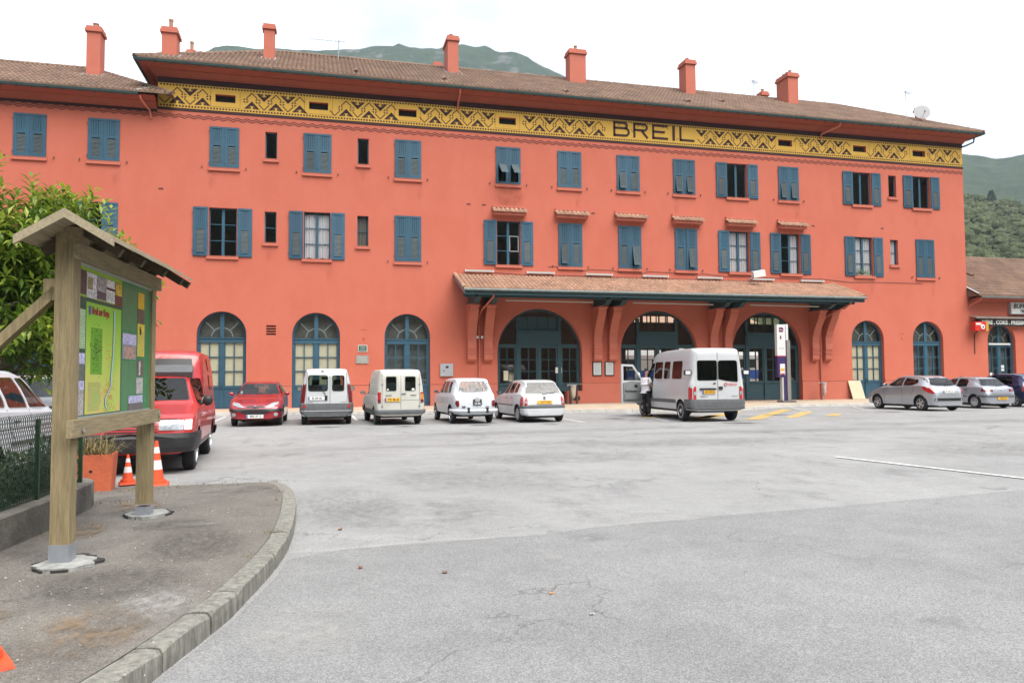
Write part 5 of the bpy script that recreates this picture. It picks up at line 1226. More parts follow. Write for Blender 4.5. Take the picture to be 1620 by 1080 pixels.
    def mirror(s, u, z, y, mat, size=(.07, .1, .07)):
        key = ('mir', size)
        for sg in (1, -1):
            w = MB(); a, b, c = size
            pr = [(c * .5, -a), (c * .95, -a * .5), (c, 0), (c * .9, a * .6), (c * .4, a)]
            w.lathe([(r, x) for r, x in pr], 12, (0, 0, 0), 'x'); w.v = [(x, yy * b / c, zz) for x, yy, zz in w.v]
            w.tube([(0, -b * .4 * sg, -.03), (-.02, -(b + .06) * sg, -.06)], .02, 6)
            o = w.build('mirror', mat, s.root, 50, (s.X(u), sg * (y + b), z))
            g = MB(); g.add([(-a - .004, b * .8 * ca, c * .8 * sa) for ca, sa in [(math.cos(2 * PI * k / 12), math.sin(2 * PI * k / 12)) for k in range(12)]], [tuple(range(12))]); g.build('mirror_glass', CHROME, o)
    def seats(s, us, zc=.55, hb=.62, w=.46, y=.36, bench=False):
        for u in us:
            for sg in (1, -1):
                b = MB(); x = s.X(u); b.box(-.25, .25, -w / 2, w / 2, -.08, .08); b.bar((-.22, 0, .05), (-.38, 0, hb), .14, w * .95, 0, (0, 1, 0)); b.bar((-.37, 0, hb + .05), (-.40, 0, hb + .22), .09, w * .55, 0, (0, 1, 0))
                b.build('seat', SEATM, s.root, None, (x, sg * y, zc))
    def steering(s, u, z, y=.36):
        w = MB(); pts = [(0, .18 * math.cos(2 * PI * k / 18), .18 * math.sin(2 * PI * k / 18)) for k in range(18)]; w.tube(pts, .014, 6, 0, True); w.tube([(0, -.17, 0), (0, .17, 0)], .015, 5); w.tube([(0, 0, 0), (.25, 0, -.05)], .03, 6)
        w.build('steering_wheel', BLACK, s.root, 50, (s.X(u), y, z), (0, math.radians(-25), 0))
    def handle(s, u, z, view, mat, wd=.16, h=.03): s.patch('door_handle', rounded([(u - wd / 2, z - h / 2), (u + wd / 2, z - h / 2), (u + wd / 2, z + h / 2), (u - wd / 2, z + h / 2)], .4, 2), view, mat, .022, None, 2, .0)
    def both(s, fn):
        for v in ('S+', 'S-'): fn(v)
    def wiper(s, a, b, view):
        pa, pb = s.hit(*a, view), s.hit(*b, view)
        if pa[0] is None or pb[0] is None: return
        w = MB(); d = pa[2]; w.tube([pa[0] - d * .03, pb[0] - d * .025], .009, 5); w.tube([pa[0] - d * .0, pa[0] - d * .04], .02, 6); w.build('wiper', BLACK, s.root)
def R4(y0, y1, z0, z1, r=.2, n=4): return rounded([(y0, z0), (y1, z0), (y1, z1), (y0, z1)], r, n)
CARS = 'cars parked nose-in along the station kerb'

# ------------------------------------------------------------------ 1 red hatchback, nose to the camera
sp = dict(L=3.83, sill=.24, wheels=(.76, 3.20, .29, .70), top=[(0, .50), (.03, .60), (.12, .70), (.4, .80), (.95, .93), (1.18, .98), (1.9, 1.385), (2.2, 1.425), (2.8, 1.42), (3.3, 1.36), (3.6, 1.02), (3.76, .90), (3.83, .6)],
          belt=[(0, .47), (.12, .62), (.4, .74), (1.1, .91), (2.2, .94), (3.4, .97), (3.7, .86), (3.83, .55)], hw=[(0, .55), (.05, .66), (.18, .76), (.5, .815), (1.4, .83), (3.1, .82), (3.6, .78), (3.78, .70), (3.83, .58)], rw=[(0, .42), (.2, .60), (.5, .68), (1.0, .70), (1.3, .67), (1.9, .585), (2.8, .58), (3.4, .55), (3.83, .42)])
RED = paint('wine_red', (.30, .012, .022), .25, .15, .8)
c = Car('hatchback_car', 'wine red hatchback parked nose out towards the camera', 'car', sp, (-1.89, -10.31), PI + .023, RED, CARS)
ws = rounded([(-.66, 1.0), (.66, 1.0), (.535, 1.355), (-.535, 1.355)], .12); rwn = rounded([(-.55, 1.0), (.55, 1.0), (.46, 1.30), (-.46, 1.30)], .15)
s1 = rounded([(1.42, .97), (2.35, .99), (2.33, 1.33), (1.92, 1.32)], .1); s2 = rounded([(2.42, .99), (3.1, 1.02), (2.95, 1.30), (2.40, 1.33)], .12)
c.cut([s1, s2], [rwn], [(ws, 2.05)], (1.2, 3.6, .5), .9)
c.patch('windscreen', ws, 'F', CGLASS); c.patch('rear_window', rwn, 'R', CGLASS)
for v in ('S+', 'S-'): c.patch('side_window', s1, v, CGLASSD); c.patch('side_window', s2, v, CGLASSD)
for sg in (1, -1):
    hl = rounded([(sg * .33, .615), (sg * .47, .60), (sg * .71, .70), (sg * .70, .775), (sg * .52, .745)], .2, 3); c.patch('headlight', hl, 'F', LENS, .012)
    c.patch('fog_lamp', [(sg * .62 + .06 * math.cos(k * PI / 5), .385 + .06 * math.sin(k * PI / 5)) for k in range(10)], 'F', LENS, .03)
c.band('bumper_strip', 0, .55, .48, .565, .022, BLACK, 'F'); c.patch('grille', rounded([(-.33, .60), (.33, .60), (.26, .64), (-.26, .64)], .3), 'F', BLACK, .012)
c.patch('air_intake', rounded([(-.48, .47), (-.2, .35), (.2, .35), (.48, .47)], .2), 'F', BLACK, .012)
w = MB(); w.tube([(0, .085 * math.cos(a), .07 * math.sin(a)) for a in [PI + k * PI / 12 for k in range(13)]], .012, 6); w.lathe([(.045, 0), (.03, .02)], 10, (0, 0, .01), 'x'); h_ = c.hit(0, .6, 'F')[0]; w.build('badge', CHROME, c.root, 50, (h_.x + .015, 0, .615))
c.plate('F', .325, '4802 XF 13'); c.mirror(1.38, 1.02, .80, RED, (.06, .09, .065)); c.wheels('cap'); c.seats([1.75]); c.seats([2.75], .5, .5, .5, .33); c.steering(1.45, .92, .34)
for sg in (-1,): c.patch('bonnet_vent', rounded([(.98, sg * .52 - .11), (1.05, sg * .52 - .11), (1.05, sg * .52 + .11), (.98, sg * .52 + .11)], .3), 'T', BLACK, .006)
c.seam([(-.62, .97), (-.52, .80), (-.25, .665), (.25, .665), (.52, .80), (.62, .97)], 'F', .012)
w = MB(); w.box(-.05, .05, -.11, .11, -.03, .03); w.build('rear_view_mirror', BLACK, c.root, None, (c.X(1.85), 0, 1.30))
c.patch('tax_disc', R4(-.60, -.53, 1.03, 1.12), 'F', WHITE, -.01)

# ------------------------------------------------------------------ 2 white small van with twin rear windows (tall, rounded)
sp = dict(L=4.0, sill=.27, wheels=(.82, 3.42, .30, .715), top=[(0, .52), (.04, .66), (.15, .80), (.6, .98), (.95, 1.08), (1.65, 1.68), (1.9, 1.78), (2.6, 1.84), (3.5, 1.845), (3.84, 1.82), (3.95, 1.74), (4.0, 1.60)],
          belt=[(0, .5), (.15, .74), (.9, 1.02), (2, 1.08), (3.9, 1.10), (4.0, 1.05)], hw=[(0, .5), (.06, .65), (.2, .76), (.6, .82), (1.5, .835), (3.7, .835), (3.90, .815), (3.97, .775), (4.0, .72)], rw=[(0, .4), (.5, .7), (1.0, .72), (1.7, .64), (2.4, .67), (3.7, .67), (3.92, .64), (4.0, .58)])
WH = paint('white', (.50, .51, .52), .3, 0, .5); OFFW = paint('cream_white', (.49, .48, .43), .45, 0, .2); GWH = paint('bright_white', (.53, .55, .59), .35, 0, .4)
c = Car('small_van', 'white small van with grey rear bumper and unequal rear door windows', 'van', sp, (.28, -10.3), .0, WH, CARS)
# as seen from behind +y is on the left
wl_ = R4(.02, .58, 1.09, 1.63, .2, 5); wr_ = R4(-.50, -.10, 1.09, 1.62, .22, 5); ws = rounded([(-.66, 1.1), (.66, 1.1), (.58, 1.64), (-.58, 1.64)], .1); s1 = rounded([(1.3, 1.1), (2.25, 1.1), (2.25, 1.62), (1.72, 1.6)], .1)
wl_ = R4(-.04, .60, 1.09, 1.63, .18, 5); wr_ = R4(-.56, -.16, 1.09, 1.62, .2, 5)
c.cut([s1], [wl_, wr_], [(ws, 1.9)], (1.0, 3.93, .5), .35)
c.patch('windscreen', ws, 'F', CGLASS)
for p in (wl_, wr_): c.patch('rear_window', p, 'R', CGLASS)
for v in ('S+', 'S-'): c.patch('side_window', s1, v, CGLASSD)
for sg in (1, -1):
    c.patch('tail_lamp', rounded([(sg * .755, .72), (sg * .70, .72), (sg * .655, 1.28), (sg * .66, 1.36), (sg * .70, 1.30)], .2), 'R', REDD, .012)
    c.patch('tail_lamp', rounded([(3.83, .72), (3.99, .72), (3.985, 1.26), (3.93, 1.36), (3.90, 1.25)], .2), 'S+' if sg > 0 else 'S-', REDD, .01)
    c.patch('reflector', R4(sg * .70 - .035, sg * .70 + .035, .56, .66, .3), 'R', REDL, .05); c.patch('door_hinge', R4(sg * .52 - .08, sg * .52 + .08, .735, .745), 'R', GREYP, .012)
    c.patch('headlight', rounded([(sg * .4, .62), (sg * .68, .66), (sg * .68, .82), (sg * .42, .76)], .2), 'F', LENS)
c.band('bumper', 3.45, 4.0, .275, .70, .035, GREYP, 'R'); c.band('bumper_lip', 3.6, 4.0, .43, .47, .055, M('bumper_edge', (.2, .21, .22), .5), 'R', 3); c.band('bumper', 0, .5, .30, .58, .03, GREYP, 'F')
c.plate('R', .87, 'BJ 249 NE', y=.33); c.patch('handle_recess', R4(-.02, .07, .80, .96, .2), 'R', BLACK, .03); c.patch('brake_lamp', R4(.08, .2, 1.725, 1.755, .3), 'R', BLACK, .02)
c.seam([(-.10, .70), (-.10, 1.76)], 'R'); c.seam([(.64, .72), (.66, 1.0), (.62, 1.72)], 'R'); c.seam([(-.64, .72), (-.66, 1.0), (-.62, 1.72)], 'R')
c.wiper((.06, 1.02), (.16, 1.16), 'R'); c.mirror(1.3, 1.15, .83, BLACK, (.07, .09, .1)); c.wheels('steel'); c.seats([1.75], .62, .62); c.steering(1.4, 1.0)
w = MB(); w.box(-.05, .05, -.16, .16, -.04, .05); w.build('rear_view_mirror', BLACK, c.root, None, (c.X(1.75), 0, 1.52))

# ------------------------------------------------------------------ 3 off-white boxy van with two rear doors
sp = dict(L=4.05, sill=.30, wheels=(.80, 3.36, .28, .665), top=[(0, .55), (.03, .70), (.12, .80), (.7, .92), (1.05, 1.0), (1.55, 1.38), (1.72, 1.42), (1.80, 1.60), (1.95, 1.76), (2.4, 1.80), (3.85, 1.79), (3.98, 1.74), (4.05, 1.62)],
          belt=[(0, .53), (.12, .74), (1.0, .92), (2, .95), (3.95, .95), (4.05, .94)], hw=[(0, .5), (.05, .68), (.15, .74), (.5, .775), (1.6, .785), (1.9, .79), (3.85, .79), (3.98, .77), (4.03, .745), (4.05, .70)], rw=[(0, .4), (.4, .66), (1.0, .69), (1.5, .60), (1.75, .62), (1.95, .66), (3.9, .66), (4.05, .60)])
c = Car('box_van', 'off-white boxy van with two small rear windows and yellow plate', 'van', sp, (2.46, -11.21), -.06, OFFW, CARS)
wl_ = R4(.14, .48, 1.09, 1.56, .16, 4); wr_ = R4(-.48, -.13, 1.09, 1.56, .16, 4); ws = rounded([(-.62, 1.03), (.62, 1.03), (.54, 1.36), (-.54, 1.36)], .1); s1 = rounded([(1.25, .99), (1.98, .99), (1.98, 1.38), (1.62, 1.36)], .1)
c.cut([s1], [wl_, wr_], [(ws, 1.7)], (1.1, 3.96, .5), .35)
c.patch('windscreen', ws, 'F', CGLASSD)
for p in (wl_, wr_): c.patch('rear_window', p, 'R', CGLASS)
for v in ('S+', 'S-'): c.patch('side_window', s1, v, CGLASSD)
for sg in (1, -1):
    c.patch('tail_lamp', R4(sg * .685 - .045, sg * .685 + .045, .72, .82, .2), 'R', REDD, .02); c.patch('tail_lamp', R4(sg * .685 - .045, sg * .685 + .045, .825, 1.0, .1), 'R', AMB if sg < 0 else REDL, .02); c.patch('tail_lamp', R4(sg * .68 - .045, sg * .68 + .045, 1.005, 1.06, .1), 'R', REDL, .02)
    c.patch('door_latch', R4(sg * .4 - .10, sg * .4 + .10, .945, .965), 'R', BLACK, .02); c.patch('door_hinge', R4(sg * .60 - .04, sg * .60 + .04, 1.29, 1.31), 'R', GREYP, .02); c.patch('door_hinge', R4(sg * .60 - .04, sg * .60 + .04, .60, .62), 'R', GREYP, .02)
    c.patch('headlight', R4(sg * .5 - .14, sg * .5 + .14, .6, .74), 'F', LENS)
c.patch('door_handle', R4(-.16, -.02, .985, 1.015, .3), 'R', BLACK, .03)
c.band('bumper', 3.7, 4.05, .37, .50, .06, GREYP, 'R'); c.band('bumper', 0, .4, .32, .52, .03, GREYP, 'F'); c.band('side_moulding', .95, 3.0, .34, .50, .012, M('grimy_grey', (.16, .155, .14), .7, .2, 4))
c.plate('R', .82, '7721 ML 06', PLY, y=.27, wd=.5); c.seam([(.0, .52), (.0, 1.72)], 'R'); c.seam([(.60, .53), (.60, 1.70)], 'R'); c.seam([(-.60, .53), (-.60, 1.70)], 'R'); c.seam([(-.58, .80), (-.02, .80)], 'R', .008)
for z in (1.62, 1.5, 1.35, 1.05, .98): c.seam([(2.2, z), (3.6, z)], 'S+', .012, M('seam_grey', (.38, .37, .33), .6))
c.mirror(1.3, 1.02, .80, GREYP, (.06, .09, .06)); c.wheels('steel', mat=GREYP); c.seats([1.8], .55, .6); c.steering(1.45, .92)
c.patch('sticker', R4(-.44, -.35, 1.11, 1.18), 'R', WHITE, .012); c.patch('sticker', [(.42 + .035 * math.cos(k * PI / 4), 1.14 + .03 * math.sin(k * PI / 4)) for k in range(8)], 'R', WHITE, .012)

# ------------------------------------------------------------------ 4 classic white estate with chrome bumper
sp = dict(L=3.66, sill=.30, wheels=(.62, 3.04, .29, .625), top=[(0, .62), (.03, .78), (.12, .88), (.6, .96), (1.08, 1.0), (1.5, 1.40), (1.7, 1.465), (2.3, 1.50), (3.0, 1.485), (3.22, 1.44), (3.36, 1.26), (3.52, .98), (3.62, .90), (3.66, .70)],
          belt=[(0, .6), (.1, .80), (1.0, .93), (2, .96), (3.3, .97), (3.55, .93), (3.66, .65)], hw=[(0, .5), (.06, .60), (.2, .66), (.6, .70), (1.6, .735), (2.8, .735), (3.3, .715), (3.56, .68), (3.64, .63), (3.66, .58)], rw=[(0, .4), (.3, .54), (1.0, .60), (1.5, .555), (2.3, .57), (3.1, .56), (3.4, .53), (3.66, .45)])
c = Car('classic_estate_car', 'old white classic estate with black plate and rounded roof', 'car', sp, (4.88, -11.51), -.06, GWH, CARS)
rwn = rounded([(-.50, 1.05), (.50, 1.05), (.455, 1.37), (-.455, 1.37)], .3, 5); ws = rounded([(-.55, 1.03), (.55, 1.03), (.5, 1.39), (-.5, 1.39)], .15)
s1 = rounded([(1.28, 1.0), (1.98, 1.0), (1.96, 1.39), (1.56, 1.37)], .1); s2 = rounded([(2.05, 1.0), (2.6, 1.0), (2.58, 1.39), (2.04, 1.39)], .1); s3 = rounded([(2.70, 1.0), (3.05, 1.01), (2.97, 1.36), (2.68, 1.38)], .25)
c.cut([s1, s2, s3], [rwn], [(ws, 1.65)], (1.1, 3.5, .5), .75)
c.patch('windscreen', ws, 'F', CGLASS); c.patch('rear_window', rwn, 'R', glass('clear_glass', (.86, .88, .87)))
for v in ('S+', 'S-'):
    for p in (s1, s2, s3): c.patch('side_window', p, v, glass('clear_glass'))
c.seam([(-.5, 1.04), (.5, 1.04), (.46, 1.38), (-.46, 1.38), (-.5, 1.04)], 'R', .03, M('rubber_grey', (.12, .12, .13), .7))
for sg in (1, -1):
    c.patch('tail_lamp', rounded([(sg * .60 - .05, .76), (sg * .595 + .05, .76), (sg * .60 + .055, .66), (sg * .60 + .02, .56), (sg * .60 - .03, .56), (sg * .60 - .055, .66)], .3), 'R', REDD, .03, None, 3, .02)
    c.patch('reverse_lamp', R4(sg * .40 - .06, sg * .40 + .06, .535, .585), 'R', M('lamp_smoke', (.12, .10, .10), .3) if sg > 0 else LENS, .03, None, 2, .02)
w = MB(); w.tube([(-3.18 + c.wc, .74, .44), (-3.6 + c.wc, .73, .435), (-3.74 + c.wc, .62, .43), (-3.76 + c.wc, .3, .43), (-3.76 + c.wc, -.3, .43), (-3.74 + c.wc, -.62, .43), (-3.6 + c.wc, -.73, .435), (-3.18 + c.wc, -.74, .44)], .055, 8); w.build('bumper', GWH, c.root, 50)
for y in (.27, -.36): w = MB(); w.box(-.03, .03, -.035, .035, -.09, .09); w.build('overrider', BLACK, c.root, None, (c.X(3.80), y, .45))
c.plate('R', .71, '', M('plate_black', (.02, .02, .02), .4), y=-.06, wd=.29, hh=.19, blue=False, twoline=('1537', 'LS 06'), tmat=WHITE, tilt=.15)
c.patch('plate_lamp', R4(-.13, .01, .845, .865, .3), 'R', BLACK, .05); c.patch('boot_bar', R4(-.26, .14, .838, .848, .3), 'R', CHROME, .04); c.patch('boot_handle', R4(-.07, -.05, .56, .61, .3), 'R', CHROME, .03)
c.seam([(.56, .50), (.56, .96), (.52, 1.43)], 'R', .012, M('seam_grey')); c.seam([(-.56, .50), (-.56, .96), (-.52, 1.43)], 'R', .012, M('seam_grey')); c.seam([(-.55, .955), (.55, .955)], 'R', .01, M('seam_grey')); c.seam([(-.56, .50), (.56, .50)], 'R', .012, M('seam_grey'))
for x in (1.2, 2.0, 2.65): c.seam([(x, .38), (x, 1.0)], 'S+', .012, M('seam_grey'))
c.band('roof_gutter', 1.5, 3.15, 1.39, 1.41, .018, GWH, None, 3)
c.mirror(1.3, 1.03, .73, GREYP, (.05, .08, .06)); c.wheels('steel', .145); c.seats([1.75], .55, .5, .42, .3); c.seats([2.6], .5, .45, .46, .3); c.steering(1.42, .92, .3)
w = MB(); w.box(-.18, .18, -.30, .32, -.06, .06); w.tube([(-.1, -.2, 0), (-.25, .25, 0)], .06, 8); w.build('exhaust_and_tank', GREYP, c.root, None, (c.X(3.3), .05, .29))

# ------------------------------------------------------------------ 5 white five-door hatchback
def hatch5(name, label, pos, head, mat, plate_txt, pmat, z=0, group=CARS, glassm=CGLASS, lower=None):
    sp = dict(L=3.73, sill=.22, wheels=(.74, 3.18, .28, .70), top=[(0, .48), (.03, .60), (.12, .68), (.5, .80), (1.0, .90), (1.2, .95), (1.9, 1.37), (2.2, 1.415), (2.8, 1.42), (3.2, 1.385), (3.32, 1.34), (3.56, .98), (3.66, .90), (3.73, .62)],
              belt=[(0, .46), (.12, .60), (.5, .72), (1.1, .88), (2.2, .92), (3.3, .95), (3.6, .88), (3.73, .58)], hw=[(0, .5), (.05, .64), (.18, .74), (.5, .795), (1.4, .81), (3.0, .81), (3.4, .785), (3.62, .74), (3.70, .68), (3.73, .62)], rw=[(0, .4), (.3, .6), (1.0, .69), (1.25, .67), (1.9, .58), (2.8, .58), (3.3, .56), (3.6, .60), (3.73, .5)])
    c = Car(name, label, 'car', sp, pos, head, mat, group, z)
    rwn = rounded([(-.62, .955), (.62, .955), (.50, 1.335), (-.50, 1.335)], .08, 3); ws = rounded([(-.64, .98), (.64, .98), (.53, 1.35), (-.53, 1.35)], .12)
    s1 = rounded([(1.36, .945), (2.13, .96), (2.13, 1.32), (1.88, 1.315)], .08); s2 = rounded([(2.2, .96), (2.72, .975), (2.68, 1.325), (2.2, 1.325)], .08); s3 = rounded([(2.80, .975), (3.12, 1.0), (3.05, 1.26), (2.77, 1.32)], .2)
    c.cut([s1, s2, s3], [rwn], [(ws, 1.95)], (1.25, 3.52, .5), .8)
    c.patch('windscreen', ws, 'F', glassm); c.patch('rear_window', rwn, 'R', CGLASSD)
    for v in ('S+', 'S-'):
        for p in (s1, s2, s3): c.patch('side_window', p, v, glassm)
        c.patch('tail_lamp', rounded([(3.44, .57), (3.65, .57), (3.63, .82), (3.56, .88), (3.48, .80)], .2), v, REDL, .012)
        c.handle(2.02, .80, v, GREYP); c.handle(2.62, .81, v, GREYP)
        for x in ((2.15, .30, 2.16, .95), (1.28, .32, 1.25, .85)): c.seam([(x[0], x[1]), (x[2], x[3])], v)
        c.seam([(2.78, .96), (2.76, .72), (2.62, .58)], v)
    for sg in (1, -1):
        c.patch('tail_lamp', rounded([(sg * .70, .57), (sg * .615, .57), (sg * .60, .86), (sg * .665, .84)], .15), 'R', REDL, .014); c.patch('reverse_lamp', R4(sg * .65 - .035, sg * .65 + .035, .64, .69, .2), 'R', LENS, .022)
        c.patch('headlight', rounded([(sg * .42, .56), (sg * .68, .58), (sg * .68, .68), (sg * .44, .67)], .2), 'F', LENS)
    c.band('bumper_strip', 3.4, 3.73, .48, .56, .028, GREYP, 'R', 4); c.band('bumper', 3.45, 3.73, .24, .475, .022, mat, 'R'); c.band('bumper', 0, .5, .26, .5, .02, mat, 'F')
    c.band('side_moulding', 1.0, 2.75, .545, .585, .012, GREYP, None, 3)
    c.plate('R', .675, plate_txt, pmat, blue=pmat is PLW, tilt=.1); c.patch('badge', [(.0 + .045 * math.cos(k * PI / 6), .82 + .06 * math.sin(k * PI / 6)) for k in range(12)], 'R', GREYP, .02)
    c.wiper((.04, .93), (-.42, 1.0), 'R'); c.mirror(1.38, .99, .79, BLACK, (.06, .09, .06)); c.wheels('cap'); c.seats([1.75]); c.seats([2.75], .5, .45, .55, .33); c.steering(1.45, .88, .34)
    c.seam([(.60, .57), (.60, .93)], 'R'); c.seam([(-.60, .57), (-.60, .93)], 'R'); c.seam([(-.6, .575), (.6, .575)], 'R', .014)
    return c
hatch5('hatchback_car', 'white five-door hatchback with yellow plate between classic estate and minibus', (7.21, -11.67), -.06, WH, '8127 VS 06', PLY)

# ------------------------------------------------------------------ 6 white minibus with its driver's door open
sp = dict(L=5.39, sill=.36, arch=.40, wheels=(1.0, 4.58, .345, .86), top=[(0, .62), (.04, .82), (.15, 1.0), (.5, 1.16), (.85, 1.28), (1.55, 2.0), (1.85, 2.26), (2.3, 2.38), (3.2, 2.43), (5.1, 2.44), (5.28, 2.41), (5.36, 2.34), (5.39, 2.22)],
          belt=[(0, .58), (.15, .92), (.8, 1.22), (1.6, 1.30), (5.3, 1.34), (5.39, 1.3)], hw=[(0, .6), (.06, .78), (.2, .9), (.6, .965), (1.4, .985), (5.1, .985), (5.28, .97), (5.36, .93), (5.39, .87)], rw=[(0, .5), (.4, .8), (.9, .86), (1.6, .76), (2.0, .79), (3.0, .82), (5.1, .82), (5.3, .79), (5.39, .72)])
MH = math.radians(3.2)
c = Car('minibus', 'white high-roof minibus with its driver door open', 'minibus', sp, (12.89, -12.55), MH, WH)
wl_ = R4(.02, .72, 1.36, 2.02, .10, 4); wr_ = rounded([(-.72, 1.30), (-.30, 1.34), (-.02, 1.40), (-.02, 2.02), (-.70, 2.02)], .14, 4)
ws = rounded([(-.82, 1.34), (.82, 1.34), (.70, 2.0), (-.70, 2.0)], .1); dr = rounded([(1.25, 1.30), (2.05, 1.30), (2.05, 1.98), (1.62, 1.96)], .1)
sw = [R4(2.22, 2.95, 1.42, 2.02, .12), R4(3.12, 3.62, 1.42, 2.02, .12), R4(3.85, 4.65, 1.42, 2.02, .12)]
c.cut(sw, [wl_, wr_], [(ws, 1.8)], (1.0, 5.32, .7), .25)
# door opening on the left side: cut the whole door aperture
cut = MB(); cut.prism([(c.X(1.22), .62), (c.X(2.12), .62), (c.X(2.12), 2.0), (c.X(1.62), 1.98), (c.X(1.22), 1.36)], 'y', .6, 1.4); cm = cut.mesh('cutter', [BLACK]); co = bpy.data.objects.new('cutter', cm); COL.objects.link(co); co.parent = c.root; bpy.context.view_layer.update()
md = c.body_o.modifiers.new('b', 'BOOLEAN'); md.operation = 'DIFFERENCE'; md.object = co; md.solver = 'EXACT'
me = bpy.data.meshes.new_from_object(c.body_o.evaluated_get(bpy.context.evaluated_depsgraph_get())); c.body_o.modifiers.clear(); c.body_o.data = me; me.polygons.foreach_set('use_smooth', [True] * len(me.polygons)); me.set_sharp_from_angle(angle=math.radians(35)); bpy.data.objects.remove(co)
c.patch('windscreen', ws, 'F', CGLASS); c.patch('rear_window', wl_, 'R', CGLASSB); c.patch('rear_window', wr_, 'R', CGLASSB)
for v in ('S+', 'S-'):
    for p in sw: c.patch('side_window', p, v, CGLASSB)
    c.seam([(2.15, .45), (2.15, 2.05)], v); 
c.patch('side_window', dr, 'S-', CGLASSB)
for sg in (1, -1):
    c.patch('tail_lamp', rounded([(sg * .86, .70), (sg * .77, .70), (sg * .77, 1.16), (sg * .82, 1.16), (sg * .86, 1.08)], .2), 'R', REDL, .02, None, 4, .01); c.patch('reverse_lamp', R4(sg * .815 - .04, sg * .815 + .04, .88, 1.0, .2), 'R', LENS, .03)
    c.patch('tail_lamp', rounded([(5.26, .70), (5.38, .70), (5.38, 1.1), (5.30, 1.16), (5.26, 1.1)], .2), 'S+' if sg > 0 else 'S-', REDL, .015)
    w = MB(); w.box(-.05, .05, -.11, .11, -.08, .08); w.box(-.055, -.05, -.085, .085, -.055, .055, 1); w.tube([(0, -sg * .1, 0), (0, -sg * .25, 0)], .02, 6); w.build('marker_lamp', [BLACK, WHITE], c.root, None, (c.X(5.33), sg * 1.03, 1.62))
    c.patch('headlight', rounded([(sg * .5, .8), (sg * .85, .84), (sg * .85, 1.02), (sg * .55, .98)], .2), 'F', LENS)
c.band('bumper', 4.98, 5.39, .42, .74, .05, GREYP, 'R'); c.band('bumper_step', 5.2, 5.39, .42, .47, .075, BLACK, 'R', 3); c.band('bumper', 0, .6, .38, .7, .03, GREYP, 'F'); c.band('side_moulding', 1.45, 4.2, .60, .72, .02, GREYP, None, 4)
c.seam([(0, .74), (0, 2.36)], 'R', .016); c.seam([(.76, .74), (.76, 1.4), (.72, 2.3)], 'R', .01, M('seam_grey')); c.seam([(-.76, .74), (-.76, 1.4), (-.72, 2.3)], 'R', .01, M('seam_grey'))
c.patch('plate_lamp_bar', R4(.06, .64, 1.06, 1.11, .3), 'R', BLACK, .04, None, 2, .02); c.plate('R', .98, '4510 SR 06', PLY, y=.32, wd=.46); c.patch('door_handle', R4(-.17, -.03, 1.06, 1.16, .2), 'R', BLACK, .03, None, 2, .01); c.patch('brake_lamp', [(.12 + .06 * math.cos(k * PI / 6), 1.26 + .025 * math.sin(k * PI / 6)) for k in range(12)], 'R', REDD, .02)
h_ = c.hit(-.45, 1.2, 'R')[0]
link('door_lettering', text_mesh('door_lettering', 'VEOLIA', .10, M('logo_red', (.55, .09, .08), .5), .002, .001, 'LEFT'), c.root, (h_.x - .016, -.36, 1.225), (PI / 2, 0, -PI / 2))
w = MB(); w.tube([(0, .05 * math.cos(2 * PI * k / 14), .05 * math.sin(2 * PI * k / 14)) for k in range(14)], .012, 5, 0, True); w.build('door_logo', M('logo_red'), c.root, None, (h_.x - .016, -.28, 1.225))
for y, t in ((.6, 'RENAULT'), (-.5, 'MASTER')): link('badge_lettering', text_mesh('badge_lettering', t, .06, GREYP, 0, .001, 'LEFT'), c.root, (c.hit(y, .84, 'R')[0].x - .016, y + .02, .84), (PI / 2, 0, -PI / 2))
c.wheels('steel', .21, mat=ALLOY); c.seats([1.95], .9, .65, .5, .45); c.seats([3.3, 4.3], .85, .6, .7, .42); c.steering(1.55, 1.25, .45); c.mirror(1.3, 1.55, .98, BLACK, (.08, .1, .16)) if False else None
w = MB()
for y in (.3,): w.tube([(0, .7, 0), (0, .7, .55)], .015, 6); w.tube([(0, .2, 0), (-1.5, .2, 0)], .015, 6)
w.build('grab_rail', M('rail_yellow', (.7, .5, .03), .4), c.root, None, (c.X(2.5), 0, 1.5))
# the open driver's door, hinged at its front edge
dw, zs_, zt_ = .92, .50, 1.98; dm = MB(); zb0 = 1.30
out = [(0, zs_ + .1), (.1, zs_), (dw, zs_), (dw, zt_), (.42, zt_ - .02), (.0, zb0 + .04)]; hole = [(.07, zb0 + .06), (dw - .08, zb0 + .06), (dw - .08, zt_ - .08), (.45, zt_ - .1)]
for yy in (0, .07): dm.tess([out, hole], lambda p, yy=yy: (-p[0], yy, p[1]))
for lp in (out, hole):
    n = len(lp)
    for i in range(n): a, b = lp[i], lp[(i + 1) % n]; dm.quad((-a[0], 0, a[1]), (-b[0], 0, b[1]), (-b[0], .07, b[1]), (-a[0], .07, a[1]))
door = dm.build('driver_door', WH, c.root, None, (c.X(1.20), .98, 0), (0, 0, -math.radians(82)))
tag(door, 'open driver door with grey inner panel')
g = MB(); g.add([(-p[0], .035, p[1]) for p in hole], [(0, 1, 2, 3)]); g.build('door_glass', CGLASS, door)
g = MB(); g.prism([(-.06, zs_ + .12), (-dw + .06, zs_ + .1), (-dw + .06, zb0 - .02), (-.5, zb0 + .04), (-.06, zb0 - .04)], 'y', -.05, -.002); g.box(-dw + .1, -.2, -.09, -.05, zs_ + .15, zs_ + .38); g.box(-dw + .12, -.3, -.10, -.05, .98, 1.06); g.box(-.40, -.28, -.06, -.05, 1.1, 1.2, 1); g.build('door_trim', [M('door_trim_grey', (.20, .21, .21), .7, .1), BLACK], door)
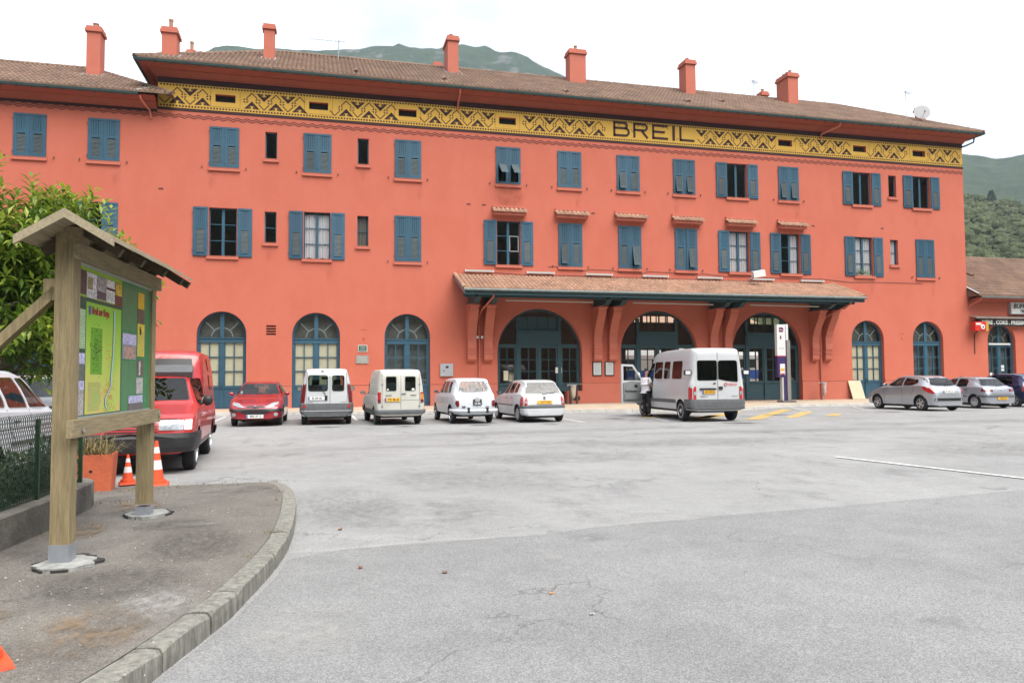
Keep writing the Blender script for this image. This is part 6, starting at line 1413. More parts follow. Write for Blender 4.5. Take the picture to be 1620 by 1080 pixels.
g = MB(); g.lathe([(.09, -.06), (.15, -.03), (.16, 0), (.15, .05)], 14, (0, 0, 0), 'x'); mo = g.build('mirror', WHITE, door, 50, (-.12, .25, 1.52)); g = MB(); g.tube([(-.08, .05, 1.42), (-.1, .22, 1.48)], .025, 6); g.build('mirror_arm', BLACK, door)

# ------------------------------------------------------------------ 7 rounded silver five-door hatchback
SIL = paint('silver', (.42, .43, .46), .3, .55, .7); SIL2 = paint('silver_grey', (.38, .39, .43), .35, .5, .6)
sp = dict(L=4.03, sill=.22, wheels=(.84, 3.38, .31, .735), top=[(0, .50), (.04, .62), (.15, .72), (.5, .86), (1.0, .99), (1.2, 1.04), (2.0, 1.43), (2.35, 1.47), (2.9, 1.465), (3.35, 1.40), (3.5, 1.33), (3.8, 1.02), (3.92, .95), (4.0, .80), (4.03, .62)],
          belt=[(0, .48), (.15, .64), (.5, .78), (1.1, .95), (2.2, 1.0), (3.3, 1.05), (3.75, .98), (3.95, .84), (4.03, .58)], hw=[(0, .5), (.05, .66), (.2, .77), (.6, .85), (1.4, .87), (3.0, .87), (3.5, .85), (3.8, .80), (3.97, .72), (4.03, .62)], rw=[(0, .4), (.3, .6), (1.0, .72), (1.3, .70), (2.0, .59), (2.9, .59), (3.4, .56), (3.75, .58), (4.03, .45)])
c = Car('hatchback_car', 'rounded silver hatchback with alloy wheels, nearest of the cars at the right', 'car', sp, (25.13, -9.99), .02, SIL, 'cars parked by the buffet')
rwn = rounded([(-.60, 1.04), (.60, 1.04), (.49, 1.36), (-.49, 1.36)], .2, 4); ws = rounded([(-.66, 1.06), (.66, 1.06), (.54, 1.40), (-.54, 1.40)], .1)
s1 = rounded([(1.42, 1.02), (2.35, 1.045), (2.33, 1.375), (1.98, 1.365)], .08); s2 = rounded([(2.42, 1.045), (2.95, 1.06), (3.22, 1.16), (3.12, 1.30), (2.40, 1.375)], .15)
c.cut([s1, s2], [rwn], [(ws, 2.1)], (1.25, 3.72, .5), .8)
c.patch('windscreen', ws, 'F', CGLASS); c.patch('rear_window', rwn, 'R', CGLASSD)
for v in ('S+', 'S-'):
    c.patch('side_window', s1, v, CGLASSD); c.patch('side_window', s2, v, CGLASSD); c.handle(2.2, .90, v, SIL, .18, .04); c.handle(2.95, .92, v, SIL, .18, .04)
    c.patch('tail_lamp', rounded([(3.48, .99), (3.62, 1.02), (3.95, .84), (3.98, .72), (3.85, .74), (3.6, .86)], .15), v, REDL, .012)
    c.seam([(2.38, .32), (2.38, 1.03)], v); c.seam([(1.32, .34), (1.28, .9)], v); c.seam([(3.05, 1.06), (3.02, .8), (2.86, .62)], v)
for sg in (1, -1):
    c.patch('tail_lamp', rounded([(sg * .76, .72), (sg * .66, .72), (sg * .68, .95), (sg * .78, .96)], .2), 'R', REDL, .015); c.patch('headlight', rounded([(sg * .45, .62), (sg * .7, .66), (sg * .7, .8), (sg * .5, .74)], .2), 'F', LENS)
c.patch('bumper_insert', rounded([(-.70, .42), (.70, .42), (.66, .53), (-.66, .53)], .2), 'R', BLACK, .012); c.plate('R', .80, '327 BFQ 06', tilt=.15, wd=.5); c.band('bumper_edge', 3.6, 4.03, .545, .57, .014, SIL, 'R', 3)
c.patch('spoiler_lamp', R4(-.15, .15, 1.375, 1.39, .3), 'R', REDD, .02); c.wiper((-.02, 1.05), (-.45, 1.09), 'R'); c.mirror(1.5, 1.08, .86, SIL, (.06, .1, .065)); c.wheels('alloy', .19); c.seats([1.95]); c.seats([2.95], .5, .5, .55, .34)
c.seam([(.62, .60), (.66, .98), (.55, 1.36)], 'R'); c.seam([(-.62, .60), (-.66, .98), (-.55, 1.36)], 'R')

# ------------------------------------------------------------------ 8 angular silver hatchback
sp = dict(L=4.0, sill=.22, wheels=(.78, 3.36, .295, .72), top=[(0, .48), (.03, .60), (.12, .68), (.6, .80), (1.2, .93), (1.95, 1.34), (2.25, 1.385), (2.8, 1.38), (3.2, 1.34), (3.3, 1.30), (3.72, .98), (3.88, .93), (3.96, .86), (4.0, .62)],
          belt=[(0, .46), (.12, .60), (.6, .74), (1.15, .88), (2.2, .91), (3.4, .95), (3.8, .92), (4.0, .58)], hw=[(0, .5), (.05, .66), (.2, .77), (.6, .83), (1.4, .845), (3.2, .84), (3.7, .81), (3.92, .76), (3.98, .70), (4.0, .64)], rw=[(0, .4), (.3, .6), (1.0, .71), (1.25, .69), (1.95, .58), (2.8, .58), (3.3, .57), (3.7, .66), (4.0, .5)])
c = Car('hatchback_car', 'angular silver-grey hatchback behind the rounded silver one', 'car', sp, (28.93, -8.94), .03, SIL2, 'cars parked by the buffet')
rwn = rounded([(-.66, .99), (.66, .99), (.52, 1.30), (-.52, 1.30)], .1, 3); ws = rounded([(-.64, .97), (.64, .97), (.53, 1.32), (-.53, 1.32)], .1)
s1 = rounded([(1.38, .93), (2.28, .95), (2.28, 1.30), (1.92, 1.285)], .08); s2 = rounded([(2.38, .95), (2.95, .965), (2.95, 1.2), (2.8, 1.29), (2.38, 1.30)], .1)
c.cut([s1, s2], [rwn], [(ws, 2.0)], (1.25, 3.62, .5), .85)
c.patch('windscreen', ws, 'F', CGLASS); c.patch('rear_window', rwn, 'R', CGLASSD)
for v in ('S+', 'S-'):
    c.patch('side_window', s1, v, CGLASSD); c.patch('side_window', s2, v, CGLASSD); c.handle(2.15, .80, v, BLACK); c.handle(2.95, .82, v, BLACK); c.seam([(2.33, .30), (2.33, .94)], v); c.seam([(1.28, .32), (1.25, .86)], v); c.seam([(3.02, .96), (3.0, .72), (2.84, .58)], v)
    c.patch('tail_lamp', rounded([(3.72, .74), (3.98, .74), (3.96, .86), (3.76, .87)], .15), v, REDD, .012)
for sg in (1, -1):
    c.patch('tail_lamp', rounded([(sg * .76, .74), (sg * .42, .75), (sg * .42, .84), (sg * .75, .875)], .15), 'R', REDD, .012); c.patch('headlight', rounded([(sg * .45, .56), (sg * .7, .58), (sg * .7, .68), (sg * .47, .66)], .2), 'F', LENS)
c.band('bumper_strip', 3.5, 4.0, .50, .59, .02, GREYP, 'R', 4); c.band('side_moulding', 1.0, 2.98, .50, .55, .012, GREYP, None, 3); c.plate('R', .44, '9184 VG 06', PLY, y=-.05, blue=False); c.wiper((0, .985), (-.45, 1.04), 'R'); c.mirror(1.45, 1.0, .83, BLACK, (.06, .09, .06)); c.wheels('cap'); c.seats([1.9]); c.seats([2.95], .5, .45, .55, .34)
c.patch('badge', R4(-.03, .03, .80, .86, .3), 'R', CHROME, .02); c.seam([(-.6, .62), (.6, .62)], 'R')

# ------------------------------------------------------------------ 9 dark blue small car cut by the edge of the photo
sp = dict(L=3.6, sill=.22, wheels=(.66, 3.06, .29, .72), top=[(0, .55), (.05, .72), (.2, .86), (.7, 1.02), (1.5, 1.45), (1.9, 1.52), (2.6, 1.52), (3.1, 1.46), (3.3, 1.36), (3.5, 1.0), (3.57, .9), (3.6, .65)],
          belt=[(0, .5), (.2, .74), (.8, .92), (2.2, .98), (3.2, 1.0), (3.5, .92), (3.6, .6)], hw=[(0, .5), (.06, .68), (.2, .77), (.6, .81), (2.8, .815), (3.3, .79), (3.52, .72), (3.6, .62)], rw=[(0, .4), (.4, .68), (.9, .70), (1.5, .61), (2.7, .61), (3.2, .58), (3.6, .5)])
BLU = paint('dark_blue', (.012, .016, .06), .25, .2, .8)
c = Car('compact_car', 'dark blue compact car cut off by the right edge', 'car', sp, (31.7, -8.54), .03, BLU, 'cars parked by the buffet')
rwn = rounded([(-.58, 1.03), (.58, 1.03), (.5, 1.40), (-.5, 1.40)], .15); ws = rounded([(-.64, 1.0), (.64, 1.0), (.55, 1.44), (-.55, 1.44)], .1); s1 = rounded([(1.0, 1.0), (1.95, 1.02), (1.95, 1.42), (1.42, 1.40)], .1); s2 = rounded([(2.05, 1.02), (2.9, 1.04), (2.8, 1.38), (2.05, 1.42)], .15)
c.cut([s1, s2], [rwn], [(ws, 1.8)], (.9, 3.45, .5), .7)
c.patch('windscreen', ws, 'F', CGLASS); c.patch('rear_window', rwn, 'R', CGLASSD)
for v in ('S+', 'S-'): c.patch('side_window', s1, v, CGLASSD); c.patch('side_window', s2, v, CGLASSD); c.patch('tail_lamp', rounded([(3.4, .72), (3.58, .72), (3.55, .98), (3.45, 1.0)], .2), v, REDL, .012); c.seam([(2.0, .32), (2.0, 1.0)], v)
for sg in (1, -1): c.patch('tail_lamp', R4(sg * .68 - .05, sg * .68 + .05, .72, .98, .2), 'R', REDL, .02); c.patch('headlight', R4(sg * .55 - .1, sg * .55 + .1, .68, .82, .3), 'F', LENS)
c.band('bumper', 3.2, 3.6, .30, .55, .02, BLU, 'R'); c.plate('R', .62, '551 ALM 06'); c.wheels('alloy', .18); c.mirror(1.1, 1.05, .8, BLU, (.06, .09, .06)); c.seats([1.6]); c.seats([2.6], .5, .5, .5, .34)

# ------------------------------------------------------------------ 10 red pickup van with a tall box, nose to the camera, at the left
sp = dict(L=4.1, sill=.30, wheels=(.72, 3.3, .30, .68), arch=.36, top=[(0, .56), (.03, .72), (.10, .80), (.6, .92), (1.02, 1.0), (1.55, 1.42), (1.75, 1.475), (1.84, 1.60), (1.98, 1.80), (2.4, 1.87), (3.85, 1.86), (4.0, 1.80), (4.1, 1.6)],
          belt=[(0, .54), (.1, .74), (1.0, .93), (2, .96), (4.0, .96), (4.1, .95)], hw=[(0, .56), (.04, .70), (.12, .765), (.4, .80), (1.6, .81), (3.9, .81), (4.05, .78), (4.1, .72)], rw=[(0, .45), (.1, .68), (.5, .72), (1.0, .72), (1.55, .60), (1.78, .62), (1.98, .70), (3.9, .70), (4.1, .64)])
RED2 = paint('faded_red', (.42, .022, .022), .32, .0, .5)
c = Car('pickup_van', 'faded red van with tall box body behind the notice board', 'van', sp, (-2.93, -22.55), PI - .05, RED2, None, 0, (1.08, 1.14, 1.10))
ws = rounded([(-.64, 1.04), (.64, 1.04), (.54, 1.40), (-.54, 1.40)], .08); bw = rounded([(-.60, 1.56), (.60, 1.56), (.58, 1.72), (-.58, 1.72)], .1); s1 = rounded([(1.22, .99), (1.9, .99), (1.88, 1.40), (1.58, 1.38)], .1)
s2 = R4(2.9, 3.5, 1.18, 1.45, .1); s3 = R4(2.9, 3.5, 1.52, 1.74, .1)
c.cut([s1, s2, s3], [], [(ws, 1.7)], (1.1, 4.0, .5))
c.patch('windscreen', ws, 'F', CGLASS); c.patch('box_front_window', bw, 'F', BLACK, .01)
for v in ('S+', 'S-'):
    for p in (s1, s2, s3): c.patch('side_window', p, v, CGLASSD)
    c.seam([(1.12, .36), (1.12, .95)], v); c.seam([(2.02, .36), (2.02, 1.8)], v); c.handle(1.9, .84, v, BLACK)
for sg in (1, -1):
    c.patch('headlight', R4(sg * .50 - .155, sg * .50 + .155, .64, .78, .08, 2), 'F', LENS, .012, None, 3); c.patch('indicator', R4(sg * .72 - .055, sg * .70 + .055, .64, .78, .08, 2), 'F', M('lamp_white', (.7, .68, .62), .2, coat=1), .012, None, 3)
c.seam([(-.33, .62), (.33, .62)], 'F', .02); 
for z in (.66, .70, .74): c.seam([(-.32, z), (.32, z)], 'F', .016)
c.seam([(-.70, .80), (.70, .80)], 'F', .012); c.seam([(-.56, 1.47), (-.2, 1.50), (.2, 1.50), (.56, 1.47)], 'F', .10, GREYP)
c.band('bumper', 0, .62, .33, .60, .05, BLACK, 'F'); c.band('bumper', 3.7, 4.1, .35, .5, .04, BLACK, 'R'); c.band('sill_moulding', 1.1, 2.9, .31, .40, .012, GREYP, None, 3)
c.plate('F', .48, '8144 AZ 06', y=-.20, wd=.50, hh=.11); c.mirror(1.3, 1.03, .80, BLACK, (.045, .075, .085)); c.wheels('steel', .17); c.seats([1.75], .55, .6); c.steering(1.4, .95, -.34)
w = MB(); w.box(-.12, .12, -.62, .62, -.06, .06); w.build('sun_visor', GREYP, c.root, None, (c.X(1.66), 0, 1.50), (0, math.radians(30), 0))

# ------------------------------------------------------------------ 11, 12 white cars behind the fence
hatch5('hatchback_car', 'white hatchback behind the green wire fence at the left', (-4.15, -27.1), math.radians(2), GWH, '2216 TR 06', PLW, .22, None)
c2_ = hatch5('hatchback_car', 'white car half hidden behind the notice board post', (-5.5, -20.2), PI - .2, WH, '662 BKR 06', PLW, .2, None)

# ================================================================== NOTICE BOARD (foreground left)
WOOD = M('treated_pine', (.245, .190, .100), .8, .30, 6, .35, 30, stretch=(9, 9, .7)); WOODX = M('treated_pine_beam', (.265, .210, .122), .8, .30, 6, .35, 30, stretch=(.7, 9, 9))
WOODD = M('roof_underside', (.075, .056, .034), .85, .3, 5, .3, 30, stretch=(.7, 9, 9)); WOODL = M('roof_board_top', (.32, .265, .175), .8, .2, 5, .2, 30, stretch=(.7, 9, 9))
GALV = M('galvanised', (.33, .35, .38), .5, .15, 8, metal=.5)
KA = math.atan2(.99678, .08014)
kb = thing('notice_board', 'wooden notice board with a gabled roof and green town map', 'notice board', (-1.86, -31.27, .13), KA)
for s in (0, 2.0):
    top = 2.54 if s == 0 else 2.36
    w = MB(); w.box(s - .064, s + .064, -.07, .064, .13, top); w.build('post', WOOD, kb)
    w = MB(); w.box(s - .068, s + .068, -.074, .068, -.02, .15 if s == 0 else .10); w.build('post_shoe', GALV, kb)
w = MB(); w.box(-.10, 2.07, -.118, -.071, 2.29, 2.415); w.build('top_beam', WOODX, kb)
w = MB(); w.box(-.16, 2.07, -.125, -.071, .945, 1.075); w.build('bottom_beam', WOODX, kb)
for s, z in ((0, 1.0), (2.0, 1.02)): w = MB(); w.lathe([(.022, -.140), (.020, -.126)], 10, (s, 0, z), 'y'); w.build('bolt', CHROME, kb, 40)
w = MB(); w.bar((0, .06, 2.06), (0, 2.0, .1), .07, .10, 0, (1, 0, 0)); w.build('brace', WOOD, kb); w = MB(); w.box(-.05, .05, .07, .15, 1.98, 2.14); w.build('brace_block', WOOD, kb)
# roof: rafters, boards, barge boards
ER, EZ, AP = .315, 2.405, 2.60; S0, S1 = -.33, 2.04; YC = -.105
for sg in (-1, 1):
    for s in (0.0, .55, 1.2, 1.8, 2.08): w = MB(); w.bar((s, YC, AP - .075), (s, YC + sg * (ER - .04), EZ - .055), .06, .07); w.build('rafter', WOODD, kb)
    for k in range(3):
        t0, t1 = k / 3 - .0, (k + 1) / 3 + .06; y0, y1 = YC + sg * ER * t0, YC + sg * ER * min(1.03, t1); z0, z1 = AP + (EZ - AP) * t0, AP + (EZ - AP) * min(1.03, t1); e = .012
        w = MB(); w.add([(S0, y0, z0 - .022), (S1, y0, z0 - .022), (S1, y1, z1 - .022 + e), (S0, y1, z1 - .022 + e), (S0, y0, z0), (S1, y0, z0), (S1, y1, z1 + e), (S0, y1, z1 + e)], [(0, 3, 2, 1), (4, 5, 6, 7), (0, 1, 5, 4), (1, 2, 6, 5), (2, 3, 7, 6), (3, 0, 4, 7)], 0)
        w.build('roof_board', WOODL, kb)
    w = MB(); w.add([(S0 - .03, YC, AP - .05), (S0 - .03, YC + sg * ER * 1.06, EZ - .058), (S0 - .03, YC + sg * ER * 1.06, EZ + .008), (S0 - .03, YC, AP + .018), (S0 - .005, YC, AP - .05), (S0 - .005, YC + sg * ER * 1.06, EZ - .058), (S0 - .005, YC + sg * ER * 1.06, EZ + .008), (S0 - .005, YC, AP + .018)], [(0, 1, 2, 3), (4, 7, 6, 5), (0, 3, 7, 4), (1, 5, 6, 2), (0, 4, 5, 1), (3, 2, 6, 7)]); w.build('barge_board', WOODL, kb)
w = MB(); w.box(-.07, .09, -.12, .02, 2.42, 2.535); w.build('corbel', WOODX, kb)
# printed panel
def P_(name, col, s0, s1, z0, z1, y=-.052, mat=None, parent=None):
    w = MB(); w.quad((s0, y, z0), (s1, y, z0), (s1, y, z1), (s0, y, z1)); return w.build(name, mat or M('print_' + name, col, .35, .55 if ('photo' in name or 'leaflet' in name) else .12, 34 if ('photo' in name or 'leaflet' in name) else 14), parent or panel)
w = MB(); w.box(.07, 1.93, -.05, -.03, 1.07, 2.30); panel = w.build('map_panel', M('print_lime', (.27, .44, .04), .35, .06, 3), kb)
for q in ((2.272, 2.29), (1.076, 1.088)): w = MB(); w.box(.075, 1.925, -.066, -.051, *q); w.build('panel_trim', M('trim_grey', (.35, .37, .35), .5), kb)
P_('dark_green_field', (.03, .20, .075), 1.08, 1.92, 1.09, 2.27, -.0515); P_('green_edge', (.01, .08, .05), .08, 1.08, 1.085, 2.03, -.0515)
mp_ = bpy.data.materials.new('town_map'); mp_.use_nodes = True; nt = mp_.node_tree; b_ = nt.nodes['Principled BSDF']; b_.inputs['Roughness'].default_value = .35
t_ = nt.nodes.new('ShaderNodeTexCoord'); n_ = nt.nodes.new('ShaderNodeTexNoise'); n_.inputs['Scale'].default_value = 4; n_.inputs['Detail'].default_value = 9
sx = nt.nodes.new('ShaderNodeSeparateXYZ'); nt.links.new(t_.outputs['Object'], sx.inputs[0]); mr = nt.nodes.new('ShaderNodeMapRange'); mr.inputs['From Min'].default_value = 1.1; mr.inputs['From Max'].default_value = 2.0; mr.inputs['To Min'].default_value = .75; mr.inputs['To Max'].default_value = .05
nt.links.new(sx.outputs['Z'], mr.inputs['Value']); md_ = nt.nodes.new('ShaderNodeMath'); md_.operation = 'MULTIPLY'; nt.links.new(mr.outputs['Result'], md_.inputs[0]); nt.links.new(n_.outputs['Fac'], md_.inputs[1]); nt.links.new(t_.outputs['Object'], n_.inputs['Vector'])
rp = nt.nodes.new('ShaderNodeValToRGB'); e_ = rp.color_ramp.elements; e_[0].position = .05; e_[0].color = (.22, .50, .04, 1); e_[1].position = .45; e_[1].color = (.66, .42, .14, 1); k_ = e_.new(.28); k_.color = (.46, .54, .10, 1)
nt.links.new(md_.outputs[0], rp.inputs['Fac']); nt.links.new(rp.outputs['Color'], b_.inputs['Base Color'])
P_('map_sheet', None, .24, 1.06, 1.10, 2.0, -.0525, mp_)
P_('map_inset', (.11, .33, .015), .345, .60, 1.42, 1.80, -.0535)
w = MB()
for i in range(130): s_, z = random.gauss(.475, .06), random.gauss(1.6, .1); q = random.uniform(.004, .010); w.quad((s_ - q, -.0545, z - q * .5), (s_ + q, -.0545, z - q * .5), (s_ + q, -.0545, z + q * .5), (s_ - q, -.0545, z + q * .5))
w.build('map_dots', M('print_dark', (.05, .06, .02), .5), panel)['kind'] = 'stuff'
w = MB()
for i in range(150): s_, z = random.gauss(.76, .08), random.gauss(1.22, .08) if i < 90 else random.gauss(1.5, .2); q = random.uniform(.004, .012); z = max(1.11, z); w.quad((s_ - q, -.054, z - q * .4), (s_ + q, -.054, z - q * .4), (s_ + q, -.054, z + q * .4), (s_ - q, -.054, z + q * .4))
w.build('map_blocks', M('print_orange', (.60, .18, .06), .5), panel)['kind'] = 'stuff'
w = MB(); pts = [(.88, 1.98), (.885, 1.85), (.872, 1.7), (.87, 1.6), (.845, 1.5), (.83, 1.42), (.82, 1.32), (.76, 1.27), (.70, 1.22), (.69, 1.16), (.75, 1.12)]
for a, b in zip(pts, pts[1:]): w.add([(a[0] - .014, -.055, a[1]), (a[0] + .014, -.055, a[1]), (b[0] + .014, -.055, b[1]), (b[0] - .014, -.055, b[1])], [(0, 1, 2, 3)])
w.build('map_river', M('print_river', (.30, .52, .58), .4), panel)
w = MB()
for a, b in zip(pts, pts[1:]): w.add([(a[0] - .024, -.0546, a[1]), (a[0] - .017, -.0546, a[1]), (b[0] - .017, -.0546, b[1]), (b[0] - .024, -.0546, b[1])], [(0, 1, 2, 3)])
w.build('map_road', M('print_dark'), panel)
link('map_title', text_mesh('map_title', 'Breil sur Roya', .085, M('print_title', (.30, .01, .04), .4), .003, .0005), panel, (.555, -.0545, 1.935), (PI / 2, 0, 0)).scale = (.80, 1, 1)
w = MB(); w.prism([(.288, 1.97), (.288, 1.91), (.312, 1.89), (.336, 1.91), (.336, 1.97)], 'y', -.0545, -.053); w.build('map_crest', M('print_crest', (.06, .07, .25), .4), panel)
for nm, c_, q in (('photo_dark', (.06, .05, .05), (.085, .225, 2.05, 2.24)), ('leaflet_white', (.62, .6, .66), (.235, .45, 2.035, 2.235)), ('leaflet_grey', (.30, .30, .31), (.455, .668, 2.04, 2.235)), ('leaflet_print', (.66, .64, .66), (.675, .883, 2.04, 2.23)), ('leaflet_brown', (.12, .035, .03), (.89, 1.075, 2.03, 2.23)),
                   ('yellow_block', (.62, .42, .02), (1.525, 1.72, 2.06, 2.215)), ('waterfall_photo', (.10, .085, .06), (1.525, 1.72, 1.92, 2.055)), ('yellow_list', (.66, .52, .06), (1.525, 1.74, 1.60, 1.915)), ('village_photo', (.22, .25, .27), (1.10, 1.49, 1.565, 1.80)), ('stone_photo', (.12, .10, .085), (1.525, 1.725, 1.41, 1.565)), ('climber_photo', (.42, .40, .40), (1.51, 1.71, 1.24, 1.395)), ('valley_photo', (.12, .10, .11), (1.29, 1.71, 1.085, 1.225)),
                   ('river_photo', (.10, .13, .12), (.085, .222, 1.375, 1.585)), ('church_photo', (.34, .33, .32), (.085, .215, 1.10, 1.37)), ('address_list', (.36, .50, .30), (.085, .222, 1.62, 1.93))):
    P_(nm, c_, *q, y=-.0540)
for nm, c_, q in (('photo_sky', (.42, .42, .62), (1.10, 1.49, 1.70, 1.80)), ('photo_sky', (.42, .42, .62), (1.29, 1.71, 1.155, 1.225)), ('photo_sky', (.4, .42, .6), (.085, .222, 1.50, 1.585)), ('photo_sky', (.4, .55, .7), (.085, .215, 1.30, 1.37)), ('photo_people', (.40, .25, .20), (1.16, 1.44, 1.57, 1.68)), ('leaflet_sun', (.55, .40, .03), (.90, 1.06, 2.12, 2.225)), ('leaflet_crowd', (.07, .07, .09), (.46, .66, 2.045, 2.11)), ('leaflet_art', (.30, .25, .12), (.25, .36, 2.10, 2.2)), ('leaflet_bar', (.05, .01, .02), (.68, .88, 2.145, 2.165)), ('photo_flow', (.5, .5, .48), (1.58, 1.63, 1.42, 1.55))):
    P_(nm, c_, *q, y=-.0548)
w = MB()
for s0, s1, z0, z1, st in ((1.10, 1.49, 1.84, 2.2, .018), (1.10, 1.27, 1.1, 1.54, .018), (1.29, 1.50, 1.25, 1.54, .018), (.69, .87, 2.05, 2.13, .014), (.26, .44, 2.045, 2.09, .012), (1.54, 1.72, 1.62, 1.84, .016), (.30, .58, 1.13, 1.36, .018), (.10, .21, 1.63, 1.88, .02)):
    z = z0
    while z < z1:
        s_ = s0
        while s_ < s1 - .02: l = random.uniform(.02, .07); w.quad((s_, -.0551, z), (min(s1, s_ + l), -.0551, z), (min(s1, s_ + l), -.0551, z + st * .32), (s_, -.0551, z + st * .32)); s_ += l + .012
        z += st
w.build('small_print', M('print_faint', (.20, .33, .17), .5), panel)['kind'] = 'stuff'
w = MB(); w.lathe([(.02, 0), (.02, -.001)], 10, (1.6, -.0552, 1.87), 'y'); w.tube([(1.6, -.0552, 1.86), (1.6, -.0552, 1.81)], .012, 5); w.build('walker_symbol', M('print_dark'), panel)
# concrete footings in ragged holes of the sidewalk
def ragged(cx, cy, rx, ry, n=26, j=.18): return [(cx + rx * (1 + random.uniform(-j, j)) * math.cos(2 * PI * k / n), cy + ry * (1 + random.uniform(-j, j)) * math.sin(2 * PI * k / n)) for k in range(n)]
for cx_, cy_, lb in ((-1.82, -31.32, 'pale concrete footing round the near notice board post'), (-1.68, -29.2, 'pale concrete footing round the far notice board post')):
    t = thing('post_footing', lb, 'footing', (cx_, cy_, .13), 0, 'footings of the notice board posts')
    w = MB(); p = ragged(0, .05, .22, .27, 30, .14); w.tess([p], lambda q: (q[0], q[1], .010)); n = len(p)
    for i in range(n): a, b = p[i], p[(i + 1) % n]; w.quad((*a, -.01), (*b, -.01), (*b, .010), (*a, .010))
    w.build('broken_asphalt_rim', M('tar_black', (.03, .028, .025), .9, .3, 20), t)
    w = MB(); p = ragged(.0, .0, .20, .23, 24, .12); n = len(p); w.tess([p], lambda q: (q[0], q[1], .020))
    for i in range(n): a, b = p[i], p[(i + 1) % n]; w.quad((*a, -.01), (*b, -.01), (*b, .020), (*a, .020))
    w.build('concrete_fill', M('fresh_concrete', (.27, .27, .255), .9, .3, 12, .6, 40), t)

# ================================================================== LOW WALL AND WIRE FENCE
LWL = [(-2.95, -36), (-2.62, -32.5), (-2.49, -30.9), (-2.41, -29.8), (-2.38, -29.0), (-2.37, -28.6), (-2.41, -28.3), (-2.52, -28.12), (-2.66, -28.1)]
w = MB(); wth = .26; prev = None
for i, (x, y) in enumerate(LWL):
    a, b = LWL[max(i - 1, 0)], LWL[min(i + 1, len(LWL) - 1)]; d = Vector((b[0] - a[0], b[1] - a[1])).normalized(); nn = (-d.y, d.x); k = wth if y < -28.4 else .16
    row = [(x, y, .05), (x, y, .385), (x + nn[0] * .015, y + nn[1] * .015, .40), (x + nn[0] * k, y + nn[1] * k, .40), (x + nn[0] * k, y + nn[1] * k, .05)]
    if prev:
        for q in range(4): w.quad(prev[q], row[q], row[q + 1], prev[q + 1])
    prev = row
w.add(prev, [(0, 1, 2, 3, 4)])
tag(w.build('low_wall', M('old_concrete', (.15, .138, .118), .95, .5, 2.2, .6, 25), None, 35), 'low weathered concrete wall under the green wire fence', 'wall')
fe = thing('wire_fence', 'green wire mesh fence with looped top on the low wall', 'fence', (-2.6, -31, .4))
FG = M('fence_green', (.012, .045, .018), .5, .2, 10)
fl_ = [Vector((-3.05, -36, 0)), Vector((-2.75, -32.5, 0)), Vector((-2.62, -30.9, 0)), Vector((-2.53, -29.8, 0)), Vector((-2.49, -28.5, 0))]
def fpt(s):
    for a, b in zip(fl_, fl_[1:]):
        L = (b - a).length
        if s <= L: return a + (b - a) * s / L
        s -= L
    return fl_[-1].copy()
FL = sum((b - a).length for a, b in zip(fl_, fl_[1:])); o_ = Vector((2.6, 31, -.4)); w = MB(); st = .042; h0, h1 = .405, 1.14
for k in range(int(FL / st) + 22):
    for sg in (1, -1):
        s0 = k * st - (.36 if sg > 0 else 0) ; s1 = s0 + sg * .36; pts = []
        for t in (0, .5, 1):
            ss = s0 + (s1 - s0) * t; pts.append((ss, h0 + (h1 - h0) * t))
        if min(p[0] for p in pts) < 2 or max(p[0] for p in pts) > FL: continue
        w.tube([fpt(ss) + Vector((0, 0, z)) + o_ for ss, z in pts], .0030, 3, 0, False, False)
for k in range(int((FL - 2) / st)):
    s0 = 2 + k * st; w.tube([fpt(min(FL, s0 + .042 - .042 * math.cos(a))) + Vector((0, 0, h1 + .055 * math.sin(a))) + o_ for a in [PI * q / 6 for q in range(7)]], .0030, 3, 0, False, False)
for z in (.42, .78, 1.08, 1.14): w.tube([fpt(2 + (FL - 2) * q / 24) + Vector((0, 0, z)) + o_ for q in range(25)], .003 if z != 1.08 else .006, 4, 0, False, False)
tag(w.build('wire_mesh', FG, fe), kind='stuff')
for s_ in (2.6, 4.0, 5.2, 6.3, FL - .02): p = fpt(s_) + o_; w = MB(); w.box(p.x - .018, p.x + .018, p.y - .018, p.y + .018, -.02, .74); w.build('fence_post', FG, fe)
# ivy and weeds behind the wall
w = MB()
for i in range(9000):
    y = random.uniform(-33.5, -28.4); x = fpt(max(0, min(FL, (y + 36)))).x - random.uniform(.06, .34); z = .2 + random.uniform(0, 1) ** 1.4 * (.62 + .25 * mnoise.noise(Vector((y * 2.2, 1, 0)))); p = Vector((x, y, z)); d = Vector((random.gauss(0, 1), random.gauss(0, 1), random.gauss(.3, .7))).normalized(); s_ = d.orthogonal().normalized() * .014
    w.quad(p, p + d * .03 + s_, p + d * .06, p + d * .03 - s_)
tag(w.build('ivy', M('ivy_green', (.022, .045, .014), .7, .4, 3, island=.4)), 'dark ivy and weeds growing behind the wire fence', 'plants', kind='stuff')

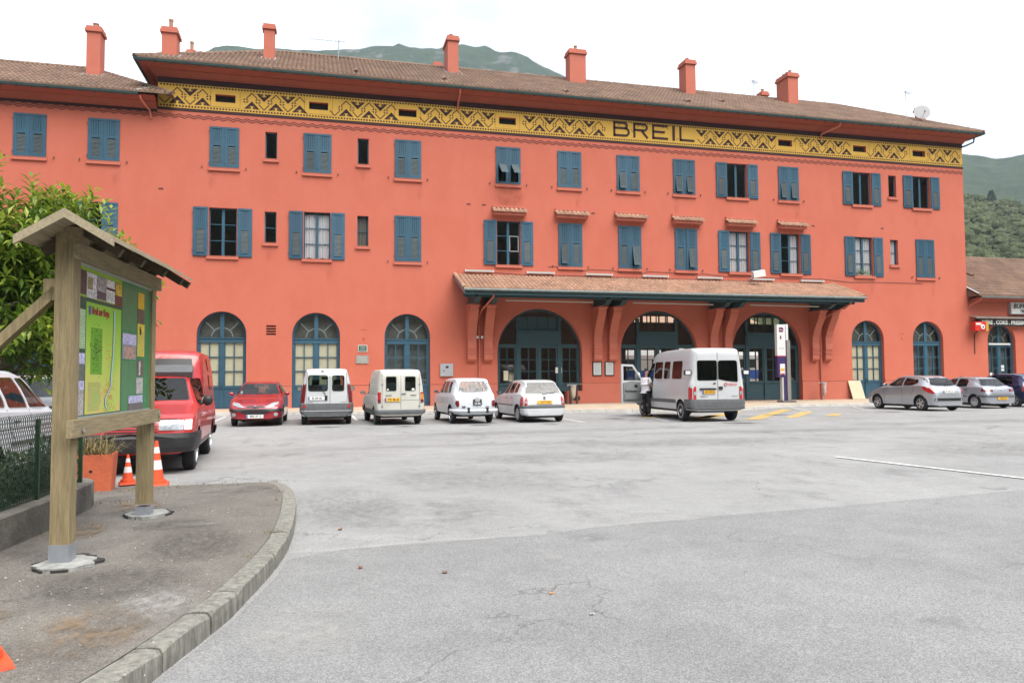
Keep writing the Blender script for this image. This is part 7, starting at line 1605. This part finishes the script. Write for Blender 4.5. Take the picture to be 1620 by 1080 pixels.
# ================================================================== PLANTER, CONES
pl_ = thing('planter', 'square orange planter with dry plants beside the wall end', 'planter', (-2.92, -26.35, .02), .12)
w = MB(); a, b, h = .235, .265, .50; prof = [(a, 0), (b, h), (b - .035, h), (b - .05, h - .08)]
rows = [[(-r_, -r_, z), (r_, -r_, z), (r_, r_, z), (-r_, r_, z)] for r_, z in prof]
for p, q in zip(rows, rows[1:]):
    for i in range(4): w.quad(p[i], p[(i + 1) % 4], q[(i + 1) % 4], q[i])
w.quad(*rows[-1]); w.add([(-.02, -b * .96, .27), (.02, -b * .96, .27), (.02, -b * .96, .30), (-.02, -b * .96, .30)], [(0, 1, 2, 3)], 1); w.build('tub', [M('terracotta_paint', (.50, .115, .05), .8, .12, 5, .3, 25), DARK], pl_)
w = MB()
for i in range(420):
    x, y = random.uniform(-.2, .2), random.uniform(-.2, .2); l = random.uniform(.15, .62); a = random.uniform(0, 6.3); lean = random.uniform(.0, .9); d = Vector((math.cos(a) * lean, math.sin(a) * lean, 1 - lean * .6)).normalized(); p = Vector((x, y, .42)); q = p + d * l * .6; e = q + Vector((d.x, d.y, d.z - .9)) * l * .45
    s_ = Vector((-math.sin(a), math.cos(a), 0)) * .004; w.quad(p - s_, p + s_, q + s_, q - s_); w.add([q - s_, q + s_, e], [(0, 1, 2)])
w.build('dry_plant', M('dry_stems', (.20, .16, .07), .9, .4, 6, island=.4), pl_)
def cone(x, y, z, h, label, rz=0):
    t = thing('traffic_cone', label, 'cone', (x, y, z), rz, 'orange traffic cones on the left'); rb = h * .17; w = MB(); B_ = h * .27
    w.add([(-B_, -B_, 0), (B_, -B_, 0), (B_, B_, 0), (-B_, B_, 0), (-B_ * .94, -B_ * .94, .03), (B_ * .94, -B_ * .94, .03), (B_ * .94, B_ * .94, .03), (-B_ * .94, B_ * .94, .03)], [(0, 3, 2, 1), (4, 5, 6, 7), (0, 1, 5, 4), (1, 2, 6, 5), (2, 3, 7, 6), (3, 0, 4, 7)]); w.lathe([(rb * 1.35, .031), (rb * 1.3, .07), (rb, .075)], 20); w.build('base', M('cone_orange', (.62, .075, .02), .5, .12, 8), t, 40)
    def R_(k): return rb * (1 - k * .80)
    for k0, k1, mt, nm in ((0, .26, M('cone_orange'), 'orange_band'), (.262, .50, M('cone_white', (.68, .64, .62), .5, .1, 8), 'white_band'), (.502, .68, M('cone_orange'), 'orange_band'), (.682, .84, M('cone_white'), 'white_band'), (.842, 1, M('cone_orange'), 'orange_band')):
        w = MB(); w.lathe([(R_(k0), .075 + (h - .075) * k0), (R_(k1), .075 + (h - .075) * k1)], 20); w.build(nm, mt, t, 40)
cone(-2.63, -25.75, .02, .42, 'short traffic cone next to the orange planter', .3)
cone(-2.22, -25.95, .02, .62, 'tall traffic cone half hidden by the far notice board post', .1)
cone(-1.625, -33.45, .125, .62, 'traffic cone cut off at the lower left corner', .5)

# ================================================================== TREE (large glossy leaves) behind the notice board
tr = thing('leafy_tree', 'bushy green tree with glossy leaves behind the notice board', 'tree', (-5.5, -23.3, .1))
BARK = M('tree_bark', (.10, .08, .06), .9, .3, 8, .5, 20); w = MB()
w.tube([(0, 0, -.1), (.05, .02, .9), (-.02, .05, 1.8), (.1, 0, 2.6)], [.14, .12, .10, .07], 10)
LIMB = []
for i in range(16):
    a = 2 * PI * i / 16 + random.uniform(-.3, .3); z0 = random.uniform(1.1, 2.5); l = random.uniform(1.2, 2.3); e = Vector((math.cos(a) * l, math.sin(a) * l, z0 + random.uniform(.5, 1.7))); m_ = Vector((math.cos(a) * l * .5, math.sin(a) * l * .5, z0 + random.uniform(.1, .5))); w.tube([(0, 0, z0), m_, e], [.05, .035, .012], 6); LIMB += [m_, e, (m_ + e) / 2]
w.build('trunk', BARK, tr, 50)
LF = bpy.data.materials.new('laurel_leaf'); LF.use_nodes = True; nt = LF.node_tree; b_ = nt.nodes['Principled BSDF']; b_.inputs['Roughness'].default_value = .38; b_.inputs['Subsurface Weight'].default_value = 0
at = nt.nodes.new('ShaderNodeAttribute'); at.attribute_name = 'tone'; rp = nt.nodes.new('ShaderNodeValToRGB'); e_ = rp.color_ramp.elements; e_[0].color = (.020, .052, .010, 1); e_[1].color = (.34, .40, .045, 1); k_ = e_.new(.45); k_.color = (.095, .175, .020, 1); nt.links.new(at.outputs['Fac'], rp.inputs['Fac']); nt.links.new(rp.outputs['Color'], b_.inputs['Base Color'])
tl = nt.nodes.new('ShaderNodeBsdfTranslucent'); mxs = nt.nodes.new('ShaderNodeMixShader'); mxs.inputs['Fac'].default_value = .38; out = nt.nodes['Material Output']; nt.links.new(rp.outputs['Color'], tl.inputs['Color']); nt.links.new(b_.outputs[0], mxs.inputs[1]); nt.links.new(tl.outputs[0], mxs.inputs[2]); nt.links.new(mxs.outputs[0], out.inputs['Surface'])
w = MB(); tone = []
def leaf(p, d, L, wd, tn):
    d = d.normalized(); s_ = d.cross(Vector((0, 0, 1)))
    if s_.length < .1: s_ = Vector((1, 0, 0))
    s_.normalize(); u_ = s_.cross(d); m_ = p + d * L * .5; bend = u_ * L * -.08
    w.add([p, m_ + s_ * wd * .5 + u_ * wd * .16, m_ + bend * .2, m_ - s_ * wd * .5 + u_ * wd * .16, p + d * L + bend * 1.4], [(0, 2, 1), (0, 3, 2), (1, 2, 4), (2, 3, 4)]); tone.extend([tn] * 4)
def shoot(p, d, n, L, fresh):
    for i in range(n):
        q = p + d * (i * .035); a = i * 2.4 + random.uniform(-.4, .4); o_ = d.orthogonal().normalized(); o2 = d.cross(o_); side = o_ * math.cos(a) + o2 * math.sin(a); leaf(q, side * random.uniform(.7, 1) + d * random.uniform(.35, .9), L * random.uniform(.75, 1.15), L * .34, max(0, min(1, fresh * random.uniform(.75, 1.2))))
clumps = []
for i in range(80):
    a = random.uniform(0, 2 * PI); el = random.uniform(-.55, 1.0); R_ = Vector((math.cos(a) * math.cos(el) * 2.25, math.sin(a) * math.cos(el) * 2.05, math.sin(el) * 1.75)) * random.uniform(.62, 1.0); clumps.append(Vector((-.2, 0, 2.75)) + R_)
clumps += [Vector((1.55, -1.3, 3.0)), Vector((1.75, -1.0, 2.6)), Vector((.35, -1.5, 4.15)), Vector((.6, -1.3, 3.8)), Vector((1.3, -1.6, 2.1)), Vector((1.0, -1.7, 3.3))]
for c_ in clumps:
    for k in range(42):
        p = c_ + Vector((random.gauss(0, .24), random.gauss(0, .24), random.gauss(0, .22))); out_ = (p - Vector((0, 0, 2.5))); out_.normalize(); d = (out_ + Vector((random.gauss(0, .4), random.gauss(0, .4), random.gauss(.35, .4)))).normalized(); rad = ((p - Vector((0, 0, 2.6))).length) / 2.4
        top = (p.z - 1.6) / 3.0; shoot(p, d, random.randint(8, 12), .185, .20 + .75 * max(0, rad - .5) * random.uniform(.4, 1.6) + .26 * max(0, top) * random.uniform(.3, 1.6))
for i in range(26):
    c_ = random.choice(clumps[-26:]); d = Vector((random.gauss(.1, .35), random.gauss(-.2, .35), 1)).normalized(); p = c_ + Vector((random.gauss(0, .2), random.gauss(0, .2), .15)); shoot(p, d, 13, .19, .95)
shoot(Vector((.72, -1.5, 4.0)), Vector((.0, -.1, 1)), 16, .16, .85); shoot(Vector((.80, -1.5, 3.9)), Vector((.15, 0, 1)), 13, .16, .9); shoot(Vector((1.9, -1.3, 2.75)), Vector((1, 0, .25)), 10, .16, .95)
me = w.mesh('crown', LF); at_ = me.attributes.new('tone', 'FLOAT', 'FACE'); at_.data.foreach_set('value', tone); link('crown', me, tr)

# ================================================================== THINGS ON THE STATION PAVEMENT
tt_ = thing('totem_sign', 'slim white and purple station totem on a grey column', 'sign', (23.4, -3.3, PAVE - .004))
PUR = M('totem_purple', (.035, .02, .10), .4, .1, 4); w = MB(); w.box(-.34, -.26, -.1, .1, 0, 1.42); w.build('slim_post', M('totem_pale', (.45, .45, .44), .45, .1), tt_)
w = MB(); w.box(-.25, -.11, -.10, .10, 0, 2.35); w.box(-.58, -.25, -.10, .10, 1.30, 2.35); tb = w.build('purple_panel', PUR, tt_)
w = MB(); w.box(-.59, -.11, -.105, .105, 2.36, 4.0); w.build('white_panel', WHITE, tt_); w = MB(); w.box(-.60, -.105, -.108, .108, 2.34, 2.40); w.build('red_strip', M('totem_red', (.32, .02, .06), .4), tt_)
w = MB(); w.box(-.02, .18, -.08, .10, 0, 3.2); w.build('grey_column', M('column_grey', (.20, .19, .18), .5, .1), tt_); w = MB(); w.box(-.06, .07, -.09, .09, 3.2, 4.02); w.build('side_light', WHITE, tt_)
w = MB(); w.prism([(-.48, 3.62), (-.24, 3.62), (-.20, 3.78), (-.28, 3.86), (-.47, 3.84)], 'y', -.112, -.104); w.prism([(-.46, 3.72), (-.26, 3.70), (-.26, 3.73), (-.46, 3.755)], 'y', -.116, -.111, 1); w.build('logo', [M('logo_plum', (.12, .01, .05), .4), WHITE], tt_)
w = MB(); w.box(-.42, -.34, -.11, -.104, 3.25, 3.42); w.build('info_symbol', M('logo_plum'), tt_); link('sign_lettering', text_mesh('sign_lettering', 'Breil', .15, M('print_greyish', (.35, .36, .38), .5)), tt_, (-.34, -.107, 2.78), (PI / 2, 0, 0))
w = MB(); w.box(-.46, -.18, -.125, -.101, 1.42, 1.98); w.box(-.44, -.20, -.128, -.124, 1.60, 1.75, 1); w.box(-.44, -.20, -.128, -.124, 1.43, 1.50, 2); w.build('poster', [WHITE, M('poster_ochre', (.55, .33, .05), .5), M('totem_red')], tt_)
w = MB(); w.prism([(-.45, 0), (.35, 0), (.30, .10), (-.40, .10)], 'y', -.28, .28); w.build('foot', M('foot_steel', (.12, .12, .12), .5), tt_)
def bag_stand(x, y, label, bagm):
    t = thing('bin_stand', label, 'bin', (x, y, PAVE - .004), 0, 'litter bag stands by the arches'); w = MB()
    w.tube([(0, 0, 0), (0, 0, .95)], .03, 8); w.tube([(-.32, -.05, .95), (.2, -.05, .97)], .02, 6); w.tube([(.14 * math.cos(a) - .02, -.16 + .14 * math.sin(a), .95) for a in [2 * PI * k / 16 for k in range(16)]], .014, 5, 0, True); w.lathe([(.10, 0), (.10, .012)], 12); w.build('frame', GALV, t)
    w = MB(); w.lathe([(.135, .94), (.12, .7), (.10, .45), (.06, .30), (.01, .28)], 12, (-.02, -.16, 0)); w.v = [(a + random.uniform(-.018, .018), b + random.uniform(-.018, .018), c_) for a, b, c_ in w.v]; w.build('litter_bag', bagm, t, 60)
bag_stand(12.55, -1.0, 'litter bag stand in front of the first big arch', M('bag_clear', (.42, .38, .30), .35, .25, 8))
bag_stand(27.55, -.55, 'litter bag stand beside the right console pair', M('bag_pink', (.55, .40, .40), .4, .3, 8))
w = MB(); w.obox((31.0 - .95, -.22, .66), (.42, 0, 0), (0, .012, .004), (-.06, .12, .52)); tag(w.build('leaning_board', M('beige_board', (.55, .47, .33), .8, .06, 4)), 'beige board leaning against the wall by the right door', 'board')
bp_ = thing('bin_post', 'dark litter bin post by the sill wall of the first arch', 'bin', (12.75, -.7, PAVE - .004)); w = MB(); w.box(-.26, -.16, -.06, .06, 0, .98); w.box(.10, .18, -.06, .06, 0, .98); w.build('legs', M('bin_brown', (.10, .045, .03), .6), bp_); w = MB(); w.prism([(-.42, .98), (.36, 1.0), (.36, 1.05), (-.42, 1.05)], 'y', -.2, .2); w.build('lid', GREYP, bp_)
# litter on the asphalt
DL = M('dead_leaf', (.16, .06, .025), .8, .3, 20)
for i, (x, y, s_, lb) in enumerate([(.33, -31.53, .022, 'small brown leaf on the asphalt near the kerb'), (.95, -31.85, .026, 'curled brown leaf in the middle of the near asphalt'), (.22, -29.89, .03, 'pale orange leaf on the old asphalt by the kerb'), (1.57, -32.61, .018, 'tiny orange leaf right of the curled brown leaf'), (1.68, -33.12, .02, 'dark pebble nearest to the camera')]):
    w = MB(); k = [(s_ * math.cos(a) * (1 if q % 2 else .7), s_ * .8 * math.sin(a), random.uniform(.002, s_ * .9)) for q, a in enumerate([2 * PI * q / 8 for q in range(8)])]; w.add([(0, 0, .012)] + k, [(0, q + 1, (q + 1) % 8 + 1) for q in range(8)]); w.add([(a, b, .001) for a, b, _ in k], [tuple(range(8))])
    tag(w.build('fallen_leaf' if i < 4 else 'pebble', DL if i in (0, 1) else (M('orange_leaf', (.45, .20, .06), .8) if i < 4 else CONC), None, None, (x, y, .006)), lb, 'leaf' if i < 4 else 'pebble')

# ================================================================== DRIVER STANDING IN THE OPEN DOORWAY
def skin_mesh(name, J, Ed, root, mat, sub=2):
    bm = bmesh.new(); ly = bm.verts.layers.skin.verify(); vs = [bm.verts.new(j[:3]) for j in J]
    for i, j in enumerate(J): vs[i][ly].radius = (j[3], j[4] if len(j) > 4 else j[3]); vs[i][ly].use_root = (i == root)
    for a, b in Ed: bm.edges.new((vs[a], vs[b]))
    me = bpy.data.meshes.new(name); bm.to_mesh(me); bm.free(); o = bpy.data.objects.new(name, me); COL.objects.link(o)
    md = o.modifiers.new('s', 'SKIN'); md.use_smooth_shade = True
    md2 = o.modifiers.new('u', 'SUBSURF'); md2.levels = sub; md2.render_levels = sub
    m2 = bpy.data.meshes.new_from_object(o.evaluated_get(bpy.context.evaluated_depsgraph_get())); bpy.data.objects.remove(o); m2.materials.clear(); m2.materials.append(mat); m2.polygons.foreach_set('use_smooth', [True] * len(m2.polygons)); m2.name = name
    return m2
SKIN = M('skin', (.42, .22, .15), .5, .06, 6)
# local: x forward (towards the minibus), y left, z up
pe = thing('person', 'man in white short-sleeved shirt and black trousers standing in the minibus doorway', 'person', (11.86, -11.45, .0), math.radians(15))
J = [(0, 0, .98, .12, .15), (0, 0, 1.18, .11, .15), (.01, 0, 1.36, .10, .17), (.015, 0, 1.46, .055, .06), (.03, 0, 1.56, .05, .05), (.045, 0, 1.64, .080, .072), (.05, 0, 1.73, .075, .07),
     (0, .17, 1.42, .052), (.02, .24, 1.20, .046), (.16, .20, 1.06, .036), (.28, .10, 1.08, .030), (.34, .06, 1.09, .03), (0, -.17, 1.42, .052), (.03, -.24, 1.19, .046), (.20, -.22, 1.10, .036), (.30, -.18, 1.14, .030), (.36, -.16, 1.16, .03),
     (.0, .09, .90, .085), (.02, .10, .50, .060), (-.01, .11, .10, .042), (.12, .12, .04, .035), (0, -.09, .90, .085), (.06, -.10, .50, .060), (.04, -.11, .10, .042), (.17, -.12, .04, .035)]
Ed = [(0, 1), (1, 2), (2, 3), (3, 4), (4, 5), (5, 6), (2, 7), (7, 8), (8, 9), (9, 10), (10, 11), (2, 12), (12, 13), (13, 14), (14, 15), (15, 16), (0, 17), (17, 18), (18, 19), (19, 20), (0, 21), (21, 22), (22, 23), (23, 24)]
link('body', skin_mesh('body', J, Ed, 0, SKIN), pe)
J = [(0, 0, .93, .135, .19), (0, 0, 1.05, .14, .185), (.0, 0, 1.20, .13, .18), (.01, 0, 1.36, .12, .19), (.015, 0, 1.45, .075, .09), (0, .19, 1.41, .075), (.015, .245, 1.24, .072), (0, -.19, 1.41, .075), (.02, -.245, 1.23, .072)]
link('shirt', skin_mesh('shirt', J, [(0, 1), (1, 2), (2, 3), (3, 4), (3, 5), (5, 6), (3, 7), (7, 8)], 1, M('shirt_white', (.72, .68, .70), .8, .05, 8)), pe)
J = [(0, 0, .95, .14, .175), (0, .10, .86, .105), (.02, .105, .5, .082), (-.01, .11, .10, .068), (0, -.10, .86, .105), (.06, -.105, .5, .082), (.04, -.11, .10, .068)]
link('trousers', skin_mesh('trousers', J, [(0, 1), (1, 2), (2, 3), (0, 4), (4, 5), (5, 6)], 0, M('trousers_black', (.012, .012, .014), .8)), pe)
J = [(-.01, 0, 1.70, .07, .07), (.02, 0, 1.765, .08, .078), (.07, 0, 1.78, .06, .06)]
link('hair', skin_mesh('hair', J, [(0, 1), (1, 2)], 0, M('hair_dark', (.02, .015, .012), .6)), pe)
for y, x in ((.115, .03), (-.115, .08)): w = MB(); w.lathe([(.04, -.02), (.05, 0), (.05, .05), (.03, .09)], 10); w.v = [(a * 2.6, b, c_) for a, b, c_ in w.v]; w.build('shoe', BLACK, pe, 60, (x, y, .02))
for y in (.03, -.03): w = MB(); w.lathe([(.004, -.008), (.012, 0), (.004, .008)], 8, (0, 0, 0), 'x'); w.build('eye', DARK, pe, 60, (.123, y, 1.66))
w = MB(); w.add([(.12, -.012, 1.645), (.12, .012, 1.645), (.145, 0, 1.618), (.118, 0, 1.67), (.12, 0, 1.61)], [(0, 2, 3), (1, 3, 2), (0, 4, 2), (1, 2, 4)]); w.build('nose', SKIN, pe)

# ================================================================== BEHIND THE STATION: platform side seen through the hall
pb = thing('platform_building', 'orange building across the platforms seen through the middle arch', 'building', (30, 34, 0))
w = MB(); w.tess([[(-14, 0), (14, 0), (14, 7), (-14, 7)]] + [rect(x, 1.3, 1.6, 3.6) for x in (-9, -5, -1, 3, 7, 11)], lambda p: (p[0], 0, p[1])); w.quad((-14, 0, 0), (-14, 8, 0), (-14, 8, 7), (-14, 0, 7)); w.build('wall', WALL, pb); w = MB(); w.add([(-15, -1, 7), (15, -1, 7), (15, 8, 10), (-15, 8, 10)], [(0, 1, 2, 3)]); w.build('roof', TILE2, pb)
for x in (-9, -5, -1, 3, 7, 11): w = MB(); w.box(x - .65, x + .65, .1, .14, 1.6, 3.6); w.build('window', TEALD, pb)
tn = thing('rail_carriage', 'white and blue rail carriage glimpsed through the middle arch', 'train', (24, 20, 0))
w = MB(); w.prism([(-1.4, .9), (1.4, .9), (1.4, 3.2), (1.1, 3.8), (-1.1, 3.8), (-1.4, 3.2)], 'x', -12, 12); w.build('body', WHITE, tn); w = MB(); w.box(-12.02, 12.02, -1.44, -1.40, 1.3, 2.0); w.build('blue_band', M('train_blue', (.03, .10, .42), .4), tn)
for k in range(9): w = MB(); w.box(-11 + k * 2.6, -9.4 + k * 2.6, -1.43, -1.40, 2.2, 2.9); w.build('window', BLACK, tn)
for x in (-8, 8): w = MB(); w.box(x - 1.3, x + 1.3, -1.1, 1.1, .2, .95); w.build('bogie', BLACK, tn)
# ================================================================== HAZE (real air between here and the mountains)
w = MB(); w.box(-4900, 4900, -4900, 4900, -1.2, 1150)
hz = w.build('haze', None) if False else None
hm = bpy.data.materials.new('haze_air'); hm.use_nodes = True; nt = hm.node_tree; nt.nodes.clear(); o_ = nt.nodes.new('ShaderNodeOutputMaterial'); pv = nt.nodes.new('ShaderNodeVolumePrincipled')
pv.inputs['Color'].default_value = (.74, .86, 1.0, 1); pv.inputs['Density'].default_value = .00018; pv.inputs['Anisotropy'].default_value = .0; nt.links.new(pv.outputs[0], o_.inputs['Volume'])
hz = w.build('haze', hm); tag(hz, 'thin bluish haze over the valley', 'haze', kind='stuff')
